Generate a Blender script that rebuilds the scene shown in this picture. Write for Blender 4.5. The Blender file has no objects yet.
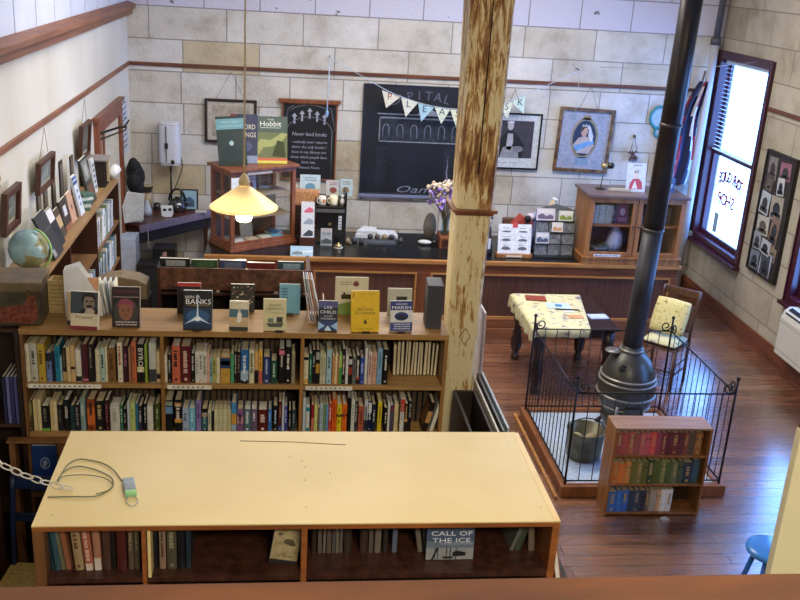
import bpy, math, random
from mathutils import Matrix, Vector
random.seed(7)
S = bpy.context.scene
COL = S.collection
PI = math.pi
R = math.radians

# ---------------------------------------------------------------- camera
CAM_H = 4.1
YAW, PITCH, ROLL, FPX = R(7.527), R(19.351), R(3.619), 963.3
fwd = Vector((math.sin(YAW)*math.cos(PITCH), math.cos(YAW)*math.cos(PITCH), -math.sin(PITCH)))
rt = Vector((math.cos(YAW), -math.sin(YAW), 0))
up = rt.cross(fwd)
r2 = rt*math.cos(ROLL) + up*math.sin(ROLL)
u2 = -rt*math.sin(ROLL) + up*math.cos(ROLL)
cd = bpy.data.cameras.new('camera'); cam = bpy.data.objects.new('camera', cd); COL.objects.link(cam)
cd.sensor_width = 36; cd.lens = 36*FPX/800; cd.clip_start = .05; cd.clip_end = 200
cam.matrix_world = Matrix(((r2.x, u2.x, -fwd.x, 0), (r2.y, u2.y, -fwd.y, 0), (r2.z, u2.z, -fwd.z, CAM_H), (0, 0, 0, 1)))
S.camera = cam

def at(px, py, X=None, Y=None, Z=None):
    """where the sight line through a photo point meets a wall (X or Y) or a level (Z) of the room"""
    d = r2*((px-400)/FPX) + u2*((300-py)/FPX) + fwd
    t = X/d.x if X is not None else Y/d.y if Y is not None else (Z-CAM_H)/d.z
    return Vector((0, 0, CAM_H)) + d*t

# ---------------------------------------------------------------- world, lights, exposure
w = bpy.data.worlds.new('world'); S.world = w; w.use_nodes = True
bg = w.node_tree.nodes['Background']; bg.inputs[0].default_value = (.15, .37, 1.0, 1); bg.inputs[1].default_value = 11
S.view_settings.view_transform = 'Standard'; S.view_settings.look = 'None'
S.view_settings.gamma = 1; S.view_settings.use_curve_mapping = False
S.view_settings.exposure = 0.35
def area(name, loc, size, power, col, rot=(0, 0, 0), portal=False):
    l = bpy.data.lights.new(name, 'AREA'); l.shape = 'RECTANGLE'; l.size, l.size_y = size
    l.energy = power; l.color = col
    o = bpy.data.objects.new(name, l); COL.objects.link(o); o.location = loc; o.rotation_euler = rot
    if portal: l.cycles.is_portal = True
    return o
area('fill_light_back', (2.2, 9.2, 4.95), (3.6, 1.2), 215, (1.0, .95, .88))  # overhead fill added to brighten the back of the room, no fixture
area('fill_light_left', (-.4, 8.0, 4.95), (1.6, 1.2), 50, (1.0, .95, .86))  # second added fill, for the left side, without a fixture
area('ceiling_light_near', (.9, 3.1, 4.9), (.7, .5), 24, (1.0, .86, .62))
area('fill_light_mezzanine', (.9, -.6, 4.8), (1.4, .8), 210, (1.0, .90, .74))  # fill added on the camera side to brighten partition and bookcase fronts

# ---------------------------------------------------------------- materials
def lin(c): return c/12.92 if c <= .04045 else ((c+.055)/1.055)**2.4
def hexc(h, k=1.0): return tuple(lin(int(h[i:i+2], 16)/255)*k for i in (0, 2, 4))+(1,)
_m = {}
def nm(name):
    m = bpy.data.materials.new(name); m.use_nodes = True
    nt = m.node_tree; b = nt.nodes['Principled BSDF']
    return m, nt, b
def N(nt, t, **k):
    n = nt.nodes.new(t)
    for a, v in k.items():
        if a.startswith('i_'): n.inputs[a[2:].replace('_', ' ')].default_value = v
        else: setattr(n, a, v)
    return n
def ramp(nt, fac, stops):
    r = nt.nodes.new('ShaderNodeValToRGB'); e = r.color_ramp.elements
    e[0].position, e[0].color = stops[0]; e[1].position, e[1].color = stops[-1]
    for p, c in stops[1:-1]:
        q = e.new(p); q.color = c
    nt.links.new(fac, r.inputs[0]); return r.outputs[0]
def mixc(nt, fac, a, b, blend='MIX'):
    n = nt.nodes.new('ShaderNodeMix'); n.data_type = 'RGBA'; n.blend_type = blend
    for i, v in ((0, fac), (6, a), (7, b)):
        if hasattr(v, 'is_output'): nt.links.new(v, n.inputs[i])
        else: n.inputs[i].default_value = v
    return n.outputs[2]
def coords(nt, scale=(1, 1, 1), rot=(0, 0, 0), loc=(0, 0, 0)):
    tc = nt.nodes.new('ShaderNodeTexCoord'); mp = nt.nodes.new('ShaderNodeMapping')
    mp.inputs['Scale'].default_value = scale; mp.inputs['Rotation'].default_value = rot; mp.inputs['Location'].default_value = loc
    nt.links.new(tc.outputs['Object'], mp.inputs[0]); return mp.outputs[0]
def bump(nt, b, h, s=.3, d=.01):
    n = nt.nodes.new('ShaderNodeBump'); n.inputs['Strength'].default_value = s; n.inputs['Distance'].default_value = d
    nt.links.new(h, n.inputs['Height']); nt.links.new(n.outputs[0], b.inputs['Normal'])
def flat(h, rough=.5, metal=0.0, var=.12, scale=30):
    k = ('f', h, rough, metal, var, scale)
    if k in _m: return _m[k]
    m, nt, b = nm('paint_'+h)
    c = hexc(h)
    if var:
        no = N(nt, 'ShaderNodeTexNoise'); no.inputs['Scale'].default_value = scale; no.inputs['Detail'].default_value = 3
        nt.links.new(coords(nt), no.inputs['Vector'])
        dk = tuple(x*(1-var*1.6) for x in c[:3])+(1,); lt = tuple(min(1, x*(1+var)) for x in c[:3])+(1,)
        nt.links.new(ramp(nt, no.outputs[0], [(.3, dk), (.7, lt)]), b.inputs['Base Color'])
    else: b.inputs['Base Color'].default_value = c
    b.inputs['Roughness'].default_value = rough; b.inputs['Metallic'].default_value = metal
    _m[k] = m; return m
def wood(h1, h2, rough=.4, scale=(1, 14, 14), key='', amt=6):
    k = ('w', h1, h2, rough, scale)
    if k in _m: return _m[k]
    m, nt, b = nm('wood_'+h1)
    v = coords(nt, scale)
    no = N(nt, 'ShaderNodeTexNoise'); no.inputs['Scale'].default_value = amt/3; no.inputs['Detail'].default_value = 6; no.inputs['Distortion'].default_value = .6
    nt.links.new(v, no.inputs['Vector'])
    nt.links.new(ramp(nt, no.outputs[0], [(.32, hexc(h2)), (.66, hexc(h1))]), b.inputs['Base Color'])
    b.inputs['Roughness'].default_value = rough
    bump(nt, b, no.outputs[0], .12, .004)
    _m[k] = m; return m
def glass_mat(tint=(1, 1, 1, 1), refl=.10):
    k = ('g', tint)
    if k in _m: return _m[k]
    m, nt, b = nm('clear_glass'); nt.nodes.remove(b)
    tr = nt.nodes.new('ShaderNodeBsdfTransparent'); tr.inputs[0].default_value = tint
    gl = nt.nodes.new('ShaderNodeBsdfGlossy'); gl.inputs['Roughness'].default_value = .03
    mx = nt.nodes.new('ShaderNodeMixShader'); mx.inputs[0].default_value = .05
    nt.links.new(tr.outputs[0], mx.inputs[1]); nt.links.new(gl.outputs[0], mx.inputs[2])
    nt.links.new(mx.outputs[0], nt.nodes['Material Output'].inputs[0])
    _m[k] = m; return m
def emis(h, s):
    m, nt, b = nm('glow'); b.inputs['Base Color'].default_value = hexc(h); b.inputs['Emission Color'].default_value = hexc(h); b.inputs['Emission Strength'].default_value = s
    return m

def stone_mat(name, axis, base, warm, cool, paint_z=None):
    """dressed limestone blocks in courses; axis = which world axis runs along the wall"""
    m, nt, b = nm(name)
    tc = nt.nodes.new('ShaderNodeTexCoord'); sp = nt.nodes.new('ShaderNodeSeparateXYZ'); nt.links.new(tc.outputs['Object'], sp.inputs[0])
    cb = nt.nodes.new('ShaderNodeCombineXYZ')
    nt.links.new(sp.outputs[axis], cb.inputs[0]); nt.links.new(sp.outputs[2], cb.inputs[1])
    mp = N(nt, 'ShaderNodeMapping'); mp.inputs['Location'].default_value = (.31, .045, 0); nt.links.new(cb.outputs[0], mp.inputs[0])
    br = N(nt, 'ShaderNodeTexBrick', offset=.43, squash=.72, squash_frequency=3)
    for k, v in (('Scale', 1), ('Mortar Size', .0075), ('Mortar Smooth', .1), ('Bias', 0), ('Brick Width', .93), ('Row Height', .385)): br.inputs[k].default_value = v
    br.inputs['Color1'].default_value = (0, 0, 0, 1); br.inputs['Color2'].default_value = (1, 1, 1, 1); br.inputs['Mortar'].default_value = (.5, .5, .5, 1)
    nt.links.new(mp.outputs[0], br.inputs['Vector'])
    col = ramp(nt, br.outputs['Color'], [(.0, hexc(warm)), (.16, hexc(base)), (.5, hexc(cool)), (1, hexc(base))])
    no = N(nt, 'ShaderNodeTexNoise'); no.inputs['Scale'].default_value = 2.2; no.inputs['Detail'].default_value = 8; no.inputs['Roughness'].default_value = .65
    nt.links.new(mp.outputs[0], no.inputs['Vector'])
    col = mixc(nt, 1.0, col, ramp(nt, no.outputs[0], [(.28, (.62, .58, .52, 1)), (.5, (.94, .93, .92, 1)), (.66, (1.06, 1.06, 1.06, 1))]), 'MULTIPLY')
    mor = hexc('635b50')
    if paint_z:
        n2 = N(nt, 'ShaderNodeTexNoise'); n2.inputs['Scale'].default_value = 7; n2.inputs['Detail'].default_value = 4
        nt.links.new(mp.outputs[0], n2.inputs['Vector'])
        ad = N(nt, 'ShaderNodeMath', operation='MULTIPLY_ADD'); ad.inputs[1].default_value = .03; nt.links.new(n2.outputs[0], ad.inputs[0]); nt.links.new(sp.outputs[2], ad.inputs[2])
        gt = N(nt, 'ShaderNodeMath', operation='GREATER_THAN'); gt.inputs[1].default_value = paint_z; nt.links.new(ad.outputs[0], gt.inputs[0])
        chip = ramp(nt, n2.outputs[0], [(.29, (.16, .15, .16, 1)), (.31, hexc('c3c1cf'))])
        col = mixc(nt, gt.outputs[0], col, chip)
    f = nt.nodes.new('ShaderNodeMath'); f.operation = 'MULTIPLY'; f.inputs[1].default_value = .7; nt.links.new(br.outputs['Fac'], f.inputs[0])
    col = mixc(nt, f.outputs[0], col, mor)
    nt.links.new(col, b.inputs['Base Color']); b.inputs['Roughness'].default_value = .85
    n3 = N(nt, 'ShaderNodeTexNoise'); n3.inputs['Scale'].default_value = 28; n3.inputs['Detail'].default_value = 5; nt.links.new(mp.outputs[0], n3.inputs['Vector'])
    sb = N(nt, 'ShaderNodeMath', operation='SUBTRACT'); nt.links.new(n3.outputs[0], sb.inputs[0]); nt.links.new(br.outputs['Fac'], sb.inputs[1])
    bump(nt, b, sb.outputs[0], .6, .014)
    return m
def floor_mat():
    m, nt, b = nm('floor_boards')
    v = coords(nt)
    br = N(nt, 'ShaderNodeTexBrick', offset=.37, squash=1)
    for k, val in (('Scale', 1), ('Mortar Size', .004), ('Mortar Smooth', .2), ('Bias', 0), ('Brick Width', 3.4), ('Row Height', .135)): br.inputs[k].default_value = val
    br.inputs['Color1'].default_value = (0, 0, 0, 1); br.inputs['Color2'].default_value = (1, 1, 1, 1)
    nt.links.new(v, br.inputs['Vector'])
    c1 = ramp(nt, br.outputs['Color'], [(0, hexc('61402f')), (.5, hexc('80543e')), (1, hexc('94694e'))])
    no = N(nt, 'ShaderNodeTexNoise'); no.inputs['Scale'].default_value = 3; no.inputs['Detail'].default_value = 8; no.inputs['Roughness'].default_value = .7
    nt.links.new(coords(nt, (1.2, 9, 1)), no.inputs['Vector'])
    c2 = mixc(nt, 1.0, c1, ramp(nt, no.outputs[0], [(.33, (.35, .32, .32, 1)), (.62, (1.1, 1.05, 1, 1))]), 'MULTIPLY')
    c2 = mixc(nt, br.outputs['Fac'], c2, hexc('1d100b'))
    nt.links.new(c2, b.inputs['Base Color'])
    rr = ramp(nt, no.outputs[0], [(.3, (.34, .34, .34, 1)), (.7, (.17, .17, .17, 1))])
    nt.links.new(rr, b.inputs['Roughness'])
    b.inputs['Specular IOR Level'].default_value = .75
    b.inputs['Coat Weight'].default_value = 1; b.inputs['Coat Roughness'].default_value = .2; b.inputs['Coat IOR'].default_value = 1.75
    sb = N(nt, 'ShaderNodeMath', operation='SUBTRACT'); nt.links.new(no.outputs[0], sb.inputs[0]); nt.links.new(br.outputs['Fac'], sb.inputs[1])
    bump(nt, b, sb.outputs[0], .25, .006)
    return m
def post_mat():
    m, nt, b = nm('peeling_cream_paint')
    no = N(nt, 'ShaderNodeTexNoise'); no.inputs['Scale'].default_value = 4.2; no.inputs['Detail'].default_value = 9; no.inputs['Roughness'].default_value = .72; no.inputs['Distortion'].default_value = .5
    nt.links.new(coords(nt, (9, 9, 1.3)), no.inputs['Vector'])
    nb = N(nt, 'ShaderNodeTexNoise'); nb.inputs['Scale'].default_value = 1.5; nt.links.new(coords(nt, (1, 1, 1), loc=(3, 0, 1.3)), nb.inputs['Vector'])
    ad = N(nt, 'ShaderNodeMath', operation='MULTIPLY_ADD'); ad.inputs[1].default_value = .45; nt.links.new(nb.outputs[0], ad.inputs[0]); nt.links.new(no.outputs[0], ad.inputs[2])
    tcp = nt.nodes.new('ShaderNodeTexCoord'); spz = nt.nodes.new('ShaderNodeSeparateXYZ'); nt.links.new(tcp.outputs['Object'], spz.inputs[0])
    mr = nt.nodes.new('ShaderNodeMapRange'); mr.inputs[1].default_value = 2.3; mr.inputs[2].default_value = 2.9; mr.inputs[3].default_value = .012; mr.inputs[4].default_value = -.03; nt.links.new(spz.outputs[2], mr.inputs[0])
    ad0 = ad; ad = N(nt, 'ShaderNodeMath', operation='ADD'); nt.links.new(ad0.outputs[0], ad.inputs[0]); nt.links.new(mr.outputs[0], ad.inputs[1])
    col = ramp(nt, ad.outputs[0], [(.56, hexc('6b4420')), (.64, hexc('a97c42')), (.68, hexc('c9aa6c')), (.71, hexc('e2d3a4'))])
    nt.links.new(col, b.inputs['Base Color']); b.inputs['Roughness'].default_value = .6
    bump(nt, b, ad.outputs[0], .6, .01)
    return m
def mottled(name, cols, scale, rough=.8, metal=0, vec=(1, 1, 1), bmp=.2):
    m, nt, b = nm(name)
    no = N(nt, 'ShaderNodeTexNoise'); no.inputs['Scale'].default_value = scale; no.inputs['Detail'].default_value = 5
    nt.links.new(coords(nt, vec), no.inputs['Vector'])
    n = len(cols); st = [(.3+.4*i/(n-1), hexc(c)) for i, c in enumerate(cols)]
    nt.links.new(ramp(nt, no.outputs[0], st), b.inputs['Base Color'])
    b.inputs['Roughness'].default_value = rough; b.inputs['Metallic'].default_value = metal
    bump(nt, b, no.outputs[0], bmp, .004)
    return m

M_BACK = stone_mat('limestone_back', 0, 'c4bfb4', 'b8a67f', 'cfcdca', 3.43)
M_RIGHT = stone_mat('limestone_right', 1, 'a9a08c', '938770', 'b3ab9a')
M_PLASTER = mottled('cream_plaster', ['c4bfb0', 'cdc9bc', 'd6d3c8'], 1.2, .85, vec=(1, 1, .5), bmp=.05)
M_WHITE = flat('ccd0dc', .6, 0, .04, 3)
M_RAIL = wood('6e3f28', '4c2a1a', .45, (1, 10, 10))
M_RAILL = wood('8a5a40', '6b4330', .5, (10, 1, 10))
M_FLOOR = floor_mat()
M_SHELF = wood('a9834f', '8c6838', .42)
M_SHELFD = wood('7d5530', '5f3d20', .45, (10, 10, 1))
M_SHELFV = wood('a2763f', '7f5a2c', .45, (10, 10, 1))
M_PLY = mottled('cream_board', ['d6bf84', 'dcc68a', 'e2ce96'], 1.5, .45, bmp=.02)
M_RED = wood('7a4428', '55301c', .35)
M_REDV = wood('7a4428', '55301c', .35, (14, 14, 1))
M_DARK = wood('4a2a1d', '2e1912', .4, (14, 14, 1))
M_CASE = wood('8d5434', '6b3c24', .35, (10, 10, 1))
M_OAK = wood('a06c3c', '794b26', .4, (10, 10, 1))
M_BLACK = flat('15161a', .25, 0, .1, 8)
M_IRON = flat('17171b', .4, .6, .1, 20)
M_PAGE = mottled('page_edges', ['cdbb90', 'dccda6', 'e6dabb'], 60, .9, vec=(8, 1, 1), bmp=0)
M_PAGEW = mottled('page_edges_white', ['d8d4c4', 'e6e3d6', 'efede4'], 60, .9, bmp=0)
M_GLASS = glass_mat()
M_MAROON = flat('3f1826', .3, 0, .1, 10)

# ---------------------------------------------------------------- mesh collector
class G:
    def __init__(s): s.v = []; s.f = []; s.mi = []; s.sm = []
    def add(s, vs, fs, m=0, sm=False, T=None):
        o = len(s.v)
        s.v += [tuple(T @ Vector(p)) if T else tuple(p) for p in vs]
        s.f += [tuple(i+o for i in f) for f in fs]; s.mi += [m]*len(fs); s.sm += [sm]*len(fs); return s
    def box(s, a, b, m=0, T=None):
        x0, y0, z0 = a; x1, y1, z1 = b
        return s.add([(x0, y0, z0), (x1, y0, z0), (x1, y1, z0), (x0, y1, z0), (x0, y0, z1), (x1, y0, z1), (x1, y1, z1), (x0, y1, z1)],
                     [(0, 3, 2, 1), (4, 5, 6, 7), (0, 1, 5, 4), (1, 2, 6, 5), (2, 3, 7, 6), (3, 0, 4, 7)], m, False, T)
    def prism(s, pts, h0, h1, axis='z', m=0, T=None):
        n = len(pts)
        def q(p, h): return (p[0], p[1], h) if axis == 'z' else (p[0], h, p[1]) if axis == 'y' else (h, p[0], p[1])
        vs = [q(p, h0) for p in pts]+[q(p, h1) for p in pts]
        fs = [tuple(range(n-1, -1, -1)), tuple(range(n, 2*n))]+[(i, (i+1) % n, (i+1) % n+n, i+n) for i in range(n)]
        if axis == 'y': fs = [tuple(reversed(f)) for f in fs]
        return s.add(vs, fs, m, False, T)
    def lathe(s, prof, c=(0, 0, 0), n=20, m=0, sm=True, T=None, cap=True, arc=None):
        vs = []; k = len(prof)
        for i in range(n):
            a = 2*PI*i/n
            vs += [(c[0]+r*math.cos(a), c[1]+r*math.sin(a), c[2]+z) for r, z in prof]
        fs = [(i*k+j, ((i+1) % n)*k+j, ((i+1) % n)*k+j+1, i*k+j+1) for i in range(n) for j in range(k-1)]
        s.add(vs, fs, m, sm, T)
        if cap:
            o = len(s.v)-n*k
            for j, rev in ((0, True), (k-1, False)):
                if prof[j][0] > 1e-5:
                    f = [o+i*k+j for i in range(n)]; s.f.append(tuple(reversed(f)) if rev else tuple(f)); s.mi.append(m); s.sm.append(False)
        return s
    def tube(s, pts, r, n=8, m=0, sm=True, close=False):
        pts = [Vector(p) for p in pts]; k = len(pts); vs = []
        rr = r if isinstance(r, (list, tuple)) else [r]*k
        prev = None
        for i, p in enumerate(pts):
            if close: d = pts[(i+1) % k]-pts[i-1]
            else: d = (pts[min(i+1, k-1)]-pts[max(i-1, 0)])
            if d.length < 1e-9: d = Vector((0, 0, 1))
            d.normalize()
            if prev is None: a = d.orthogonal().normalized()
            else:
                a = prev-d*prev.dot(d)
                a = a.normalized() if a.length > 1e-6 else d.orthogonal().normalized()
            prev = a; b = d.cross(a)
            vs += [tuple(p+(a*math.cos(2*PI*j/n)+b*math.sin(2*PI*j/n))*rr[i]) for j in range(n)]
        fs = [(i*n+j, i*n+(j+1) % n, ((i+1) % k)*n+(j+1) % n, ((i+1) % k)*n+j) for i in range(k if close else k-1) for j in range(n)]
        if not close: fs += [tuple(range(n-1, -1, -1)), tuple((k-1)*n+j for j in range(n))]
        return s.add(vs, fs, m, sm)
    def ball(s, c, r, m=0, n=12, sq=(1, 1, 1)):
        pr = [(max(1e-6, math.sin(PI*i/8)), -math.cos(PI*i/8)) for i in range(9)]
        T = Matrix.Translation(c) @ Matrix.Diagonal((r*sq[0], r*sq[1], r*sq[2], 1))
        return s.lathe(pr, (0, 0, 0), n, m, True, T, False)
    def out(s, name, mat, parent=None, bevel=0, loc=None):
        me = bpy.data.meshes.new(name); me.from_pydata(s.v, [], s.f)
        mats = mat if isinstance(mat, (list, tuple)) else [mat]
        for q in mats: me.materials.append(q)
        me.polygons.foreach_set('material_index', s.mi); me.polygons.foreach_set('use_smooth', s.sm); me.update()
        o = bpy.data.objects.new(name, me); COL.objects.link(o)
        if parent is not None: o.parent = parent
        if loc: o.location = loc
        if bevel:
            b = o.modifiers.new('bevel', 'BEVEL'); b.width = bevel; b.segments = 2; b.limit_method = 'ANGLE'
        return o
def tag(o, label, cat, group=None, kind=None):
    o['label'] = label; o['category'] = cat
    if group: o['group'] = group
    if kind: o['kind'] = kind
    return o
def thing(name, label, cat, loc=(0, 0, 0), rz=0, group=None, rx=0, ry=0):
    o = bpy.data.objects.new(name, None); COL.objects.link(o); o.empty_display_size = .1
    o.location = loc; o.rotation_euler = (rx, ry, rz); return tag(o, label, cat, group)
def struct(g, name, mat, bevel=0):
    o = g.out(name, mat, None, bevel); o['kind'] = 'structure'; return o
def text(name, body, size, mat, parent, loc, rot=(R(90), 0, 0), width=None, ext=.0004, align='CENTER', shear=0, mirror=False, lab=None, yscale=1.0, bold=0.0):
    c = bpy.data.curves.new(name, 'FONT'); c.body = body; c.size = size; c.extrude = ext; c.align_x = align; c.align_y = 'CENTER'; c.shear = shear; c.resolution_u = 2; c.offset = bold
    t = bpy.data.objects.new('t', c); COL.objects.link(t)
    dg = bpy.context.evaluated_depsgraph_get(); me = bpy.data.meshes.new_from_object(t.evaluated_get(dg)); me.name = name
    bpy.data.objects.remove(t); bpy.data.curves.remove(c)
    if width:
        xs = [v.co.x for v in me.vertices]; wd = max(xs)-min(xs)
        me.transform(Matrix.Diagonal((width/wd, yscale, 1, 1)))
    if mirror: me.transform(Matrix.Diagonal((-1, 1, 1, 1)))
    me.materials.clear(); me.materials.append(mat)
    o = bpy.data.objects.new(name, me); COL.objects.link(o); o.parent = parent; o.location = loc; o.rotation_euler = rot
    if lab: o['label'] = lab
    return o
ORD = ['', 'first', 'second', 'third', 'fourth', 'fifth', 'sixth', 'seventh', 'eighth', 'ninth', 'tenth', 'eleventh', 'twelfth', 'thirteenth', 'fourteenth', 'fifteenth', 'sixteenth', 'seventeenth', 'eighteenth', 'nineteenth', 'twentieth',
       'twenty-first', 'twenty-second', 'twenty-third', 'twenty-fourth', 'twenty-fifth', 'twenty-sixth', 'twenty-seventh', 'twenty-eighth', 'twenty-ninth', 'thirtieth']

# ================================================================ SETTING
XL, XR, YB, YN, ZC = -1.895, 5.63, 12.35, -1.6, 5.0
struct(G().box((XL-.2, YN-.2, -.12), (XR+.2, YB+.2, 0)), 'floor', M_FLOOR)
struct(G().box((XL-.2, YN-.2, ZC), (XR+.2, YB+.2, ZC+.1)), 'ceiling', flat('cfd0d2', .8))
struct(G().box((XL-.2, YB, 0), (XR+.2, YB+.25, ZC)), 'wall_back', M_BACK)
struct(G().box((XL-.2, YN-.2, 0), (XR+.2, YN, ZC)), 'wall_near', M_PLASTER)
struct(G().box((XL-.2, YN, 0), (XL, YB, 3.33)), 'wall_left', M_PLASTER)
g = G(); y = YB
g.box((XL-.2, YN, 3.33), (XL-.02, YB, ZC))
while y > YN:                                         # upright white boards above the beam
    g.box((XL-.03, max(YN, y-.62), 3.33), (XL, y-.014, ZC)); y -= .63
struct(g, 'wall_left_upper_boards', M_WHITE)
# right wall with window openings
W1 = (10.83, 12.33); W2 = (8.13, 9.63); W3 = (5.4, 6.9); ZW = (.80, 3.24)
g = G(); x0, x1 = XR, XR+.22
ys = [YN, W3[0], W3[1], W2[0], W2[1], W1[0], W1[1], YB]
g.box((x0, YN, 0), (x1, YB, ZW[0])); g.box((x0, YN, ZW[1]), (x1, YB, ZC))
for a, b_ in ((YN, W3[0]), (W3[1], W2[0]), (W2[1], W1[0]), (W1[1], YB)): g.box((x0, a, ZW[0]), (x1, b_, ZW[1]))
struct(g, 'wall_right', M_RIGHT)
# beams, picture rails, skirtings
g = G().box((XL, YN, 3.31), (XL+.07, YB, 3.38)).prism([(XL, 3.38), (XL+.11, 3.38), (XL+.11, 3.43), (XL+.02, 3.46), (XL, 3.46)], YN, YB, 'y')
struct(g, 'trim_1', M_RAILL, .006)
struct(G().box((XL, YN, 2.71), (XL+.025, YB, 2.755)), 'trim_2', M_RAILL, .004)
struct(G().box((XL+.03, YB-.025, 2.71), (XR, YB, 2.755)), 'trim_3', M_RAIL, .004)
struct(G().box((XR-.025, 9.75, 2.71), (XR, 10.8, 2.755)), 'trim_4', M_RAIL, .004)
g = G().box((XR-.03, YN, 0), (XR, YB, .20)).box((XR-.045, YN, 0), (XR-.03, YB, .035)).box((XR-.04, YN, .14), (XR-.03, YB, .16))
struct(g, 'baseboard_right', wood('7a452c', '55301f', .4, (10, 1, 10)), .003)
struct(G().box((XL, YB-.025, 0), (XR-.05, YB, .18)), 'baseboard_back', M_RAIL, .003)

def window(n, yr, blind=True, sign=False):
    y0, y1 = yr; z0, z1 = ZW
    root = thing('window_%d' % n, 'x', 'window', (XR, (y0+y1)/2, z0)); del root['category']; del root['label']; root['kind'] = 'structure'
    hw = (y1-y0)/2; h = z1-z0
    g = G()                                            # casing on the inner face
    c = .10
    for a, b_ in (((-.03, -hw, -.02), (.16, -hw+c, h+.02)), ((-.03, hw-c, -.02), (.16, hw, h+.02)), ((-.03, -hw+c, h-c+.02), (.16, hw-c, h+.02)), ((-.03, -hw+c, -.02), (.16, hw-c, .06))): g.box(a, b_)
    for s in (-1, 1): g.box((-.045, s*hw-.012, -.02), (-.03, s*hw+.012, h+.02))
    g.box((-.045, -hw, h), (-.03, hw, h+.03))
    g.out('window_frame', M_MAROON, root, .005)
    G().box((-.09, -hw-.03, -.06), (.1, hw+.03, -.02)).out('window_sill', M_MAROON, root, .006)
    iw = hw-c; zm = h*.47
    g = G()
    for (za, zb, xo) in ((.06, zm+.05, .06), (zm, h-c+.02, .10)):
        g.box((xo, -iw, za), (xo+.035, -iw+.05, zb)).box((xo, iw-.05, za), (xo+.035, iw, zb)).box((xo, -iw+.05, za), (xo+.035, iw-.05, za+.06)).box((xo, -iw+.05, zb-.05), (xo+.035, iw-.05, zb))
    g.out('sash', M_MAROON, root, .004)
    G().box((.074, -iw+.05, .12), (.078, iw-.05, zm)).box((.114, -iw+.05, zm+.06), (.118, iw-.05, h-c-.03)).out('pane', M_GLASS, root)
    if blind:
        g = G(); z = h-c-.04
        while z > zm+.08:
            g.box((.035, -iw+.06, z), (.06, iw-.03, z+.0015), 0, None); z -= .052
        g.box((.03, -iw+.05, h-c-.03), (.065, iw-.03, h-c+.01))
        for yy in (-iw*.45, iw*.45): g.box((.046, yy, zm+.06), (.048, yy+.004, h-c))
        g.box((.03, -iw+.06, zm+.055), (.065, iw-.03, zm+.07))
        g.out('blind', flat('d4e2ee', .5, 0, 0), root)
    return root, hw, h
w1, hw, hh = window(1, W1)
window(2, W2, False); window(3, W3, False)
# lettering on the pane of window_1, read from the street, so backwards from here
red = flat('b01828', .9, 0, 0)
for i, ch in enumerate('TOUR GUIDE'):
    a = (i-4.5)*.125
    text('sign_letter', ch, .19, red, w1, (.071, .02+.56*math.sin(a), .62+.30*math.cos(a)), (R(90), 0, R(90)), ext=.001, bold=.005)
for i, ch in enumerate('SHOP'):
    text('sign_letter', ch, .22, red, w1, (.071, -.14+i*.13, .62), (R(90), 0, R(90)), ext=.001, bold=.005)
g = G()
for k in range(2):
    r_ = .78+k*.05
    g.tube([(.071, .02-r_*math.sin(a*.1)*.75, .22+r_*math.cos(a*.1)*.85) for a in range(-8, 9)], .004, 4)
g.out('sign_arc', flat('6f7f9c', .6, 0, 0), w1)
G().box((.070, .18, .16), (.072, .30, .42)).out('notice_sheet', flat('98a9bb', .7, 0, .05), w1)
# door in the left wall
d = thing('door_1', 'x', 'door', (XL, 10.73, 0)); del d['category']; del d['label']; d['kind'] = 'structure'
jm = wood('84492f', '63341f', .4, (12, 12, 1))
G().box((0, -.76, 0), (.05, -.61, 2.40)).box((0, .61, 0), (.05, .76, 2.40)).box((0, -.61, 2.26), (.05, .61, 2.40)).box((.0, -.80, 2.40), (.07, .80, 2.44)).out('door_frame', jm, d, .004)
G().box((0, -.61, 0), (.02, .61, 2.26)).out('door_panel', flat('c9c1ad', .6), d)
G().box((.02, -.42, .1), (.035, -.33, 2.26)).out('door_stile', jm, d, .003)

# mezzanine the picture is taken from
struct(G().box((XL, YN, 2.42), (XR, .72, 2.55)), 'floor_mezzanine', M_FLOOR)
struct(G().box((XL, .72, 2.30), (XR, .78, 3.44)), 'wall_mezzanine_front', M_SHELFD)
M_BAN = wood('502a0c', '381c08', 1.0, (2, 6, 6))
rail = G().prism([(.69, 3.45), (.69, 3.489), (.70, 3.5), (.831, 3.5), (.841, 3.489), (.841, 3.45)], XL, XR, 'x').out('trim_5', M_BAN, None, .003); rail['kind'] = 'structure'
struct(G().box((1.60, 2.5, 0), (1.93, 2.53, 2.81)), 'wall_partition', flat('d6cda4', .6, 0, .03, 4))

# ================================================================ BUILDERS
def cname(h):
    r_, g_, b_ = (int(h[i:i+2], 16)/255 for i in (0, 2, 4)); mx, mn = max(r_, g_, b_), min(r_, g_, b_)
    if mx < .2: return 'black'
    s = (mx-mn)/mx
    if s < .16: return 'white' if mx > .78 else 'pale grey' if mx > .6 else 'grey' if mx > .35 else 'charcoal'
    if mx == r_: hue = 60*((g_-b_)/(mx-mn) % 6)
    elif mx == g_: hue = 60*((b_-r_)/(mx-mn)+2)
    else: hue = 60*((r_-g_)/(mx-mn)+4)
    if hue > 345 or hue < 14: n = 'red' if s > .5 else 'pink'
    elif hue < 42: n = ('cream' if s < .4 else 'orange') if mx > .7 else 'brown'
    elif hue < 66: n = ('cream' if s < .35 else 'yellow') if mx > .6 else 'olive'
    elif hue < 165: n = 'green'
    elif hue < 200: n = 'teal'
    elif hue < 250: n = 'blue'
    else: n = 'purple'
    if n in ('cream',): return n
    return ('dark ' if mx < .42 else 'pale ' if (mx > .7 and s < .4) else '')+n

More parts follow.
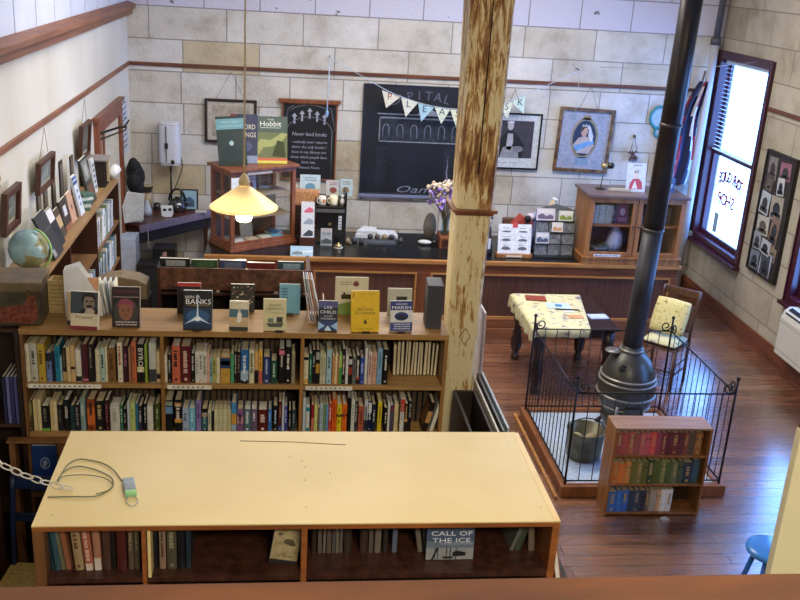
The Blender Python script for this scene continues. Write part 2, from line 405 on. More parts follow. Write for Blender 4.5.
def book(x, yf, z, t, h, dpt, col, label, group=None, bands=(), title=None, lean=0, word=None, page=None, name='book', soft=False, rz=0, words_h=None):
    """upright book, spine towards the reader (-Y), origin under the middle of its spine"""
    o = thing(name, label, 'book', (x, yf, z), rz, group, 0, lean)
    T = min(.004, t*.16); hw_ = t/2; g = G()
    n = 5 if t > .018 and not soft else 1               # slightly rounded spine
    bul = min(.006, t*.15) if n > 1 else 0
    outer = [(-hw_+2*hw_*i/n, -bul*math.sin(PI*i/n)) for i in range(n+1)]
    pts = outer+[(hw_, dpt), (hw_-T, dpt), (hw_-T, T)]+[(-hw_+T, T), (-hw_+T, dpt), (-hw_, dpt)]
    k = len(pts); nn = n+1
    vs = [(p[0], p[1], 0) for p in pts]+[(p[0], p[1], h) for p in pts]
    fs = [(i, (i+1) % k, (i+1) % k+k, i+k) for i in range(k)]
    iR = [nn-1, nn, nn+1, nn+2]; iL = [nn+3, nn+4, nn+5, 0]; iS = list(range(nn))+[nn+2, nn+3]
    for q in (iR, iL, iS): fs += [tuple(reversed(q)), tuple(i+k for i in q)]
    g.add(vs, fs); g.out('cover', flat(col, .42, 0, .10, 25), o)
    ins = .002 if soft else .005
    G().box((-hw_+T, T, .002), (hw_-T, dpt-ins*1.5, h-ins)).out('page_block', page or M_PAGE, o)
    for f0, f1, bc in bands:
        G().box((-hw_+.0006, -bul-.0007, h*f0), (hw_-.0006, -.0001, h*f1)).out('spine_panel', flat(bc, .45), o)
    if word:
        wh = words_h or h*.62
        text('spine_title', word, t*.95, flat(title or 'e8e0c8', .5, 0, 0), o, (0, -bul-.0014, h*.6), (R(90), R(90), 0), width=wh)
    elif title and t > .009:
        g = G(); zz = h*random.uniform(.80, .92); end = h*random.uniform(.28, .5); q = t*random.uniform(.16, .26)
        while zz > end:
            l = random.uniform(.006, .016)
            g.box((-q, -bul-.0016, zz-l), (q*random.uniform(.5, 1), -bul-.0006, zz)); zz -= l+random.choice((.003, .003, .009))
        if random.random() < .6: g.box((-t*.15, -bul-.0016, h*.07), (t*.15, -bul-.0006, h*.07+t*.3))
        g.out('spine_title', flat(title, .5, 0, 0), o)
    return o

def row(spec, Yp, zs, ybot, where, group, dpt=.17, wide=1.0):
    """spec: (x0, x1, ytop, colour, title colour, bands, word) read along the shelf from left to right"""
    cnt = 0
    for s in spec:
        x0, x1, yt, col = s[:4]; title = s[4] if len(s) > 4 else None; bands = s[5] if len(s) > 5 else (); word = s[6] if len(s) > 6 else None
        cnt += 1
        a = at(x0, (yt+ybot)/2, Y=Yp); b_ = at(x1, (yt+ybot)/2, Y=Yp); top = at((x0+x1)/2, yt, Y=Yp)
        t = (b_.x-a.x)*.96; h = top.z-zs
        extra = (', %s panel' % cname(bands[0][2])) if bands and cname(bands[0][2]) != cname(col) else ''
        soft = t < .02
        lab = '%s %s%s, %s from left in %s' % (cname(col), 'paperback' if soft else 'book', extra, ORD[cnt], where)
        if word: lab = '%s book with large white spine lettering, %s' % (cname(col), where)
        book((a.x+b_.x)/2, Yp, zs+.0005, t, h, dpt*min(1.1, max(.8, h/.2)), col, lab, group, bands, title, 0, word, M_PAGEW if random.random() < .3 else None, soft=soft)

class Face:
    """art on the front board of a face-out book: u across, v up, both in metres"""
    def __init__(s, o, w_, h_): s.o, s.w, s.h, s.k = o, w_, h_, 0
    def poly(s, pts, col, name='cover_art', rough=.4):
        s.k += 1; yy = -.0004-.0005*s.k
        G().prism([(p[0]*s.w-s.w/2, p[1]*s.h) for p in pts], yy, yy+.0004, 'y').out(name, flat(col, rough, 0, .08, 40), s.o)
    def rect(s, a, b_, c, d_, col, name='cover_art'): s.poly([(a, b_), (c, b_), (c, d_), (a, d_)], col, name)
    def ell(s, cx, cy, rx, ry, col, name='cover_art', n=18): s.poly([(cx+rx*math.cos(2*PI*i/n), cy+ry*math.sin(2*PI*i/n)) for i in range(n)], col, name)
    def txt(s, body, cx, cy, wd, size, col, name='cover_title', ys=1.0):
        s.k += 1
        text(name, body, size*s.h, flat(col, .5, 0, 0), s.o, (cx*s.w-s.w/2, -.0006-.0005*s.k, cy*s.h), width=wd*s.w, yscale=ys)
    def marks(s, a, b_, c, d_, col, n=3, name='cover_print'):
        s.k += 1; yy = -.0004-.0005*s.k; g = G(); rh = (d_-b_)/n
        for i in range(n):
            u = a+random.uniform(0, .05)
            while u < c:
                l = random.uniform(.03, .09)
                g.box((u*s.w-s.w/2, yy, (b_+i*rh+rh*.2)*s.h), (min(u+l, c)*s.w-s.w/2, yy+.0004, (b_+i*rh+rh*.7)*s.h)); u += l+.025
        g.out(name, flat(col, .5, 0, 0), s.o)
def facebook(x, y_, z, w_, h_, t, col, label, lean=12, rz=0, group=None, page=None, name='book', stand=True, spine=None):
    """book stood up cover forwards (-Y), leaning back on a small brown stand"""
    o = thing(name, label, 'book', (x, y_, z+t*math.sin(R(lean))+.0005), rz, group, -R(lean))
    g = G().box((-w_/2, 0, 0), (w_/2, .0015, h_)).box((-w_/2, .0015, 0), (-w_/2+.0015, t, h_)).box((-w_/2, t-.0015, 0), (w_/2, t, h_))
    g.out('cover', flat(col, .35, 0, .06, 20), o)
    G().box((-w_/2+.0015, .0016, .001), (w_/2-.0015, t-.0016, h_-.001)).out('page_block', page or M_PAGEW, o)
    return o, Face(o, w_, h_)
def stand(x, y_, z, label, lean=12, rz=0, hh=.12, ww=.05):
    """plate-style book rest: foot, lip and tilted back"""
    o = thing('book_stand', label, 'stand', (x, y_, z), rz, 'brown book stands on the long bookcase')
    m = flat('3a2216', .5)
    G().box((-ww/2, -.004, 0), (ww/2, .11, .006)).box((-ww/2, -.004, .006), (ww/2, -.001, .016)).out('foot', m, o, .001)
    T = Matrix.Translation((0, .045, .006)) @ Matrix.Rotation(-R(lean), 4, 'X')
    G().box((-ww/2, 0, 0), (ww/2, .005, hh), 0, T).out('back_rest', m, o, .001)
    return o

def picture(o, w_, h_, fw, fm, mountm, depth=.025):
    """frame in the local XZ plane facing -Y, centred on the origin"""
    a, b_ = w_/2, h_/2; g = G()
    for sx in (-1, 1): g.box((min(sx*a, sx*(a-fw)), -depth, -b_), (max(sx*a, sx*(a-fw)), 0, b_))
    for sz in (-1, 1): g.box((-a+fw, -depth, min(sz*b_, sz*(b_-fw))), (a-fw, 0, max(sz*b_, sz*(b_-fw))))
    g.out('frame', fm, o, .004)
    G().box((-a+fw, -.010, -b_+fw), (a-fw, -.002, b_-fw)).out('mount', mountm, o)
def dec(o, pts, col, k, name='artwork', rough=.6, base=-.010):
    yy = base-.0012*k
    return G().prism(pts, yy-.001, yy, 'y').out(name, flat(col, rough, 0, .12, 14), o)
def ell(cx, cz, rx, rz, n=20, a0=0, a1=2*PI):
    return [(cx+rx*math.cos(a0+(a1-a0)*i/n), cz+rz*math.sin(a0+(a1-a0)*i/n)) for i in range(n if a1-a0 > 6.2 else n+1)]
def rc(a, b_, c, d_): return [(a, b_), (c, b_), (c, d_), (a, d_)]

# ================================================================ LONG BOOKCASE (middle of the picture)
BX0, BX1, BYF, BYB, BZ = -1.462, 1.004, 5.26, 5.64, 2.02
bc = thing('bookcase', 'long light-wood double-sided bookcase with face-out books along its top', 'bookcase', (0, 0, 0))
G().box((BX0, BYF, 1.985), (BX1, BYB, BZ)).out('top_board', M_SHELF, bc, .002)
for a, b_ in ((BX0, BX0+.02), (-.683, -.662), (.126, .147), (BX1-.022, BX1)):
    G().box((a, BYF+.004, .0 if a in (BX0,) or b_ == BX1 else 1.33), (b_, BYB, 1.985)).out('upright', M_SHELFD if a < -.7 else M_SHELFV, bc, .002)
for z in (1.68, 1.362):
    for a, b_ in ((BX0+.02, -.683), (-.662, .126), (.147, BX1-.022)): G().box((a, BYF+.004, z-.024), (b_, BYB, z)).out('shelf', M_SHELF, bc, .002)
G().box((BX0-.10, 5.20, 1.325), (BX1, 5.262, 1.338)).out('ledge', M_SHELFD, bc, .003)
for z in (.98, .62, .26): G().box((BX0+.02, 5.22, z-.02), (BX1-.022, BYB, z)).out('shelf', M_SHELFD, bc, .002)
for a in (BX0-.09, -1.28, -.6, .2): G().box((a, 5.215, 0), (a+.035, BYB if a > BX0 else 5.29, 1.325)).out('upright', M_SHELFD, bc, .002)
G().box((BX0+.045, 5.60, .28), (BX1-.022, 5.615, 1.985)).out('back_panel', flat('2b1a12', .7), bc)
for (x0, x1, z, n) in ((-1.44, -1.02, 1.681, 1), (-.655, -.39, 1.681, 2), (.152, .44, 1.681, 3)):
    l = G().box((x0+.01, BYF-.0015, z-.026), (x1, BYF+.0035, z-.001)).out('shelf_label', flat('e4e0cf', .6), bc); l['label'] = 'cream paper shelf edge strip'
    g = G(); q = x0+.04
    while q < x1-.05:
        g.box((q, BYF-.002, z-.017), (q+.012, BYF-.0014, z-.009)); q += .028
    g.out('shelf_label_print', flat('5a5a55', .6), l)

CR, WH, BK, NV = 'd8cca4', 'd9d8cc', '17171a', '1a2038'
R1A = [(24.2, 30, 344, 'd9d2b6', 'a89f86'), (30.2, 37.6, 343, 'b9b7a6', '2a2a26'), (38, 45.4, 344, 'b79a35', '5c4a18'), (46.5, 51.8, 352.5, '6b82b0', '2b3350', [(.72, .98, '14141a')]), (52, 55, 351, '161c2c'),
       (55.2, 60.3, 346, '1f7d9c', '0d4a60'), (60.4, 62.3, 357, '8fb6c0'), (62.6, 66.6, 348, '241d18', '6b5b40', [(.02, .30, 'b79b64')]), (66.8, 70.4, 347, 'd2b98a'), (70.6, 75.3, 345.5, 'c9a873', None, [(.35, .42, '3a2a18')]),
       (75.8, 81.4, 350, 'd8d2c0', None, [(.02, .18, '1a1a1a')]), (82, 88, 344.5, '4d1c28', None, [(.03, .09, 'c87a8c')]), (88.4, 94, 344.5, '1b1a1c', '8a8578'), (95.6, 100, 350, 'cfc7a8'), (100.2, 105.3, 348, 'a9bfb4', '1f2a28'),
       (105.5, 107.5, 347, 'd8d0aa'), (107.9, 115.6, 348, '7e5a30', '4b3216'), (117.5, 122.7, 342.5, 'd9d0b4', 'a05038'), (123, 128.4, 346, '351420', '9b5a6a'), (128.7, 131, 348, '9c7358'), (131.7, 136.4, 342, 'bf6a45', '6e2f1c'),
       (137, 144.4, 344.5, '141414', 'e8e4cf', [(.28, .42, 'cfc88a')], 'BYRON'), (144.8, 147.3, 345, '8ba23a'), (149, 156.3, 342.7, 'bdbfb4', None, [(.02, .34, '3b3f3e')]), (156.6, 160.6, 351.5, 'd6c08c', None, [(.12, .28, '2c2418')])]
R1B = [(164.2, 167.4, 355, 'd8d4c2'), (167.7, 171.6, 355, '15151a', 'aaa79c'), (172, 180.2, 346, 'c8664a', '2c1a18'), (180.6, 190.8, 346.5, '5a1820', 'd4b3a6'), (191.1, 194.9, 353.5, '131317', 'c9c6ba'), (195.2, 199, 351.5, 'd6d4ca', '6f6f6c'),
       (199.1, 203, 351.5, 'd6d4ca', '6f6f6c'), (203.1, 206.8, 351.5, 'd6d4ca', '6f6f6c'), (207, 209.6, 353.5, 'd9a898'), (209.8, 212.5, 358, '86b4b8', '1f3a48'), (212.7, 216.2, 357.6, 'b6ae62', '5e5a2a'), (216.4, 220, 357, 'd5cda8'),
       (220.3, 230.2, 357, 'c2953f', None, [(.58, .97, '24406e'), (.70, .86, '6f9cc4')]), (230.6, 234, 354, '4e9a70'), (234.3, 236.9, 351.5, '19191b', 'bdb8aa'), (237.1, 240.4, 352, '231419', '8c8078'),
       (240.6, 248.7, 349.7, '2f69a6', 'cfdcE8'.lower(), [(.10, .38, '9fb6cc'), (.0, .10, '14161c')]), (249.2, 254.3, 350, 'd9d6b2', '5c6b48'), (254.5, 258.4, 352, 'd0a268', None, [(.0, .42, '17151a')]), (258.6, 262.4, 350, 'd9a93c', 'a83c30', [(.02, .38, 'c2625a')]),
       (263.2, 270.2, 357, '2c3f74', 'a9b6d6'), (270.8, 277.2, 361, '20483c', 'a9c0a8'), (278.7, 284.8, 349, '1a181b', 'b9b4ac', [(.84, .97, 'c8707c')]), (285.2, 291.2, 347, '15151a', 'ece8da'), (291.5, 295, 354, '8f8a70')]
R1C = [(303.7, 308.4, 356, 'd8cfae', None, [(.03, .16, 'c9a548'), (.86, .97, '16161a')]), (309, 312, 353.7, '1c5a44', '9fc4a8'), (312.2, 315.4, 350, '161619', 'c8c4b8'), (315.6, 319.7, 350, '16151a', None, [(.32, .60, 'b78a34'), (.72, .94, '9d9d98')]),
       (320, 322.6, 353, 'bfbda0', '6f7f5a'), (322.8, 325.6, 355, 'c9c8a8', '6f7f5a'), (326.3, 331.7, 350, 'a3c3ca', '2e5a7a'), (332.2, 335, 356.5, 'c08a58'), (335.1, 337.2, 354, 'd9cca0'), (337.3, 338.5, 356, 'c26a50'), (338.7, 341.8, 354, '4f9a46', None, [(.55, .97, 'a8c06c')]),
       (342, 345.2, 349, '151518', 'cfcbc0', [(.45, .65, '5a1c22')]), (345.5, 348.2, 354.7, 'd4d4cc'), (348.4, 352, 356.5, '1a1818', None, [(.34, .62, '9d3a2a'), (.72, .9, 'c8c4bc')]), (352.4, 356, 357.5, '6f716f', '2c2c2e'), (356.2, 359.6, 355.6, '141417', 'd6d2c8', [(.15, .28, 'b04a3c')]),
       (360, 364.2, 358, '2f4aa0', 'b4bce0'), (364.7, 367.4, 349, 'd4d2c8'), (368, 372, 353, 'd3bcb0', '8f5648'), (372.4, 376.5, 353, 'd6a890', '9a5a44'), (377, 382.1, 349, '7fa8c6', '44708c'), (382.7, 388.2, 349.5, '131315', 'dcd8ca')]
R2A = [(27.5, 32.7, 401, '3d3620', '9c8f60', [(.55, .97, '857a50')]), (33.6, 37.1, 400, 'cdbb82'), (37.3, 41.4, 399.5, 'd3c594'), (41.7, 50, 406, '141416', '6b665c', [(.01, .10, '6fae3c')]), (50.5, 53.9, 401.8, 'c8b27c'), (54, 57.4, 401.8, 'd8c99c'), (57.6, 63.5, 405, '1a191b', '55524e'),
       (64, 69.9, 400, '121215', 'b3afa5'), (70.6, 75.2, 405.5, '1d3c3e'), (75.4, 80, 405, '252226', '8f8a86'), (80.5, 85.6, 398.5, '7f9c98', 'c9d4ca'), (87.4, 95.4, 399.5, '8d3f1d', '1c130e', [(.2, .75, 'c8682c')]), (95.7, 104.4, 401, '17161a', 'b7a26e'), (105, 109.6, 400.4, '34121a', '8a5560'),
       (110.3, 120, 406, 'c9c6b8', 'a39f90'), (120.5, 123.1, 405.5, '2c6a50', 'bcd0bc'), (123.4, 127, 409, '131416', '9c988c'), (127.5, 129.8, 402.7, 'bcc3c8'), (130, 135.4, 403, 'b4c478', '8ea04c'), (135.7, 138.2, 403.7, '2a6d8c'), (138.4, 142.5, 406, '2b2a38', 'b0aab4'),
       (143.9, 146.7, 403.7, '17171a', 'cfccc0'), (147.2, 153.2, 406, 'd2d0c6'), (154.7, 160.2, 403.7, '44521f', 'a8ae7c')]
R2B = [(164.8, 173.1, 400.4, '14161a', None, [(.58, .80, '6f93be'), (.84, .97, '8f9c8c')]), (174.6, 181.9, 400, '16141a', 'cfc6b4', [(.28, .40, 'c9953c'), (.80, .92, 'b98a4c')]), (182.5, 188.9, 408.4, '9fb2c8', '4d5f8c'), (189.1, 195.5, 408.4, '6fb0cc', 'b8d8e4'),
       (196.2, 201, 400, '8e7cb4', '4c3f74'), (201.7, 207.7, 409, '16191c', '8fb4b4', [(.10, .60, '2f6064'), (.66, .84, 'b08c74')]), (208, 211.3, 410, 'c8c6a8', '6f6c58'), (211.5, 213.8, 411, '141416'), (214.2, 218.4, 409.3, 'cdc8a2'), (218.5, 222.7, 409.3, 'c4bf98'),
       (222.8, 227, 409.3, 'cbc59e'), (227.1, 231, 409.3, 'c2bc90'), (231.3, 236.5, 403, '4a8cc0', None, [(.25, .62, 'c9953c'), (.02, .25, '9fb4c8')]), (237, 243.5, 409, '7d5a86', '2e1d34', [(.35, .66, 'c9959c')]), (244, 250.8, 409.5, '54707c', 'cfd6d6'), (251, 257.2, 409.5, '6b5a72', 'd6d0d6'),
       (258, 267.4, 410, '5c1a16', 'd6c4bc'), (268, 271.7, 409.5, '3a74b8', '9cc4e4'), (273, 277.7, 406, '16181c', 'b8cfdc'), (278.3, 281.9, 401.8, '4f1e1c', 'b87c6c', [(.02, .18, '2e5a9c')]), (282, 284.3, 402, 'bccbd4'), (284.5, 287.2, 406.5, '2f3c94', 'c2c8ec'), (288.6, 291, 410.7, '141517', 'bcb8ae'), (291.9, 295.5, 409.8, '33424a', '8a9ca4')]
R2C = [(302.8, 305.5, 398, 'c2d2dc'), (305.7, 309.4, 406.5, 'd3d8d6', None, [(.82, .97, '1f8296'), (.02, .14, '1f8296')]), (311.2, 314, 405, '94202a', None, [(.02, .5, 'c87868')]), (314.2, 317.3, 405, 'c8cf78'), (317.5, 319.6, 408, '6b6a66'), (319.8, 322.9, 404.6, 'a9bcc4', '7f94a0'), (323.1, 325.7, 404.6, '6a8c5c'),
       (325.9, 328.2, 405, '6f96c8'), (328.6, 331.5, 404, 'c23c30', 'e0dcd0'), (331.9, 336.5, 399.5, 'e0601c', '9c3c10'), (336.7, 341.6, 404.6, 'e0c81c', '8c7c14', [(.56, .64, '17171a')]), (341.9, 346.8, 404.2, 'e06a20', '9c3c10', [(.56, .64, '17171a')]), (347.3, 350.8, 398, '121214'), (351, 354.6, 399.5, 'd0d4c8', '8c948c'),
       (354.8, 357.2, 401, '2c2c2e', 'bcb8ae'), (358, 363.6, 406.5, 'a85c44', '74382a'), (364.2, 367.6, 400, 'c6ccd4', '232530', [(.02, .36, '25253a')]), (367.9, 371.3, 401, '1a2244', 'd8d8d8', [(.62, .95, 'd4d6d8')]), (371.7, 375.6, 404.5, '181f38', 'c0c4cc'), (377.4, 381.6, 402, 'd9c32c', '8f7f20'),
       (383.6, 387.1, 408, '16161a', 'e0dccf'), (387.4, 389.6, 404, 'd6d6ce'), (389.8, 393.3, 405.5, '4b4660', None, [(.84, .98, '7d2c4a')]), (393.8, 397.9, 404, 'd2c08c'), (400, 404.1, 398, 'd9d6cc', '8f9ca8', [(.60, .97, 'c23c28')]), (404.3, 407.5, 403.7, '2c1e16', 'c79a5c', [(.35, .45, 'd6a24c')]), (408, 411.2, 401, '17171b', 'b8c0c8')]
YS = BYF+.035
for spec, z, yb, tier, bay in ((R1A, 1.681, 385, 'upper', 'left'), (R1B, 1.681, 385.5, 'upper', 'middle'), (R1C, 1.681, 386, 'upper', 'right'), (R2A, 1.363, 434, 'lower', 'left'), (R2B, 1.363, 434, 'lower', 'middle'), (R2C, 1.363, 433.5, 'lower', 'right')):
    row(spec, YS, z, yb, '%s %s bay, long bookcase' % (tier, bay), 'books in the %s row of the long bookcase' % tier)
# second layer: books shelved from the far side, fore-edges towards us
def backrow(xs, z, where, hs, dark=False):
    for i, (x, t) in enumerate(xs):
        c = random.choice(['3a2f28', '51463a', '2a2c34', '5b3a2c', '44483c', '6a5a48'])
        o = thing('book', 'fore-edge of a %s-bound book behind the front row, %s from left, %s' % (cname(c), ORD[i+1], where), 'book', (x, 5.43+random.uniform(-.008, .01), z), 0, 'books shelved from the far side of the long bookcase', 0, R(random.uniform(-1, 2.5)))
        h = hs*random.uniform(.9, 1.08); T = t*.12
        G().box((-t/2, 0, 0), (-t/2+T, .14, h)).box((t/2-T, 0, 0), (t/2, .14, h)).box((-t/2, .136, 0), (t/2, .14, h)).out('cover', flat(c, .6), o)
        G().box((-t/2+T, .004, .003), (t/2-T, .136, h-.004)).out('page_block', M_PAGE, o)
q = []; x = .70
while x < .955: t = random.uniform(.012, .022); q.append((x+t/2, t)); x += t+.0035
backrow(q, 1.681, 'upper right bay', .225)
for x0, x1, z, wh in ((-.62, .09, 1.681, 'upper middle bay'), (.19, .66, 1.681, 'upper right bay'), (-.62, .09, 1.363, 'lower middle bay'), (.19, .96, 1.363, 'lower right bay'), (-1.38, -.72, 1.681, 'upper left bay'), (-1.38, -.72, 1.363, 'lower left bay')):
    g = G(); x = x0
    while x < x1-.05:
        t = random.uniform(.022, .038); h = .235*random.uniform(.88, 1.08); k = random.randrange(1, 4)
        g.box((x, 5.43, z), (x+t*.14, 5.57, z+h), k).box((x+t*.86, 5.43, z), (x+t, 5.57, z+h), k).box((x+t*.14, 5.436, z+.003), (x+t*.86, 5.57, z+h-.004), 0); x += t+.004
    o = g.out('far_side_books', [mottled('shade_dark_pages', ['4a3c2a', '5c4a34'], 40, .9, bmp=0), flat('2a221d', .6), flat('1d1e24', .6), flat('3c261d', .6)])  # pages and covers coloured dark for the shade behind the front row
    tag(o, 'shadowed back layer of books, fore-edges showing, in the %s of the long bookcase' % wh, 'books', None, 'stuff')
# the book lying against the end of the lower shelf
o = book(.90, 5.30, 1.3635, .03, .2, .15, '1d1714', 'cream and brown paperback slumped against the right end of the lower shelf', None, [(.3, .7, 'b98a50')], None, R(14))
G().box((-.0155, .02, .03), (-.0149, .13, .17)).out('cover_art', flat('9a6438', .5), o)
o = book(.945, 5.30, 1.3635, .022, .2, .15, 'd9d6c6', 'white paperback slumped against the right end of the lower shelf', None, (), None, R(14))

# things on top of the long bookcase
def top(px, py): return at(px, py, Z=BZ)
def tb(px0, px1, py, ptop, **k):
    a, b_ = at(px0, py, Z=BZ), at(px1, py, Z=BZ)
    t_ = at((px0+px1)/2, ptop, Y=(a.y+b_.y)/2+.03)
    return (a.x+b_.x)/2, (a.y+b_.y)/2, BZ, (b_.x-a.x), (t_.z-BZ)*.97
B3 = '000000'
x, y, z, w_, h_ = tb(70, 98, 331, 292)
o, F = facebook(x, y, z, w_, h_, .035, 'd6caa8', 'cream biography with a photo of a moustached man, beside the metal box', rz=R(-6))
F.rect(0, .42, 1, 1, '39424e'); F.poly([(.25, .44), (1, .42), (1, .56), (.8, .62), (.45, .56)], '17171a'); F.ell(.66, .80, .27, .185, '191513', 'cover_portrait'); F.ell(.67, .70, .20, .235, '8c7c6a', 'cover_portrait'); F.poly([(.47, .86), (.52, .93), (.7, .95), (.84, .90), (.87, .80), (.78, .87), (.6, .88)], '191513')
F.ell(.60, .755, .06, .022, '1c1614'); F.ell(.78, .755, .06, .022, '1c1614'); F.poly([(.68, .76), (.72, .76), (.74, .66), (.66, .66)], '74644f'); F.ell(.70, .625, .13, .035, '17110f'); F.poly([(.5, .43), (.86, .43), (.9, .52), (.76, .57), (.6, .56)], 'b8a894'); F.rect(0, .30, 1, .43, 'd2c6a6')
F.txt('Proust', .5, .34, .62, .12, '6a5a48'); F.rect(0, 0, 1, .10, '7d1f2c')
x, y, z, w_, h_ = tb(64, 74, 329, 294)
o, F = facebook(x+.03, y+.05, z, .10, h_*.97, .035, 'cdb98a', 'tan paperback half hidden behind the moustached-man biography', rz=R(-6)); F.rect(0, 0, 1, .12, '1a1a1c')
x, y, z, w_, h_ = tb(112, 140, 328, 287)
o, F = facebook(x, y, z, w_, h_, .03, '241c1c', 'black book with a face under a wound rose-red headscarf on its cover')
F.rect(.02, .78, .98, .98, '2e1a1c'); F.txt('SHANTARAM', .5, .88, .8, .10, '6b3436'); F.rect(.04, .74, .96, .755, 'b8aaa0')
F.ell(.5, .38, .46, .34, '3c3836'); F.ell(.5, .42, .26, .26, '8c5a44', 'cover_portrait'); F.poly([(.16, .5), (.3, .68), (.52, .72), (.76, .62), (.84, .48), (.66, .56), (.4, .57)], '8c3e58', 'cover_portrait'); F.ell(.40, .42, .045, .014, '1a1210'); F.ell(.6, .42, .045, .014, '1a1210'); F.ell(.5, .30, .07, .016, '6a3430'); F.marks(.1, .03, .9, .16, 'c8bcb4', 2)
x, y, z, w_, h_ = tb(178, 212, 331, 290)
x, y, z, w_, h_ = tb(183, 212, 331, 291)
o, F = facebook(x, y, z, w_, h_, .04, '10141c', 'black science fiction hardback with large white author lettering and a glowing blue spaceship')
F.txt('IAIN M.', .33, .83, .52, .11, 'e8e8ea'); F.txt('BANKS', .52, .71, .86, .17, 'f4f4f6', ys=1.1); F.txt('THE HYDROGEN SONATA', .52, .62, .8, .05, 'b8a04c')
F.rect(.0, .02, 1, .56, '15304e'); F.ell(.5, .34, .40, .17, '2c5a86'); F.poly([(.04, .14), (.3, .26), (.47, .36), (.49, .9), (.51, .9), (.53, .36), (.7, .26), (.96, .14), (.6, .24), (.4, .24)], 'cfe6f4')
F.ell(.5, .27, .1, .05, 'f2fbff')
x, y, z, w_, h_ = tb(176, 200, 318, 286)
o, F = facebook(x, y+.06, z, w_, h_, .03, '191517', 'black book with a red top edge, standing behind the spaceship hardback'); F.rect(0, .88, 1, 1, 'b03424')
x, y, z, w_, h_ = tb(229, 248, 331, 301)
o, F = facebook(x, y, z, w_, h_, .03, 'd9d0b4', 'small paperback with a beach scene of pale figures on its cover', rz=R(-3))
F.rect(0, .72, 1, .99, 'd8cfb0'); F.txt('SUMMER', .3, .9, .42, .05, '6a6048'); F.rect(0, .42, 1, .72, '4c6c7c'); F.rect(0, .12, 1, .44, 'c8ab82'); F.poly([(.40, .3), (.5, .24), (.62, .3), (.66, .55), (.52, .68), (.42, .56)], 'e6dfd0'); F.ell(.52, .66, .07, .05, 'cfc0a8'); F.rect(0, 0, 1, .11, '26302e')
x, y, z, w_, h_ = tb(230, 254, 316, 287)
o, F = facebook(x, y+.05, z, w_, h_, .035, '17140f', 'dark book with mottled cream flecks, behind the beach scene paperback')
for i in range(34): q = random.random; F_x, F_z = q(), q(); F.ell(F_x*.9+.05, F_z*.85+.07, .02+.04*q(), .01+.02*q(), random.choice(['b8a68c', '7c4a30', 'd6c8a8']), n=6)
x, y, z, w_, h_ = tb(263, 286, 332, 299)
o, F = facebook(x, y, z, w_, h_, .03, 'd0c89a', 'pale yellow-green paperback with thin outlined capitals and a small drawing of a boat')
F.txt('DORIS', .5, .80, .5, .10, '4c4820'); F.txt('LESSING', .5, .69, .74, .11, '4c4820'); F.txt('STORIES', .5, .57, .74, .09, 'a09868'); F.poly([(.12, .24), (.88, .26), (.8, .12), (.25, .12)], '4c564c'); F.rect(.2, .27, .48, .40, '6c7c70'); F.rect(.58, .27, .84, .44, '2a302c'); F.ell(.5, .36, .06, .08, 'cfd2c0')
x, y, z, w_, h_ = tb(279, 300, 318, 287)
o, F = facebook(x, y+.07, z, w_, h_, .02, '6fa6bc', 'light blue book seen from behind, right of the yellow-green paperback', lean=8); F.marks(.1, .5, .4, .9, '2a5a78', 4)
stand(x-.005, y+.03, BZ, 'brown book rest standing in front of the light blue book', 10, 0, .145, .055)
x, y, z, w_, h_ = tb(318, 337, 332.5, 301)
o, F = facebook(x, y, z, w_, h_, .035, '1c2236', 'navy thriller with big pale author capitals and a lit blue bridge', rz=R(-2))
F.rect(0, .78, 1, .99, '4a4f86'); F.txt('LEE', .5, .78, .42, .12, 'd8dce6'); F.txt('CHILD', .5, .63, .84, .14, 'e6e8ee'); F.txt('GONE', .5, .50, .46, .07, 'c8ccd6'); F.txt('TOMORROW', .5, .41, .8, .08, 'd8dce6'); F.rect(0, .02, 1, .34, '1c3a6e'); F.poly([(0, .04), (.35, .18), (0, .32)], '9cc0e4'); F.poly([(1, .04), (.65, .18), (1, .32)], '9cc0e4'); F.poly([(.3, .02), (.5, .2), (.7, .02)], 'c8dcf0')
x, y, z, w_, h_ = tb(335, 368, 318, 279)
o, F = facebook(x, y+.05, z, w_, h_, .02, 'c9c4ac', 'pale book with a red emblem and green foot, behind the yellow novel', lean=8)
F.marks(.1, .78, .5, .9, '8c8878', 2); F.ell(.62, .82, .10, .05, '6e2430'); F.rect(.56, .76, .68, .9, '6e2430'); F.rect(.18, .42, .5, .54, '26261e'); F.rect(.24, .54, .3, .6, '26261e'); F.poly([(0, .0), (1, .0), (1, .30), (.5, .36), (0, .26)], '6c8c44')
stand(x+.03, y+.02, BZ, 'brown book rest just left of the yellow novel', 10, 0, .10, .04)
x, y, z, w_, h_ = tb(351, 379, 333, 291)
o, F = facebook(x, y, z, w_, h_, .03, 'e0b714', 'bright yellow novel with its title in thin gold capitals and a small black flame', rz=R(4))
F.txt('THE', .42, .62, .14, .04, '8c7c10'); F.txt('BLOOD', .5, .545, .56, .09, '54480a'); F.txt('FLOWER', .5, .455, .72, .09, '54480a'); F.poly([(.44, .20), (.56, .20), (.54, .26), (.5, .31), (.46, .26)], '231c08'); F.txt('ALEX REEVE', .5, .08, .66, .05, 'a8901a'); F.txt('"A GREAT READ"', .55, .92, .6, .03, '9c8414'); F.rect(.06, .84, .09, .95, '5a4c10')
for i in range(16): F.ell(.12+.76*random.random(), random.choice((.7+.15*random.random(), .32+.06*random.random(), .14+.05*random.random())), .012, .008, '9c8414', n=6)
x, y, z, w_, h_ = tb(390, 412, 332.5, 301)
o, F = facebook(x, y, z, w_, h_, .03, 'd6d6d4', 'blue and white paperback with a dark oval on its cover', rz=R(4))
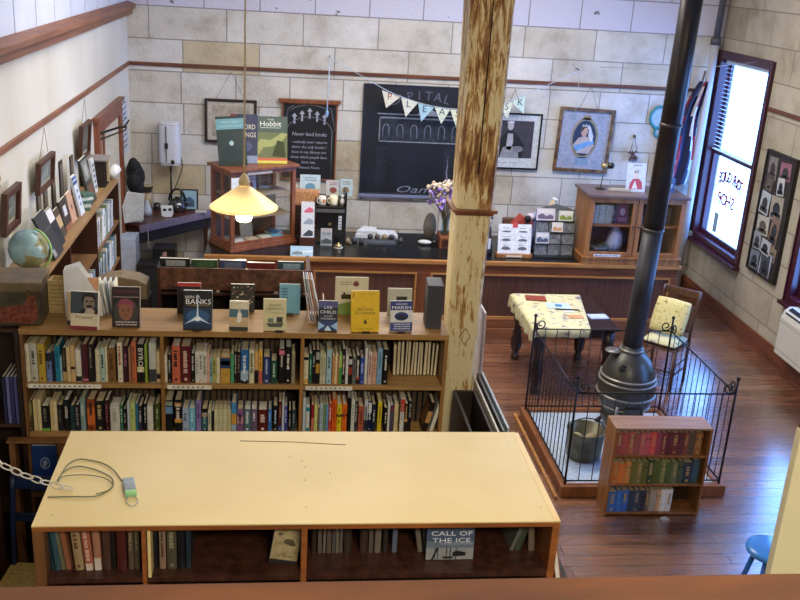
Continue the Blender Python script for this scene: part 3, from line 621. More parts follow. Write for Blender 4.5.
F.rect(0, .70, 1, 1, '28367c'); F.txt('NGAIO', .5, .90, .5, .08, 'e6e8f0'); F.txt('MARSH', .5, .78, .86, .15, 'eceef4'); F.ell(.5, .50, .32, .14, '1b2c74'); F.ell(.5, .47, .24, .08, '10142c'); F.rect(0, .02, 1, .30, '33417f'); F.marks(.12, .06, .9, .28, 'c8ccdc', 3)
x, y, z, w_, h_ = tb(388, 412, 318, 290)
o, F = facebook(x, y+.05, z, w_, h_, .02, 'b9bbaa', 'pale grey-green book behind the blue and white oval paperback', lean=6); F.rect(.35, .55, .8, .7, '2f2c26')
for (px_, py_, who) in ((279, 333, 'pale yellow-green paperback'), (366, 334, 'yellow novel'), (401, 334, 'blue and white oval paperback'), (197, 332, 'spaceship hardback')):
    p = at(px_, py_, Z=BZ); stand(p.x, p.y+.005, BZ, 'low brown book rest under the '+who, 12, 0, .06, .045)
# dark grey slab bookend by the post
a, b_ = top(425.5, 329), top(440.5, 329)
bk = thing('bookend', 'tall charcoal grey box-shaped bookend standing beside the peeling post', 'bookend', ((a.x+b_.x)/2, a.y, BZ+.0005), R(-3))
G().box((-.047, 0, 0), (.047, .17, .275)).out('body', flat('3c3c44', .5, 0, .05), bk, .003)
# leaning brochures in a rack
rk = thing('brochure_rack', 'small clear-sided rack holding tilted white and blue brochures', 'rack', (.215, 5.42, BZ+.0005))
G().box((-.05, 0, 0), (.05, .18, .006)).box((-.05, 0, .006), (-.044, .18, .13)).box((.044, 0, .006), (.05, .18, .13)).out('tray', flat('cbb49a', .5), rk, .001)
for i, (c, dx, dr) in enumerate((('d8dce4', -.03, -8), ('8fa2c4', -.015, -10), ('e2e2e6', 0, -13), ('b85a44', .012, -16), ('d0d4dc', .022, -20))):
    dx = [-.036, -.018, -.002, .014, .03][i]; dr = [-9, -10, -11, -12, -13][i]
    br_ = thing('brochure', '%s brochure leaning in the rack, %s from left' % (['white', 'slate blue', 'plain white', 'orange-red', 'grey'][i], ORD[i+1]), 'brochure', (.215+dx, 5.44, BZ+.008), 0, 'brochures in the small rack', 0, R(dr))
    G().box((-.002, 0, 0), (.002, .14, .27)).out('cover', flat(c, .35), br_)
    G().box((.002, .004, .002), (.004, .138, .266)).out('page_block', M_PAGEW, br_)

# ---- left end of the long bookcase
a, b_ = at(4, 327, Z=2.02), at(46, 327, Z=2.02)
bx = thing('metal_box', 'battered olive-brown tin deed box with rust-red patch, at the left end', 'box', (-1.475, 5.30, 2.0215), R(3))
M_TIN = mottled('worn_olive_tin', ['2e2a20', '474030', '5c543e'], 9, .5, .3)
M_RUST = mottled('rust_patch', ['3a1c12', '6b3420', '8c4a2c'], 40, .8)
G().box((-.135, 0, 0), (.135, .27, .24)).out('body', M_TIN, bx, .006)
G().box((-.142, -.007, .20), (.142, .277, .262)).out('lid', mottled('worn_tin_lid', ['463c2c', '64563f', '7c6c50'], 9, .5, .3), bx, .008)
G().prism([(-.09, .02), (.09, .015), (.115, .06), (.11, .18), (.07, .19), (.05, .13), (-.085, .11)], -.0015, 0, 'y').out('rust_patch', M_RUST, bx)
G().box((.06, -.012, .18), (.085, -.006, .22)).out('hasp', flat('6b5a3c', .4, .8), bx, .001)
ss = thing('side_shelf', 'narrow dark shelf unit against the left end of the long bookcase', 'shelf', (0, 0, 0))
for a_, b2 in (((-1.86, 5.30, 0), (-1.84, 5.62, 2.0)), ((-1.50, 5.30, 0), (-1.475, 5.62, 2.0)), ((-1.84, 5.6, 0), (-1.50, 5.62, 2.0))): G().box(a_, b2).out('side_panel', flat('2a1a12', .5), ss, .002)
for z in (.3, .8, 1.38, 1.98): G().box((-1.84, 5.30, z), (-1.50, 5.6, z+.02)).out('shelf', flat('3a2416', .5), ss, .002)
for i in range(4):
    o = book(-1.515-i*.022, 5.31, 1.401, .016, .30, .2, ['4a4c86', '2e3468', '6a6aa0', '23284c'][i], '%s magazine binder in the dark side shelf, %s from right' % (['lilac', 'blue', 'pale purple', 'navy'][i], ORD[i+1]), 'magazine binders in the dark side shelf', soft=True)
mf = thing('magazine_file', 'tan cardboard magazine file with printed lines, behind the tin box', 'file box', (-1.30, 5.52, 2.0215), R(-4))
m_ = flat('b59c68', .7)
G().box((-.05, 0, 0), (.05, .005, .20)).box((-.05, .005, 0), (-.045, .10, .20)).box((.045, .005, 0), (.05, .10, .20)).box((-.045, .095, 0), (.045, .10, .20)).box((-.045, .005, 0), (.045, .095, .004)).out('body', m_, mf)
g = G()
for i in range(6): g.box((-.038, -.001, .05+i*.024), (.038, 0, .053+i*.024))
g.out('printed_lines', flat('5c4c30', .7), mf)
wf = thing('magazine_file', 'white slant-cut magazine file standing behind the moustached-man biography', 'file box', (-1.14, 5.47, 2.0215), R(4))
g = G(); pr = [(-.105, 0), (.105, 0), (.105, .10), (-.02, .315), (-.105, .285)]
g.prism(pr, 0, .004, 'y').prism(pr, .076, .08, 'y').box((-.105, .004, 0), (-.101, .076, .28)).box((-.101, .004, 0), (.105, .076, .004)).box((.101, .004, .004), (.105, .076, .10))
g.out('body', flat('d8dade', .5, 0, .03), wf, .001)
for i, c in enumerate(('d4a27c', '9a5a3c', 'e0ddd0')):
    pm = thing('magazine', '%s magazine standing inside the white slant-cut file' % ['peach', 'rust', 'cream'][i], 'magazine', (-1.14, 5.47+.012+i*.02, 2.028), R(4), 'magazines in the white file')
    G().box((-.08, 0, 0), (.082, .003, .23-i*.01)).out('cover', flat(c, .4), pm); G().box((-.079, .003, .001), (.081, .010, .228-i*.01)).out('page_block', M_PAGEW, pm)
for i, c in enumerate(('aab8cc', 'd6dade', '6f86b4', 'c4ccd6')):
    pm = thing('magazine', '%s magazine leaning between the white file and headscarf book' % ['pale blue', 'white', 'mid blue', 'silver grey'][i], 'magazine', (-1.03+i*.022, 5.50, 2.0235), 0, 'magazines leaning on the long bookcase', 0, R(-12+i*3))
    G().box((-.002, 0, 0), (.002, .12, .20)).out('cover', flat(c, .35), pm); G().box((.002, .003, .001), (.006, .118, .198)).out('page_block', M_PAGEW, pm)
tr = thing('paper_tray', 'tan shallow curved tray behind the headscarf book', 'tray', (-1.0, 5.9, 1.98))
G().prism([(-.16, 0), (.16, 0), (.16, .10), (.10, .13), (0, .145), (-.10, .13), (-.16, .10)], 0, .16, 'y').out('body', flat('7c6a50', .7), tr, .004)
G().box((-.17, -.01, -1.98), (.17, .17, 0)).out('stand', flat('231811', .7), tr)

# ================================================================ POST, PENDANT LAMP
pp = thing('timber_post', 'square timber post with badly peeling cream paint, in front of the counter', 'post', (1.19, 5.85, 0))
M_POST = post_mat()
hw0, hw1 = .098, .132
g = G()
def sq(h, z, c=.018, dx=0): return [(-h+c+dx, -h, z), (h-c+dx, -h, z), (h+dx, -h+c, z), (h+dx, h-c, z), (h-c+dx, h, z), (-h+c+dx, h, z), (-h+dx, h-c, z), (-h+dx, -h+c, z)]
zs_ = [0, .8, 1.6, 2.2, 2.8, 3.4, 4.0, ZC]; vs = []
for i, z in enumerate(zs_): vs += sq(hw0+(hw1-hw0)*(max(0, z-1.6)/2.4 if z < 4 else 1), z, .016, .012*math.sin(i*1.7)*.3)
g.add(vs, [(i*8+j, i*8+(j+1) % 8, (i+1)*8+(j+1) % 8, (i+1)*8+j) for i in range(len(zs_)-1) for j in range(8)])
g.out('shaft', M_POST, pp)
h = .122
G().prism([(-h, -h), (h, -h), (h, h), (-h, h)], 2.635, 2.655).prism([(-h-.02, -h-.02), (h+.02, -h-.02), (h+.02, h+.02), (-h-.02, h+.02)], 2.655, 2.675).out('collar_moulding', M_CASE, pp, .004)
G().box((-.004, -.134, 2.9), (.003, -.128, ZC)).out('crack', flat('1d120a', .9), pp)
dz = G(); z0 = 1.82
for a, b_ in (((0, .058), (.035, 0)), ((.035, 0), (0, -.058)), ((0, -.058), (-.035, 0)), ((-.035, 0), (0, .058))):
    dz.tube([(a[0]+.01, -hw0-.005, z0+a[1]), (b_[0]+.01, -hw0-.005, z0+b_[1])], .0025, 4)
q_ = dz.out('carved_diamond', flat('2c1e12', .8), pp)

def pendant(loc, lab, power=None):
    x, y, z = loc
    o = thing('pendant_lamp', lab, 'lamp', loc)
    m = mottled('cream_enamel_shade', ['dcc48c', 'e8d4a0', 'ecdcb0'], 3, .35, bmp=0)
    nt_ = m.node_tree; pb = nt_.nodes['Principled BSDF']; tl = nt_.nodes.new('ShaderNodeBsdfTranslucent'); tl.inputs[0].default_value = (1, .9, .68, 1)
    mx = nt_.nodes.new('ShaderNodeMixShader'); mx.inputs[0].default_value = .3
    nt_.links.new(pb.outputs[0], mx.inputs[1]); nt_.links.new(tl.outputs[0], mx.inputs[2]); nt_.links.new(mx.outputs[0], nt_.nodes['Material Output'].inputs[0])
    G().lathe([(.229, -.004), (.232, .004), (.215, .018), (.13, .082), (.055, .135), (.035, .15), (.031, .146), (.05, .13), (.126, .076), (.21, .012), (.225, .0), (.229, -.004)], n=40, cap=False).out('shade', m, o)
    G().lathe([(.036, .155), (.038, .18), (.030, .205), (.016, .225), (.006, .235)], n=20).out('gallery', flat('c9b27c', .4), o)
    G().tube([(0, 0, .23), (0, 0, ZC-z)], .0065, 8).out('cord', flat('c9b88c', .5), o)
    G().lathe([(.012, .13), (.022, .10), (.022, .02)], n=14).out('lamp_holder', flat('e0dccf', .5), o)
    G().lathe([(.021, .02), (.045, .0), (.056, -.03), (.055, -.075), (.045, -.095), (.0001, -.102)], n=20).out('bulb', emis('fff0d0', 22), o)
    l = bpy.data.lights.new('bulb_light', 'POINT'); l.energy = 26; l.color = (1, .82, .55); l.shadow_soft_size = .05
    lo = bpy.data.objects.new('bulb_light', l); COL.objects.link(lo); lo.parent = o; lo.location = (0, 0, -.14)
p = at(244, 207, Y=6.5)
pendant((p.x, 6.5, p.z), 'cream conical pendant lamp on a long pale cord, bulb lit, above the centre bookcases')

# ================================================================ SECOND BOOKCASE (back towards us, behind the long one)
dc = thing('bookcase', 'dark stained bookcase seen from its mottled back, between the long bookcase and counter', 'bookcase', (0, 0, 0))
M_MOT = mottled('mottled_brown_hardboard', ['3a2216', '5c3826', '7c4e34'], 30, .6)
D0, D1, DY, DZ = -.775, .19, 5.92, 2.19
G().box((D0+.02, DY, 2.045), (D1-.02, DY+.012, DZ)).out('back_panel', M_MOT, dc)
G().box((D0, DY, 0), (D0+.022, DY+.34, DZ)).out('side_panel', M_DARK, dc, .002)
G().box((D1-.022, DY, 0), (D1, DY+.34, DZ)).out('side_panel', M_DARK, dc, .002)
for z in (.1, .8, 1.5, 2.02): G().box((D0+.022, DY+.02, z-.02), (D1-.022, DY+.34, z)).out('shelf', M_DARK, dc, .002)
G().box((D0+.022, DY+.30, .1), (D1-.022, DY+.31, 1.98)).out('recess_dark_board', flat('1b110c', .8), dc)  # near-black sheet added for the dark of the open recess
for i, (a, b_, yp, c, c2, nm_) in enumerate(((160, 190, 257.5, '1a1c20', '9aa0a0', 'black'), (191.5, 217.5, 259, '2f5236', '47683f', 'dark green'), (219.5, 246, 259.5, '3a4c74', '6a7488', 'slate blue'), (247.5, 275, 262, '6b2320', None, 'dark red'), (278, 304, 261, '2f4f56', '8fa6b4', 'grey-blue'))):
    pa, pb = at(a, yp, Y=6.0), at(b_, yp, Y=6.0); hh_ = pa.z-2.02
    o = thing('book', '%s hardback seen from behind, %s from left above the mottled dark panel' % (nm_, ORD[i+1]), 'book', ((pa.x+pb.x)/2, 5.985, 2.0205), 0, 'books on the second bookcase')
    ww = (pb.x-pa.x)/2
    G().box((-ww, 0, 0), (ww, .003, hh_)).box((-ww, .027, 0), (ww, .03, hh_)).box((ww-.003, .003, 0), (ww, .027, hh_)).out('cover', flat(c, .4), o)
    G().box((-ww, .003, .002), (ww-.003, .027, hh_-.002)).out('page_block', M_PAGEW, o)
    if c2: G().box((-ww*.6, -.0008, hh_-.05), (ww*.7, 0, hh_-.012)).out('cover_art', flat(c2, .4), o)

# ================================================================ NEAR BOOKCASE (cream top, foreground)
NX0, NX1, NYF, NYB, NZ = -.915, 1.142, 3.265, 4.04, 2.01
nb = thing('bookcase', 'low-cut bookcase with a wide bare cream top, nearest the railing', 'bookcase', (0, 0, 0))
M_EDGE = wood('9c5e2e', '7c4520', .4)
g = G().prism([(NX0, NYF), (NX1, NYF), (NX1-.015, NYB), (NX0-.012, NYB)], NZ-.006, NZ); g.out('top_sheet', M_PLY, nb, .001)
G().box((NX0, NYF+.002, NZ-.028), (NX1, NYB, NZ-.0065)).out('top_board', M_EDGE, nb, .002)
e_ = G().box((NX1-.028, NYF-.0005, NZ), (NX1-.001, NYB-.01, NZ+.0015)).out('edge_strip', mottled('honey_edging', ['d6b46c', 'dfc07c', 'e6cb8c'], 3, .4, bmp=0), nb)
for a, b_, f in ((NX0, NX0+.042, 0), (-.512, -.495, 0), (.102, .125, 0), (NX1-.03, NX1, 0)):
    G().box((a, NYF+.002, 0), (b_, NYB, NZ-.028)).out('upright', M_SHELFD if a < -.8 else M_EDGE, nb, .002)
for z in (1.768, 1.40, 1.0, .6, .2):
    G().box((NX0+.042, NYF+.004, z-.02), (NX1-.03, NYB-.02, z)).out('shelf', M_DARK, nb)  # dark wood colour deepens the shade inside this bookcase
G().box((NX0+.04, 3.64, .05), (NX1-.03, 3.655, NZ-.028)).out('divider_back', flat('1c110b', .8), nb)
g = G()
for (px_, py_) in ((290, 457), (302, 461), (305, 467), (305, 480), (541, 507), (507, 442), (52, 515), (306, 507), (330, 473)):
    p = at(px_, py_, Z=NZ); g.lathe([(.003, 0), (.0001, .0008)], (p.x, p.y, NZ), 8)
p0, p1 = at(240, 441, Z=NZ), at(346, 445, Z=NZ)
g.tube([(p0.x, p0.y, NZ+.0003), ((p0.x+p1.x)/2, p0.y-.01, NZ+.0003), (p1.x, p1.y, NZ+.0003)], .0018, 4)
g.out('nail_holes', flat('3c2c18', .8), nb)
# books in the near bookcase
zN = 1.7685
def nbook(px0, px1, col, lab, lean=0, title=None, h=.205, y=3.33, bands=(), dpt=.17):
    a, b_ = at(px0, 560, Y=y), at(px1, 560, Y=y)
    return book((a.x+b_.x)/2, y, zN, (b_.x-a.x)*.95, h, dpt, col, lab, 'books in the near bookcase', bands, title, R(lean))
for (a, b_, c, l, ln, t) in ((49, 54.5, '16262c', 'black-green book, first at the left end of the near bookcase', -5, None), (55, 61, '33505c', 'slate blue book, second at the left end of the near bookcase', -5, None), (61.5, 65, '6b6a50', 'thin olive book, third at the left end of the near bookcase', -6, None),
        (66, 71, '8c5a40', 'tan-brown book, fourth at the left end of the near bookcase', -6, None), (75, 84, '9c8460', 'cream book with brown pictured spine, fifth in the near bookcase', -4, '5c3a24'), (85, 94, '9a5a40', 'pink-brown book with torn white foot, sixth in the near bookcase', -4, 'c8a08c'), (94.5, 102, 'a07058', 'brown book with large white torn foot, seventh in the near bookcase', -2, None),
        (103, 111, '4a3024', 'dull brown book, eighth in the near bookcase', 0, None), (111.5, 116, '1c1512', 'black book, ninth in the near bookcase', 0, None), (117, 127, '4c1f18', 'dark red-brown book, tenth in the near bookcase', 0, None), (128.5, 134, '5a4a3a', 'mottled brown book, eleventh in the near bookcase', 0, '8c7a60'), (134.5, 140, '4a4232', 'dark olive book left of the thin pale divider', 0, '7a6c50'),
        (148, 153, '3c4a84', 'bright blue book right of the thin pale divider', 0, 'aab4d8'), (154, 158, '16171c', 'black book, second right of the thin pale divider', 0, None), (159.5, 166, '8c7060', 'buff book with checked dark marks, third right of the divider', 0, '2a2220'), (167, 177, '4c4a3a', 'grey-green mottled book, fourth right of the divider', 0, '8c8468'), (178, 185, '14171a', 'black book, fifth right of the thin pale divider', 0, None), (186, 191, '1f2f38', 'dark blue book, sixth right of the thin pale divider', 0, None)):
    o = nbook(a, b_, c, l, ln, t)
    if 'torn' in l: G().box((-.012, -.006, 0), (.012, -.0025, .055 if 'large' in l else .03)).out('torn_jacket', flat('c8c0b4', .6), o)
dv = G().box((-.49, 3.27, 1.769), (-.478, 3.6, 1.98)).out('divider', M_PLY, nb)
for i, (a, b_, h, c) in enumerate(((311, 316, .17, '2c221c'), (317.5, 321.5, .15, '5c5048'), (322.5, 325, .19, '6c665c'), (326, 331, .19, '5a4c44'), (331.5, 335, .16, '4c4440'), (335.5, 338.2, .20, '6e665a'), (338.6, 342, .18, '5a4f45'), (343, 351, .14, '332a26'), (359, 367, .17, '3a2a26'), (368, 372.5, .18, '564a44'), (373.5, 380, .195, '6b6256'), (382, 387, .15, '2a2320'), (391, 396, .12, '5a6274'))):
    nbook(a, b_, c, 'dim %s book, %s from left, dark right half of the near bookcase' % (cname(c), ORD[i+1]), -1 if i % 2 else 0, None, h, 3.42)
for i, (a, b_, ln) in enumerate(((417, 422, -9), (423, 426, -6), (508, 512, 17), (513, 519, 14), (527, 533, -5))):
    nbook(a, b_, ['6b6256', '3a3430', '5c5a54', '3c4434', '6a5c4c'][i], '%s leaning book, %s of five leaning around the ship cover, left to right' % (['grey', 'charcoal', 'pale grey', 'dark green', 'tan'][i], ORD[i+1]), ln, None, .17, 3.42)
# CALL OF THE ICE, cover outwards
a, b_ = at(427, 530, Y=3.38), at(474.5, 530, Y=3.38)
zt = at(450, 530, Y=3.38).z
o, F = facebook((a.x+b_.x)/2, 3.36, zN, b_.x-a.x, (zt-zN)/math.cos(R(5))+.01, .02, '46546c', 'blue-grey book with ship masts cover and two lines of white capitals', 5)
F.rect(0, 0, 1, .38, '8a8c8c', 'cover_sky'); F.rect(0, .38, 1, .6, '64707e', 'cover_sky')
F.txt('CALL OF', .52, .84, .86, .165, 'd6d8dc', ys=1.25); F.txt('THE ICE', .52, .62, .80, .165, 'd6d8dc', ys=1.25); F.marks(.3, .48, .95, .56, '8c94a0', 1)
for u in (.18, .24, .42, .50, .62): F.rect(u, .02, u+.015, .42-.1*abs(u-.4), '14181e')
F.poly([(.56, .12), (.82, .14), (.84, .24), (.66, .30), (.56, .26)], '12151a'); F.poly([(.10, 0), (.14, 0), (.26, .40), (.22, .40)], '12151a'); F.rect(.34, .06, .56, .12, '12151a')
# tilted framed print hung from the top of the open bay
tp = thing('print', 'aged buff print with brown foliage, tilted inside the dark middle bay', 'print', (.03, 3.34, 1.772), 0, None, R(-8), R(9))
G().box((-.055, 0, .02), (.055, .004, .20)).out('sheet', mottled('buff_print', ['7c6c48', '9c8c64', 'ac9c74'], 30, .7), tp)
G().box((-.058, .004, 0), (.058, .02, .195)).out('backing', flat('14110f', .7), tp)
g = G()
for (u, v, r_) in ((-.02, .16, .018), (.01, .10, .022), (.025, .09, .014), (-.03, .13, .01), (.0, .17, .012)): g.prism(ell(u, v, r_, r_*.6, 9), -.001, 0, 'y')
g.out('foliage_print', flat('54492e', .8), tp)
text('print_caption', 'The Garden', .016, flat('4a3f2a', .7), tp, (0, -.0006, .038))
# cord and small box lying on the cream top
M_CORD = flat('6b6f58', .5)
cp = lambda q, dz=.0: (at(q[0], q[1], Z=NZ).x, at(q[0], q[1], Z=NZ).y, NZ+.004+dz)
cr = G()
loop = [(48, 498), (70, 498), (95, 498), (107, 492), (113, 487), (112, 480), (104, 474), (92, 470), (78, 468), (66, 471), (59, 479), (58, 484), (62, 474), (68, 466), (78, 461), (90, 461), (104, 465), (115, 473), (122, 482)]
def smooth(P, n=4):
    out = []
    for i in range(len(P)-1):
        p0, p1, p2, p3 = [Vector(P[max(0, min(len(P)-1, i+k))]) for k in (-1, 0, 1, 2)]
        for j in range(n):
            t = j/n; out.append(.5*((2*p1)+(-p0+p2)*t+(2*p0-5*p1+4*p2-p3)*t*t+(-p0+3*p1-3*p2+p3)*t**3))
    return out+[Vector(P[-1])]
cr.tube(smooth([cp(q, .002*(i % 3)) for i, q in enumerate(loop)]), .0028, 6)
cr.tube(smooth([cp(q, .006) for q in ((58, 482), (66, 478), (86, 477), (104, 480), (113, 487), (107, 493), (96, 496))]), .0022, 6)
tag(cr.out('cord', M_CORD), 'thin grey-green cord coiled on the cream bookcase top', 'cord')
p0, p1 = at(126, 484, Z=NZ), at(134, 499, Z=NZ)
dg_ = thing('adaptor', 'small white and green adaptor block on the cream bookcase top', 'adaptor', ((p0.x+p1.x)/2, (p0.y+p1.y)/2, NZ+.0005), R(14))
dg_.scale = (1.2, 1.2, 1.6)
G().box((-.02, -.02, 0), (.02, .06, .016)).out('body', flat('8c98a0', .4), dg_, .004)
G().box((-.019, -.042, .001), (.019, -.02, .015)).out('end_cap', flat('8fc88c', .4), dg_, .003)
g = G()
for s_ in (-1, 1): g.tube(smooth([(s_*.008, -.042, .006), (s_*.018, -.065, .004), (s_*.015, -.09, .004), (s_*.002, -.105, .004)]), .0016, 5)
g.out('wire_loop', flat('9ca8a4', .4), dg_)
# plastic chain from the left to the cord
A, B = at(-30, 446, Z=2.14), at(72, 489, Z=NZ+.012)
ch = thing('chain', 'white plastic link chain sagging across to the cream bookcase top', 'chain', tuple(A))
n = 10; pts = [Vector(A).lerp(Vector(B), i/n)-Vector((0, 0, .03*math.sin(PI*i/n)))-Vector(A) for i in range(n+1)]
for i in range(n):
    a, b_ = pts[i], pts[i+1]; d_ = (b_-a); L = d_.length*.62; c_ = (a+b_)/2; d_.normalize(); s1 = d_.cross(Vector((0, 0, 1))).normalized(); s1 = s1 if i % 2 else d_.cross(s1)
    G().tube([c_+d_*L*math.cos(t_)+s1*.014*math.sin(t_) for t_ in [2*PI*k/14 for k in range(14)]], .003, 6, close=True).out('link', flat('cfcabb', .4), ch)

# ================================================================ LEFT SIDE: low shelves, blue chair
lw = thing('bookcase', 'dark low bookcase against the left wall beside the blue chair', 'bookcase', (0, 0, 0))
for a_, b2 in (((-1.88, 3.9, 0), (-1.60, 3.92, 1.1)), ((-1.88, 5.14, 0), (-1.60, 5.16, 1.1)), ((-1.88, 3.92, 0), (-1.865, 5.14, 1.1))): G().box(a_, b2).out('side_panel', M_DARK, lw, .002)
for z in (.05, .4, .75, 1.08): G().box((-1.865, 3.92, z), (-1.60, 5.14, z+.02)).out('shelf', M_DARK, lw, .002)
def rowx(xf, y0, y1, z, hs, where, group, ts=(.012, .03), pal=None, d=.2, maxn=28, lean=0):
    """books on a left-wall shelf, spines facing the room (+X); counted away from us"""
    y = y0+(.006 if lean else 0); i = 0; y1 = y1-(hs*abs(math.sin(lean)))
    while y < y1 and i < maxn:
        t = random.uniform(*ts); h = hs*random.uniform(.82, 1); c = random.choice(pal); i += 1
        book(xf, y+t/2, z+.0008+abs(t/2*math.sin(lean)), t, h, d, c, '%s book, %s from the near end, %s' % (cname(c), ORD[i], where), group, (), random.choice([None, 'd8d4c4', '2a2a28']), lean, soft=t < .02, rz=R(90))
        y += t+.001
PALW = ['d4d4d0', 'b8c4cc', '8fa4bc', 'c8bca4', '3a3c44', 'd8d8da', '6f8c9c', '9c6c54', '2f4a6c', 'e0ddd0', '7c8c6c']
rowx(-1.62, 4.35, 5.1, .77, .27, 'upper shelf of low left bookcase', 'books in the low left bookcase', (.03, .055), PALW)
for i, c in enumerate(('c9c4b4', 'd6d2c6', 'a9b4bc')):
    o = thing('magazine', '%s magazine lying on the low left bookcase, %s from near end' % (['buff', 'white', 'grey-blue'][i], ORD[i+1]), 'magazine', (-1.73, 4.15+i*.34, 1.1005), R(8*i-6), 'magazines on the low left bookcase')
    G().box((-.11, -.14, 0), (.11, .14, .002)).box((-.11, -.14, .010), (.11, .14, .012)).out('cover', flat(c, .4), o); G().box((-.109, -.139, .002), (.109, .139, .010)).out('page_block', M_PAGEW, o)
# blue book with pale emblem facing out on the lower shelf of the long bookcase
a, b_ = at(31, 452, Y=5.25), at(56, 452, Y=5.25)
o, F = facebook((a.x+b_.x)/2, 5.25, .9805+.0, b_.x-a.x, .295, .03, '1c3a78', 'deep blue book with a pale round emblem, facing out below the long bookcase ledge', 3)
F.ell(.52, .62, .20, .13, '8c9cb4', 'cover_emblem'); F.ell(.52, .62, .16, .10, '1f3c78', 'cover_emblem'); F.poly([(.42, .54), (.5, .54), (.62, .62), (.56, .70), (.46, .66)], '9caabc', 'cover_emblem')
for i, (c, x_) in enumerate((('d8d4c8', -1.30), ('232530', -1.26), ('8c3c28', -1.215), ('d0ccc0', -1.18), ('2a4a7c', -1.14), ('b87c44', -1.10), ('d8d8d4', -1.06), ('1c1c20', -1.02))):
    book(x_, 5.26, .6215, .028, .25, .17, c, '%s book, %s from left, on the shelf beneath the deep blue book' % (cname(c), ORD[i+1]), 'books beneath the deep blue book', (), '9c988c')
# blue wooden chair
def chair(name, label, loc, rz, m, back_h=.95, seat=.45, w_=.42, d_=.40, slats='h', seatm=None):
    o = thing(name, label, 'chair', loc, rz)
    for sx in (-1, 1):
        G().tube([(sx*(w_/2-.02), -d_/2+.02, 0), (sx*(w_/2-.02), -d_/2+.02, seat-.02)], .017, 8).out('leg', m, o)
        G().tube(smooth([(sx*(w_/2-.02), d_/2-.0, 0), (sx*(w_/2-.02), d_/2-.02, seat-.02), (sx*(w_/2-.02), d_/2+.0, seat+.2), (sx*(w_/2-.015), d_/2+.07, back_h)]), .017, 8).out('leg', m, o)
    G().box((-w_/2, -d_/2, seat-.02), (w_/2, d_/2, seat)).out('seat', seatm or m, o, .008)
    for z in (.16, .26):
        for sx in (-1, 1): G().tube([(sx*(w_/2-.02), -d_/2+.02, z), (sx*(w_/2-.02), d_/2-.01, z)], .009, 6).out('stretcher', m, o)
    G().tube([(-w_/2+.02, -d_/2+.02, .2), (w_/2-.02, -d_/2+.02, .2)], .009, 6).out('stretcher', m, o)
    T = Matrix.Translation((0, d_/2+.01, seat))@Matrix.Rotation(-R(9), 4, 'X')
    hb = back_h-seat
    G().box((-w_/2+.0, -.012, hb-.075), (w_/2-.0, .012, hb+.01), 0, T).out('top_rail', m, o, .006)
    if slats == 'h': G().box((-w_/2+.02, -.008, hb*.48), (w_/2-.02, .008, hb*.48+.05), 0, T).out('back_slat', m, o, .004)
    else:
        G().box((-w_/2+.02, -.008, hb*.62), (w_/2-.02, .008, hb*.62+.035), 0, T).box((-w_/2+.02, -.008, .08), (w_/2-.02, .008, .11), 0, T).out('cross_rail', m, o, .003)
        for k in range(5):
            xx = -w_/2+.07+k*(w_-.14)/4
            G().box((xx-.01, -.005, .10), (xx+.01, .005, hb*.63), 0, T).out('back_slat', m, o, .002)
    return o
M_BLUE = flat('1d2c50', .35, 0, .1, 10)
chair('wooden_chair', 'dark blue painted tall wooden chair with straw seat, left of the cream-topped bookcase', (-1.36, 4.90, 0), R(-6), M_BLUE, 1.13, .60, .42, .34, 'h', mottled('woven_straw', ['8c7238', 'b09450', 'c4aa64'], 50, .8, vec=(1, 1, 4)))

# ================================================================ LEFT WALL BOOKCASES with a long top shelf
LXF, LZ = -1.60, 1.92
lb = thing('bookcase', 'long brown wall bookcase running down the left wall, display things on its top shelf', 'bookcase', (0, 0, 0))
G().prism([(XL+.005, 6.2), (LXF, 6.2), (LXF, 9.55), (XL+.005, 9.62)], LZ-.03, LZ).out('top_shelf', wood('9c7c54', '7c6040', .45, (10, 1, 10)), lb, .003)
for y_ in (6.2, 7.28, 8.34, 9.50): G().box((XL+.005, y_, 0), (LXF+.005, y_+.03, LZ-.03)).out('upright', M_DARK, lb, .002)
G().box((XL+.003, 6.2, 0), (XL+.012, 9.5, LZ-.03)).out('back_panel', flat('33241a', .7), lb)
LS = (1.52, 1.14, .76, .38, .06)
for z in LS:
    for a, b_ in ((6.23, 7.28), (7.31, 8.34), (8.37, 9.50)): G().box((XL+.012, a, z-.022), (LXF+(.0 if a > 8 else 0), b_, z)).out('shelf', wood('7c5a3a', '5c4028', .5, (10, 1, 10)), lb, .002)
for z in LS[:2]:
    rowx(LXF-.02, 8.39, 9.46, z, .28, '%s shelf, far bay of wall bookcase' % ('upper' if z > 1.3 else 'lower'), 'books in the far bay of the wall bookcase', (.018, .045), PALW, lean=R(7))
rowx(LXF-.02, 7.75, 8.32, 1.14, .27, 'middle bay of the wall bookcase, chest high', 'books in the middle bay of the wall bookcase', (.018, .04), PALW)
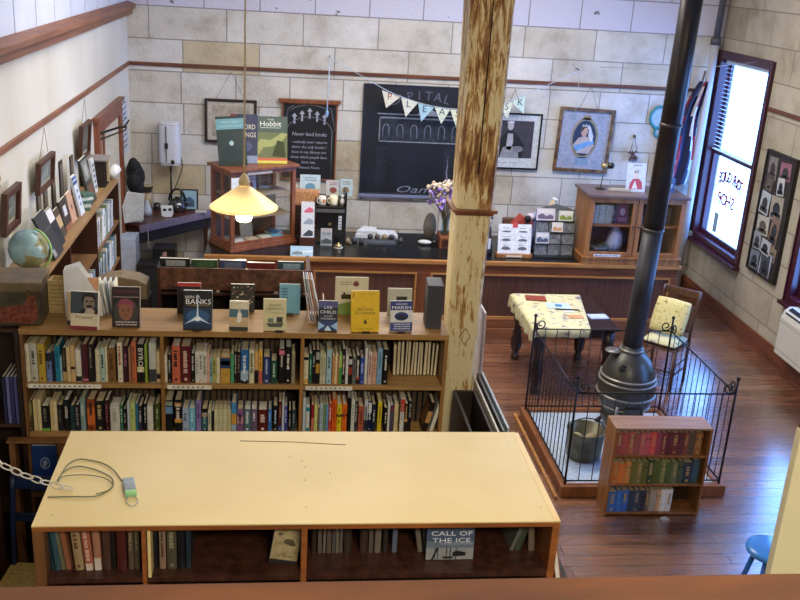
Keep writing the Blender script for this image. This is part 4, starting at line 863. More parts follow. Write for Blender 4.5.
# things standing on the top shelf, leaning on the wall
def wallface(py_, yy, ww, hh, col, lab, name='book', tilt=10, xoff=.06, cat='book', th=.02, group='books and cards on the long top shelf'):
    ww *= 1.12; hh *= 1.12
    o = thing(name, lab, cat, (XL+xoff+.15, yy-.04, LZ+.0005+th*math.sin(R(tilt))), R(90), group, -R(tilt))
    G().box((-ww/2, 0, 0), (ww/2, .0015, hh)).box((-ww/2, th-.0015, 0), (ww/2, th, hh)).box((-ww/2, .0015, 0), (-ww/2+.0015, th-.0015, hh)).out('cover' if cat == 'book' else 'board', flat(col, .4), o)
    G().box((-ww/2+.0015, .0016, .001), (ww/2, th-.0016, hh-.001)).out('page_block' if cat == 'book' else 'card', M_PAGEW, o)
    return o, Face(o, ww, hh)
spots = [(7.02, .24, .30, '2c2c30', 'large charcoal book leaning on the top shelf, right of the globe', 24), (7.28, .17, .26, '23262e', 'dark book with a white sheet at its head, second from the globe', 20), (7.50, .16, .20, '4c4238', 'brown book with a buff cover square, third from the globe', 16),
         (7.74, .20, .22, '3c3430', 'dark brown book with a pale label, left of the pink book', 12), (7.97, .15, .22, 'c49c84', 'salmon pink book on the long top shelf', 10), (8.20, .13, .30, 'd0d8e2', 'white and blue tall book right of the pink one', 12), (8.62, .24, .36, '3a3a36', 'large dark book with a grey photograph, at the middle of the shelf', 12), (9.0, .12, .28, 'ccd2d4', 'white upright book near the far end of the top shelf', 6)]
for (yy, ww, hh, col, lab, tl) in spots:
    o, F = wallface(0, yy, ww, hh, col, lab, tilt=tl, xoff=.02+hh*math.sin(R(tl)))
    if 'white sheet' in lab: F.rect(.1, .66, .9, .98, 'd6d6d6')
    elif 'buff' in lab: F.rect(.1, .35, .9, .75, 'b8a07c')
    elif 'pale label' in lab: F.rect(.3, .45, .72, .78, 'cfd2da'); F.rect(0, 0, 1, .18, '8c5c44')
    elif 'salmon' in lab: F.ell(.5, .5, .14, .1, '7c4a44')
    elif 'white and blue' in lab: F.rect(0, .78, 1, .86, '2f4c8c'); F.rect(0, .9, 1, .97, '3c5a94'); F.marks(.3, .2, .7, .7, '6c7c9c', 3)
    elif 'photograph' in lab: F.rect(.1, .52, .9, .94, '7c8078'); F.rect(.15, .1, .85, .42, '6b4c38'); F.ell(.5, .72, .2, .14, 'a4a69c')
    elif 'charcoal' in lab: F.rect(.06, .04, .3, .2, '8c8c90'); F.rect(.1, .6, .9, .62, '5c5c60')
    else: F.marks(.2, .1, .8, .9, '5c646c', 5)
for i in range(5):
    o = thing('booklet', 'white and green fanned booklet on the top shelf, %s from front' % ORD[i+1], 'booklet', (-1.70+.004*i, 8.33+.012*i, LZ+.0005+.028*i), R(20+6*i), 'fanned booklets on the top shelf')
    G().box((-.05, -.06, 0), (.05, .06, .024)).out('cover', flat('c8d0c8' if i % 2 else '4c6c60', .5), o)
for i, (yy, hh, c) in enumerate(((7.62, .34, '4a3c38'), (7.84, .38, '6b5c54'), (8.12, .42, '2c2420'), (8.42, .40, '33302c'), (8.85, .36, '5c4a3c'))):
    o = thing('wooden_board', '%s tall flat panel against the wall behind shelf books, %s from near end' % (cname(c), ORD[i+1]), 'panel', (XL+.015, yy, LZ+.0005), R(90), 'tall flat panels behind the shelf books')
    G().box((-.055, 0, 0), (.055, .012, hh)).out('panel', flat(c, .5), o, .002); G().box((-.045, -.0015, .02), (.045, 0, hh-.03)).out('face', flat('6f665c', .6), o)
# little house-shaped display box at the far end
hb_ = thing('display_box', 'small open box with figurines and a cream side, far end of the top shelf', 'display box', (-1.755, 9.28, LZ+.0005))
G().box((-.10, -.12, 0), (.10, -.108, .25)).box((-.10, -.108, 0), (-.09, .108, .25)).box((-.09, -.108, 0), (.10, .108, .012)).box((-.09, -.02, .012), (.10, -.012, .25)).out('case', flat('241c18', .6), hb_, .002)
G().box((-.10, .108, 0), (.10, .122, .25)).out('side', flat('c8b68c', .6), hb_, .002)
G().box((-.11, -.135, .25), (.12, .135, .265)).out('lid', flat('8c8484', .5), hb_, .003)
for i in range(3):
    o = thing('figurine', '%s little round-headed figurine in the open display box' % ['rust brown', 'cream', 'dark grey'][i], 'figurine', (-1.71, 9.21+i*.065, LZ+.0135), 0, 'figurines in the display box')
    c = ['7c4a34', 'c8b8a0', '3c3836'][i]; G().lathe([(.022, 0), (.024, .03), (.014, .10), (.010, .14), (.012, .15)], n=12).out('body', flat(c, .5), o); G().ball((0, 0, .17), .026).out('head', flat('b89a7c', .5), o)
rl = thing('paper_roll', 'white crumpled paper roll at the far end of the top shelf', 'paper', (-1.66, 9.50, LZ+.05))
G().tube([(0, -.05, 0), (.05, .05, .06)], [.045, .05], 12).out('roll', flat('d6d6d4', .7), rl)
# globe
gb = thing('globe', 'desk globe with pale blue seas and pale green half-meridian, near the tin box', 'globe', (-1.73, 6.62, LZ+.0005))
gm, nt, b0 = nm('globe_map'); no = N(nt, 'ShaderNodeTexNoise'); no.inputs['Scale'].default_value = 5; no.inputs['Detail'].default_value = 6; nt.links.new(coords(nt), no.inputs['Vector'])
nt.links.new(ramp(nt, no.outputs[0], [(.40, hexc('7fa0a8')), (.49, hexc('8fb0b4')), (.51, hexc('8c8458')), (.62, hexc('6f7a50')), (.7, hexc('9c8c5c'))]), b0.inputs['Base Color']); b0.inputs['Roughness'].default_value = .35
G().ball((0, 0, .158), .135, n=28).out('sphere', gm, gb)
G().lathe([(.085, 0), (.09, .01), (.03, .025), (.012, .04), (.012, .03)], n=20).out('base', flat('2b1d14', .4), gb)
G().tube([(.02+.15*math.cos(a)*.94, .15*math.cos(a)*-.25, .158+.15*math.sin(a)) for a in [R(-88+11*k) for k in range(16)]], .008, 6).out('meridian', flat('9ccc84', .4), gb)
# pictures on the left wall
def wallpic(label, y0, y1, z0, z1, art, fwid=.035, wire=True, hang_z=2.735, depth=.04, tilt=5):
    o = thing('framed_picture', label, 'picture', (XL+.045, (y0+y1)/2, (z0+z1)/2), R(90), 'framed pictures on the left wall', R(tilt))
    w_, h_ = y1-y0, z1-z0
    picture(o, w_, h_, fwid, flat('4a2a1c', .4), flat('a8a494', .6), depth)
    g = G(); g.prism(rc(-w_/2+fwid+.03, -h_/2+fwid+.03, w_/2-fwid-.03, h_/2-fwid-.03), -.0125, -.0105, 'y'); g.out('artwork', mottled('engraving', art, 14, .5), o)
    G().box((-w_/2+fwid, -.016, -h_/2+fwid), (w_/2-fwid, -.0145, h_/2-fwid)).out('glazing', M_GLASS, o)
    if wire:
        g = G(); dz_ = hang_z-(z0+z1)/2
        for s_ in (-1, 1): g.tube([(s_*w_*.28, -.005, h_/2), (0, -.0, dz_)], .002, 4)
        g.out('hanging_wire', flat('5c503c', .6), o)
wallpic('portrait-shaped brown framed engraving nearest us on the left wall', 6.46, 6.84, 2.20, 2.50, ['3c423e', '6c726c', '8c9088'], .045, False)
wallpic('narrow brown framed picture hanging from the rail above the shelf middle', 7.40, 7.90, 2.26, 2.51, ['4c5450', '7c8480', '9ca09a'], .03)
wallpic('dark brown framed picture hanging just left of the wooden doorway', 9.0, 9.42, 2.19, 2.52, ['2c2c2c', '5c5c58', '7c7c74'], .03)
so = thing('wall_ornament', 'small tan carved ornament at the left edge of the wall', 'ornament', (XL+.02, 6.55, 2.58)); G().ball((0, 0, 0), .035, sq=(.5, .8, 1)).ball((0, .0, -.05), .025, sq=(.5, .8, 1.2)).out('carving', flat('8c6c48', .7), so)
# coat hook arm, poster and black bag by the corner
hk = thing('bracket', 'black iron wall bracket arm crossing the doorway', 'bracket', (XL+.05, 10.05, 2.27))
G().tube([(0, 0, 0), (.10, .5, -.02), (.16, .62, -.03)], .012, 6).tube([(0, 0, -.06), (.16, .6, -.06)], .008, 6).tube([(.15, .58, -.03), (.19, .66, .04)], .008, 6).out('arm', M_IRON, hk)
po = thing('poster', 'narrow white poster with dark handwriting beside the corner', 'poster', (XL+.004, 11.86, 1.70), R(90))
G().box((-.22, -.003, 0), (.26, 0, .68)).out('sheet', flat('c9ccd2', .6), po)
g = G()
for i in range(9):
    g.tube(smooth([(-.12+k*.035, -.005, .62-i*.065+random.uniform(-.015, .015)) for k in range(9)], 3), .004, 4)
g.out('handwriting', flat('3c4254', .7), po)
bgk = thing('bag', 'black cloth bag hanging in the left corner', 'bag', (XL+.12, 11.75, 1.32))
g = G()
for (c_, r_) in (((0, 0, .2), .12), ((.02, .08, .12), .12), ((.0, -.06, .08), .11), ((.03, .03, .0), .10), ((0, -.05, .28), .08)): g.ball(c_, r_, sq=(.8, 1, 1.2))
g.out('body', flat('0f0f13', .8), bgk)
pb_ = thing('paper_bundle', 'white paper bundle hanging below the black bag', 'paper', (XL+.15, 11.35, .98))
G().prism([(-.10, 0), (.12, .05), (.14, .36), (-.06, .38), (-.12, .2)], -.02, .02, 'y').out('sheets', flat('c6ccd6', .6), pb_, .004)

# corner desk with the lilac edge
DZ2 = .93
cd_ = thing('corner_desk', 'corner desk with dark red-brown top and diagonal lilac front edge', 'desk', (0, 0, 0))
P = [(XL+.005, YB-.04), (XL+.005, 11.56), (-1.69, 11.42), (-.87, YB-.04)]
G().prism(P[::1], DZ2-.05, DZ2-.0).out('top', wood('5a2c24', '3a1c18', .3), cd_, .004)
d_ = Vector((P[3][0]-P[2][0], P[3][1]-P[2][1], 0)).normalized(); n_ = Vector((d_.y, -d_.x, 0))
a = Vector((*P[2], 0)); b_ = Vector((*P[3], 0))
G().prism([tuple(a.xy), tuple(b_.xy), tuple((b_+n_*.02).xy), tuple((a+n_*.02).xy)][::-1], DZ2-.085, DZ2+.005).out('lilac_edge', flat('7c7088', .45), cd_)
G().box((XL+.005, 11.45, .0), (-1.72, 11.50, DZ2-.05)).out('leg', M_DARK, cd_); G().box((-1.0, YB-.10, 0), (-.95, YB-.05, DZ2-.05)).out('leg', M_DARK, cd_)
G().prism([tuple((a-n_*.05).xy), tuple((b_-n_*.05).xy), tuple((b_-n_*.03).xy), tuple((a-n_*.03).xy)][::-1], .70, DZ2-.05).out('apron', flat('1c1210', .6), cd_)
ct_ = thing('cupboard', 'tall pale blue-white cupboard side under the corner desk', 'cupboard', (-1.80, 11.1, 0)); G().box((-.09, -.02, 0), (.11, .3, .86)).out('body', flat('aab4cc', .5), ct_, .004)
G().box((.105, .0, .05), (.113, .28, .82)).out('door', flat('a4b0ca', .5), ct_, .002)
for i, (x_, y_, s_, h_) in enumerate(((-1.52, 11.0, .2, .62), (-1.38, 11.32, .2, .72))):
    o = thing('speaker_box', 'black box unit on the floor by the corner desk, %s' % ['nearer one', 'farther one'][i], 'box', (x_, y_, 0), 0, 'black boxes by the corner desk')
    G().box((-s_/2-.03, -.12, 0), (s_/2+.03, .13, h_)).out('body', flat('101216', .5), o, .006); G().box((-s_/2, -.124, .05), (s_/2, -.119, h_-.06)).out('grille', flat('1a1d24', .8), o)
# water heater
wh = thing('water_heater', 'white round-cornered water heater on the back wall above the corner desk', 'water heater', (-1.40, YB-.13, 1.52))
g = G(); pr = [(.13*math.copysign(abs(math.cos(t))**.55, math.cos(t)), .12*math.copysign(abs(math.sin(t))**.55, math.sin(t))) for t in [2*PI*k/28 for k in range(28)]]
g.prism(pr, .03, .50); g.prism([(p_[0]*.93, p_[1]*.93) for p_ in pr], .50, .535); g.prism([(p_[0]*.9, p_[1]*.9) for p_ in pr], 0, .03)
g.out('tank', flat('c9ccd8', .3, 0, .03), wh, .01)
G().box((-.037, -.135, .06), (-.028, -.12, .50)).out('sight_strip', flat('2a2c34', .4), wh); G().box((-.05, -.145, .22), (-.01, -.12, .29)).out('latch', flat('2c2c30', .4), wh, .003)
G().tube([(.045, -.12, .06), (.045, -.15, .06)], .024, 14).out('dial', M_BLACK, wh)
G().tube([(0, .04, 0), (0, .04, -.56)], .011, 8).tube(smooth([(.13, .02, .08), (.14, .03, -.05), (.06, .05, -.28), (.0, .08, -.40)]), .006, 6).out('pipe', M_BLACK, wh)

# ================================================================ COUNTER
CX0, CX1, CYF, CYB, CZ = -.84, 4.66, 10.30, 11.44, .93
co = thing('counter', 'long panelled wooden shop counter with black top and honey front edge', 'counter', (0, 0, 0))
M_HONEY = wood('b07c44', '8c5c2c', .4)
G().box((CX0, CYF, CZ-.045), (CX1, CYF+.05, CZ+.002)).out('front_edge', M_HONEY, co, .006)
G().box((CX0, CYF+.05, CZ-.045), (CX1, CYB, CZ)).out('black_top', flat('131519', .22, 0, .15, 3), co, .003)
G().box((CX0+.03, CYF+.05, .0), (CX1-.03, CYF+.09, CZ-.045)).box((CX0+.03, CYF+.09, 0), (CX0+.06, CYB-.02, CZ-.045)).box((CX1-.06, CYF+.09, 0), (CX1-.03, CYB-.02, CZ-.045)).out('carcass', M_RED, co)
G().box((CX0+.03, CYF+.025, .78), (CX1-.03, CYF+.05, CZ-.045)).out('top_rail', M_RED, co, .003)
G().box((CX0+.02, CYF-.0, .13), (CX1-.02, CYF+.05, .24)).box((CX0+.0, CYF-.03, 0), (CX1, CYF+.05, .13)).out('plinth', wood('845232', '64391f', .4), co, .006)
g = G(); h_ = G(); xs = [CX0+.03, .20, 1.58, 2.25, 4.50]
xs = [CX0+.03, .29, 1.62, CX1-.03]
for x in xs: G().box((max(CX0+.03, x-.08), CYF+.02, .24), (min(CX1-.03, x+.08), CYF+.05, .78)).out('stile', M_REDV, co, .003)
for a, b_ in zip(xs[:-1], xs[1:]):
    a += .08; b_ -= .08
    pn = G().box((a, CYF+.042, .24), (b_, CYF+.05, .78)).out('panel', wood('5c392b', '40261b', .45, (22, 22, 1)), co)
    G().box((a, CYF+.018, .24), (a+.022, CYF+.042, .78)).box((b_-.022, CYF+.018, .24), (b_, CYF+.042, .78)).box((a+.022, CYF+.018, .24), (b_-.022, CYF+.042, .262)).box((a+.022, CYF+.018, .758), (b_-.022, CYF+.042, .78)).out('bead', M_HONEY, pn, .002)

# corner glass display case, turned on the counter
gc = thing('display_case', 'upright red-brown glass display case standing skewed on the counter', 'display case', (-.55, 10.42, CZ+.0005), R(33))
W_, D_, H_ = .84, .46, .93
G().box((-.02, -.02, 0), (W_+.02, D_+.02, .035)).box((-.01, -.01, .035), (W_+.01, D_+.01, .06)).out('base', M_CASE, gc, .004)
G().box((-.0, -.0, H_-.08), (W_, D_, H_-.03)).box((-.03, -.03, H_-.03), (W_+.03, D_+.03, H_)).out('cornice', M_CASE, gc, .004)
g = G()
for (x, y) in ((0, 0), (W_-.045, 0), (0, D_-.045), (W_-.045, D_-.045)): G().box((x, y, .06), (x+.045, y+.045, H_-.08)).out('corner_post', M_CASE, gc, .003)
G().box((.045, .01, .06), (W_-.045, .035, .10)).box((.01, .045, .06), (.035, D_-.045, .10)).box((.01, D_/2-.02, .10), (.035, D_/2+.02, H_-.08)).out('rail', M_CASE, gc, .002)
G().box((.045, .02, .10), (W_-.045, .024, H_-.08)).box((.02, .045, .10), (.024, D_-.045, H_-.08)).box((W_-.024, .045, .10), (W_-.02, D_-.045, H_-.08)).out('glass', M_GLASS, gc)
G().box((.045, D_-.02, .06), (W_-.045, D_-.01, H_-.08)).out('back_board', flat('5c4436', .6), gc)
for z in (.35, .60): G().box((.03, .03, z), (W_-.03, D_-.02, z+.008)).out('shelf', flat('8c7c68', .5), gc)
G().box((.20, -.0015, H_-.075), (.52, -.0002, H_-.045)).out('paper_label', flat('d8cfc0', .6), gc)
G().box((.0, -.0015, H_-.22), (.13, -.0005, H_-.09)).out('paper_label', flat('d8dce0', .6), gc)
def incase(lx, ly, lz, w_, h_, t, c, lab, rz=33, lean=8, art=None, cat='book', grp='books inside the glass display case'):
    v = Matrix.Rotation(R(33), 3, 'Z') @ Vector((lx, ly, 0))
    o = thing(cat if cat != 'book' else 'book', lab, cat, (-.55+v.x, 10.42+v.y, CZ+lz+.001+t*math.sin(R(lean))), R(rz), grp, -R(lean))
    G().box((-w_/2, 0, 0), (w_/2, .0015, h_)).box((-w_/2, t-.0015, 0), (w_/2, t, h_)).out('cover', flat(c, .4), o); G().box((-w_/2, .0015, .001), (w_/2, t-.0015, h_-.001)).out('page_block', M_PAGEW, o)
    F = Face(o, w_, h_)
    if art: F.marks(.15, .55, .85, .9, art, 2); F.ell(.5, .32, .25, .16, art)
    return o
incase(.40, .25, .608, .14, .20, .02, 'b8bcc4', 'white book with red mark on the case upper shelf', 33, 8, '9c3a44')
incase(.60, .27, .608, .15, .19, .02, '7c6444', 'tan book on the case upper shelf, right of the white one', 33, 8, '4c3c28')
incase(.22, .28, .608, .03, .20, .12, '6b2a22', 'dark red spine on the case upper shelf, at its left', 33, 0)
incase(.70, .30, .358, .13, .16, .02, '3c4048', 'charcoal book on the case middle shelf', 33, 8, '6c7078')
incase(.38, .30, .06, .16, .26, .02, 'cabf8c', 'pale yellow-green book standing at the case bottom', 33, 8)
for i, (lx, ly, c, n_) in enumerate(((.16, .14, 'c8ccce', 'white'), (.34, .13, 'c0b49c', 'buff'), (.52, .14, 'd0ccc0', 'cream'), (.66, .15, '5c9cc4', 'bright blue'), (.74, .30, '3c7ca8', 'mid blue'), (.20, .30, 'a8acb0', 'grey'))):
    v = Matrix.Rotation(R(33), 3, 'Z') @ Vector((lx, ly, 0))
    o = thing('book', '%s book lying flat on the floor of the glass display case' % n_, 'book', (-.55+v.x, 10.42+v.y, CZ+.061), R(33+i*7-12), 'books lying in the glass display case')
    G().box((-.07, -.08, 0), (.07, .08, .003)).box((-.07, -.08, .025), (.07, .08, .028)).out('cover', flat(c, .4), o); G().box((-.068, -.078, .003), (.068, .078, .025)).out('page_block', M_PAGEW, o)
# books on top of the case
def ontop(lx, ly, w_, h_, t, c, lab, rz, lean):
    v = Matrix.Rotation(R(33), 3, 'Z') @ Vector((lx, ly, 0))
    return facebook(-.55+v.x, 10.42+v.y, CZ+H_+.001, w_, h_, t, c, lab, lean, R(rz))
o, F = ontop(.12, .16, .31, .54, .03, '1c3438', 'tall dark teal book with a misty figure, left on the display case', -4+6, 8)
F.rect(0, .74, 1, .95, '6c9ca4', 'cover_sky'); o.rotation_euler[1] = R(-5)
F.txt('NORTHERN', .5, .88, .6, .06, 'a8c4cc'); F.txt('TERRITORY', .5, .80, .8, .06, 'a8c4cc'); F.poly([(.1, .1), (.4, .5), (.5, .62), (.6, .48), (.95, .15)], '18303a'); F.ell(.5, .46, .08, .05, 'a4c0bc'); F.rect(0, 0, 1, .1, '16282c')
o, F = ontop(.30, .24, .30, .54, .03, '2c3454', 'dark blue book with cream block lettering behind the lamp cord', 4, 8)
F.rect(0, .5, .22, 1, '7c2c38'); F.rect(.0, .26, .22, .55, 'b85c48'); F.txt('LORD', .66, .74, .5, .14, 'd8d0bc'); F.txt('RINGS', .66, .58, .54, .14, 'd8d0bc'); F.rect(.3, 0, 1, .16, '8c98b8'); F.ell(.6, .35, .2, .1, '4c5878'); F.rect(0, .02, .25, .22, 'c8ccd8')
o, F = ontop(.57, .12, .38, .52, .03, '6c7450', 'olive and green book titled in white lettering, right on the display case', 6, 8)
F.rect(0, .66, 1, 1, '4c5c54'); F.txt('THE', .5, .93, .2, .045, 'd8dccc'); F.txt('Hobbit', .5, .84, .62, .16, 'e6e8dc'); F.rect(.2, .755, .8, .765, 'd8dccc'); F.rect(0, 0, 1, .06, 'd8d060'); F.rect(0, .06, 1, .12, 'c86c4c')
F.poly([(.0, .3), (.2, .52), (.5, .5), (.85, .66), (1, .62), (.8, .45), (.55, .36), (.3, .34), (.1, .14)], 'a0a468', 'cover_creature'); F.poly([(.55, .16), (.7, .5), (.9, .46), (.95, .14)], '3a4424')
bl = thing('wall_bracket_box', 'small dark knob box on the left side of the display case', 'box', (-.87, 10.95, 1.5)); bpy.data.objects.remove(bl)

# things on the counter
def boxy(name, label, cat, x, y, z, w_, d, h, c, rz=0, part='body', grp=None, bev=.003, rough=.45):
    o = thing(name, label, cat, (x, y, z+.0005), R(rz), grp); G().box((-w_/2, 0, 0), (w_/2, d, h)).out(part, flat(c, rough), o, bev); return o
rg = thing('cash_register', 'old black cash register with brass star and white key strip, on the counter', 'cash register', (.56, 10.90, CZ+.0005))
G().box((-.17, 0, 0), (.17, .36, .44)).out('body', M_BLACK, rg, .008)
G().box((-.165, -.004, .37), (.165, 0, .41)).out('steel_band', flat('7c8084', .3, .6), rg)
G().prism([(.0+.03*(1 if k % 2 else .45)*math.cos(2*PI*k/16), .23+.03*(1 if k % 2 else .45)*math.sin(2*PI*k/16)) for k in range(16)], -.004, 0, 'y').out('brass_star', flat('a8905c', .3, .7), rg)
G().box((.10, -.004, .17), (.135, 0, .33)).out('key_strip', flat('d6d8da', .5), rg)
g = G()
for k in range(4): g.box((.108, -.005, .19+k*.034), (.127, -.004, .205+k*.034))
g.out('key_marks', flat('3c3c40', .5), rg)
G().box((-.17, .1, .44), (.17, .36, .50)).out('drawer_top', flat('2c1c16', .4), rg, .004)
G().box((.17, .02, 0), (.19, .34, .60)).out('side_cheek', M_BLACK, rg, .004)
def mug(x, y, z, c, lab, c2=None, r=.042, h=.10):
    o = thing('mug', lab, 'mug', (x, y, z+.0005), R(200), 'mugs on the cash register')
    G().lathe([(.0001, .004), (r*.9, .0), (r, .01), (r, h), (r*.9, h), (r*.88, .01), (.0001, .008)], n=20, cap=False).out('cup', flat(c, .3), o)
    G().tube([(r+.028*math.sin(PI*k/8), 0, h*.5+h*.32*math.cos(PI*k/8)) for k in range(9)], .006, 6).out('handle', flat(c, .3), o)
    if c2: G().prism([(.02*math.cos(t), .05+.025*math.sin(t)) for t in [2*PI*k/12 for k in range(12)]], .0+r, r+.002, 'y').out('motif', flat(c2, .4), o)
mug(.47, 10.99, CZ+.44, 'd8d4cc', 'white mug with an orange motif on the cash register', 'c8843c'); mug(.60, 10.99, CZ+.44, 'd6ceb0', 'plain cream mug on the cash register', None, .048, .11)
bt_ = thing('ornament', 'small white bird-like ornament on the right of the cash register', 'ornament', (.70, 10.97, CZ+.4405)); G().lathe([(.02, 0), (.03, .05), (.012, .09), (.0001, .10)], n=14).ball((.0, 0, .11), .02).out('body', flat('d4d2cc', .4), bt_)
bk_ = thing('basket', 'woven brown basket of cards left of the mugs', 'basket', (.28, 11.10, CZ+.4005)); G().prism([(-.13, 0), (.13, 0), (.16, .16), (-.16, .16)], 0, .16, 'y').out('body', mottled('wicker', ['4c2c18', 'a8683c', 'd8a878', '6c3c24'], 60, .7), bk_, .006)
sb_ = boxy('shelf_riser', 'dark wooden riser shelf carrying the basket beside the register', 'shelf', .24, 11.05, CZ, .26, .25, .40, '2c1c16')
for (x, y, z, w_, h_, c, lab, a_) in ((.33, 11.28, CZ+.50, .24, .22, 'b8ccd4', 'pale card with a blue animal behind the basket', '5c8cac'), (.60, 11.2, CZ+.50, .17, .18, 'b4b4b4', 'grey patterned card behind the mugs', '7c3c34'), (.75, 11.2, CZ+.50, .16, .20, 'a4b8c0', 'pale blue card with brown foliage above the register', '8c6c3c'), (.12, 11.25, CZ+.40, .12, .2, 'c8bca8', 'small cream card at the left of the basket', '8c8070')):
    o = thing('card', lab, 'card', (x, y, z+.001), 0, 'cards around the cash register', -R(8)); G().box((-w_/2, 0, 0), (w_/2, .004, h_)).out('sheet', flat(c, .5), o); F = Face(o, w_, h_); F.ell(.5, .35, .25, .2, a_); F.marks(.2, .65, .8, .9, a_, 2)
sp_ = thing('postcard_rack', 'brown stepped card rack with white cards, right of the display case', 'rack', (.30, 10.72, CZ+.0005))
G().prism([(0, 0), (.22, 0), (.22, .34), (.15, .34), (.15, .23), (.075, .23), (.075, .11), (0, .11)], -.09, .09, 'x').out('stand', flat('4c2a22', .4), sp_, .003)
for i, (dy, dz_, c, a_) in enumerate(((.03, .11, 'd4d8dc', '34404c'), (.10, .23, 'd0d6dc', '8c98a4'), (.18, .34, 'd6d4d8', 'c85c74'))):
    o = thing('card', 'white card on the stepped rack, %s from the bottom, %s picture' % (ORD[i+1], ['black', 'grey', 'pink'][i]), 'card', (.30, 10.72+dy-.02, CZ+dz_+.002), 0, 'cards on the stepped rack', -R(10)); G().box((-.075, 0, 0), (.075, .004, .15)).out('sheet', flat(c, .5), o); F = Face(o, .15, .15); F.poly([(.1, .1), (.9, .1), (.9, .45), (.6, .6), (.3, .35)], a_)
o = thing('sign_card', 'small leaflet card propped against the front of the cash register', 'card', (.52, 10.80, CZ+.001), 0, None, -R(10)); G().box((-.065, 0, 0), (.065, .004, .20)).out('sheet', flat('9ca4a8', .5), o); F = Face(o, .13, .20); F.rect(0, .78, 1, 1, 'b8b4b4'); F.txt('SHOP LOCAL', .5, .88, .8, .09, '8c3c3c'); F.marks(.1, .62, .9, .76, '4c4c50', 2); F.poly([(.05, .1), (.95, .1), (.95, .3), (.5, .42), (.05, .28)], '3c484c')
o = thing('sign_card', 'pale blue postcard propped at the counter front edge', 'card', (.23, 10.335, CZ+.004), R(0), None, -R(25)); G().box((-.125, 0, 0), (.125, .004, .115)).out('sheet', flat('a4c4d8', .5), o); F = Face(o, .25, .115); F.poly([(.05, .3), (.3, .5), (.5, .4), (.55, .2), (.05, .15)], '6c7c84'); F.poly([(.5, .5), (1, .62), (1, .4), (.55, .35)], 'd4dce4')
be = thing('desk_bell', 'brass desk bell with white dome foot, in front of the register', 'bell', (.66, 10.72, CZ+.0005)); G().lathe([(.05, 0), (.052, .008), (.0001, .01)], n=20).out('base', flat('d0ccc0', .4), be); G().lathe([(.045, .012), (.043, .03), (.03, .045), (.008, .052), (.006, .065), (.0001, .068)], n=20).out('dome', flat('b8a078', .25, .8), be)
for i, (x, y, r_, c) in enumerate(((.78, 10.95, .03, '8c7c64'), (.86, 10.98, .035, '3c3c44'), (.80, 10.88, .025, '6c5c44'), (.94, 10.93, .03, '2c2c34'), (1.26, 11.02, .03, '3a3036'), (1.34, 11.0, .035, '2c2a30'), (1.42, 11.03, .028, '4a4240'))):
    o = thing('trinket', '%s round trinket on the counter, %s from left of the phone and papers' % (cname(c), ORD[i+1]), 'trinket', (x, y, CZ+.0005), 0, 'small trinkets on the black counter top'); G().lathe([(.0001, 0), (r_, .0), (r_*1.1, r_*.7), (r_*.5, r_*1.6), (r_*.2, r_*2), (.0001, r_*2.1)], n=14).out('body', flat(c, .3), o)
pt = thing('paper_stack', 'white folded paper stack lying on the counter back', 'paper', (1.10, 11.15, CZ+.0005)); G().prism([(-.22, 0), (.30, 0), (.28, .22), (-.16, .25)], 0, .05).prism([(-.2, .02), (.05, .0), (.05, .2), (-.1, .24)], .05, .09).out('sheets', flat('c9ccd2', .6), pt, .004)
st_ = thing('desk_stand', 'dark desk stand with round knobs on the counter, before the papers', 'stand', (1.15, 10.92, CZ+.0005)); G().prism([(-.15, -.05), (.2, -.05), (.16, .12), (-.12, .12)], 0, .035).out('base', flat('4c5058', .4), st_, .004)
for k in range(4): G().ball((-.10+k*.085, .08, .065), .035).out('knob', flat(['2c2c34', '4c4038', '8c7458', '2c2c30'][k], .4), st_)
mo = thing('hand_scanner', 'white and black hand scanner lying on the counter right of the papers', 'scanner', (1.70, 10.95, CZ+.0005), R(-12)); G().ball((0, 0, .03), .05, sq=(1.7, .9, .55)).out('shell', flat('c9ccce', .3), mo); G().ball((.11, .02, .035), .035, sq=(1.2, 1, .8)).out('head', M_BLACK, mo); G().tube(smooth([(.14, .03, .04), (.22, .10, .10), (.2, .2, .03), (.3, .26, .01)]), .005, 6).out('cable', M_BLACK, mo)
fb = thing('wooden_box', 'small brown wooden box with drawer front beneath the flower vase', 'box', (1.98, 10.80, CZ+.0005)); G().box((-.12, 0, 0), (.12, .30, .13)).out('body', M_CASE, fb, .003); G().box((-.10, -.006, .02), (.10, 0, .11)).out('drawer', M_DARK, fb, .002)
vz = thing('vase', 'clear glass vase on the small brown box by the post', 'vase', (1.93, 10.95, CZ+.131)); G().lathe([(.0001, .004), (.045, .0), (.05, .02), (.042, .12), (.055, .26), (.05, .26), (.038, .12), (.045, .022), (.0001, .01)], n=20, cap=False).out('glass', glass_mat((.8, .88, .9, 1)), vz)
fl = thing('dried_flowers', 'bunch of dried purple and cream flowers in the glass vase', 'flowers', (1.93, 10.95, CZ+.16))
random.seed(11)
heads = []
g = G()
for i in range(80):
    a = random.uniform(0, 2*PI); r_ = random.uniform(.02, .23); z_ = random.uniform(.36, .62)-.4*r_*.5
    tip = (r_*math.cos(a)-.02, r_*math.sin(a)*.7, z_); heads.append(tip)
    g.tube(smooth([(.01*math.cos(a), .01*math.sin(a), -.02), (.03*math.cos(a), .03*math.sin(a), .15), tip], 3), .0025, 4)
g.out('stems', flat('6b5638', .7), fl)
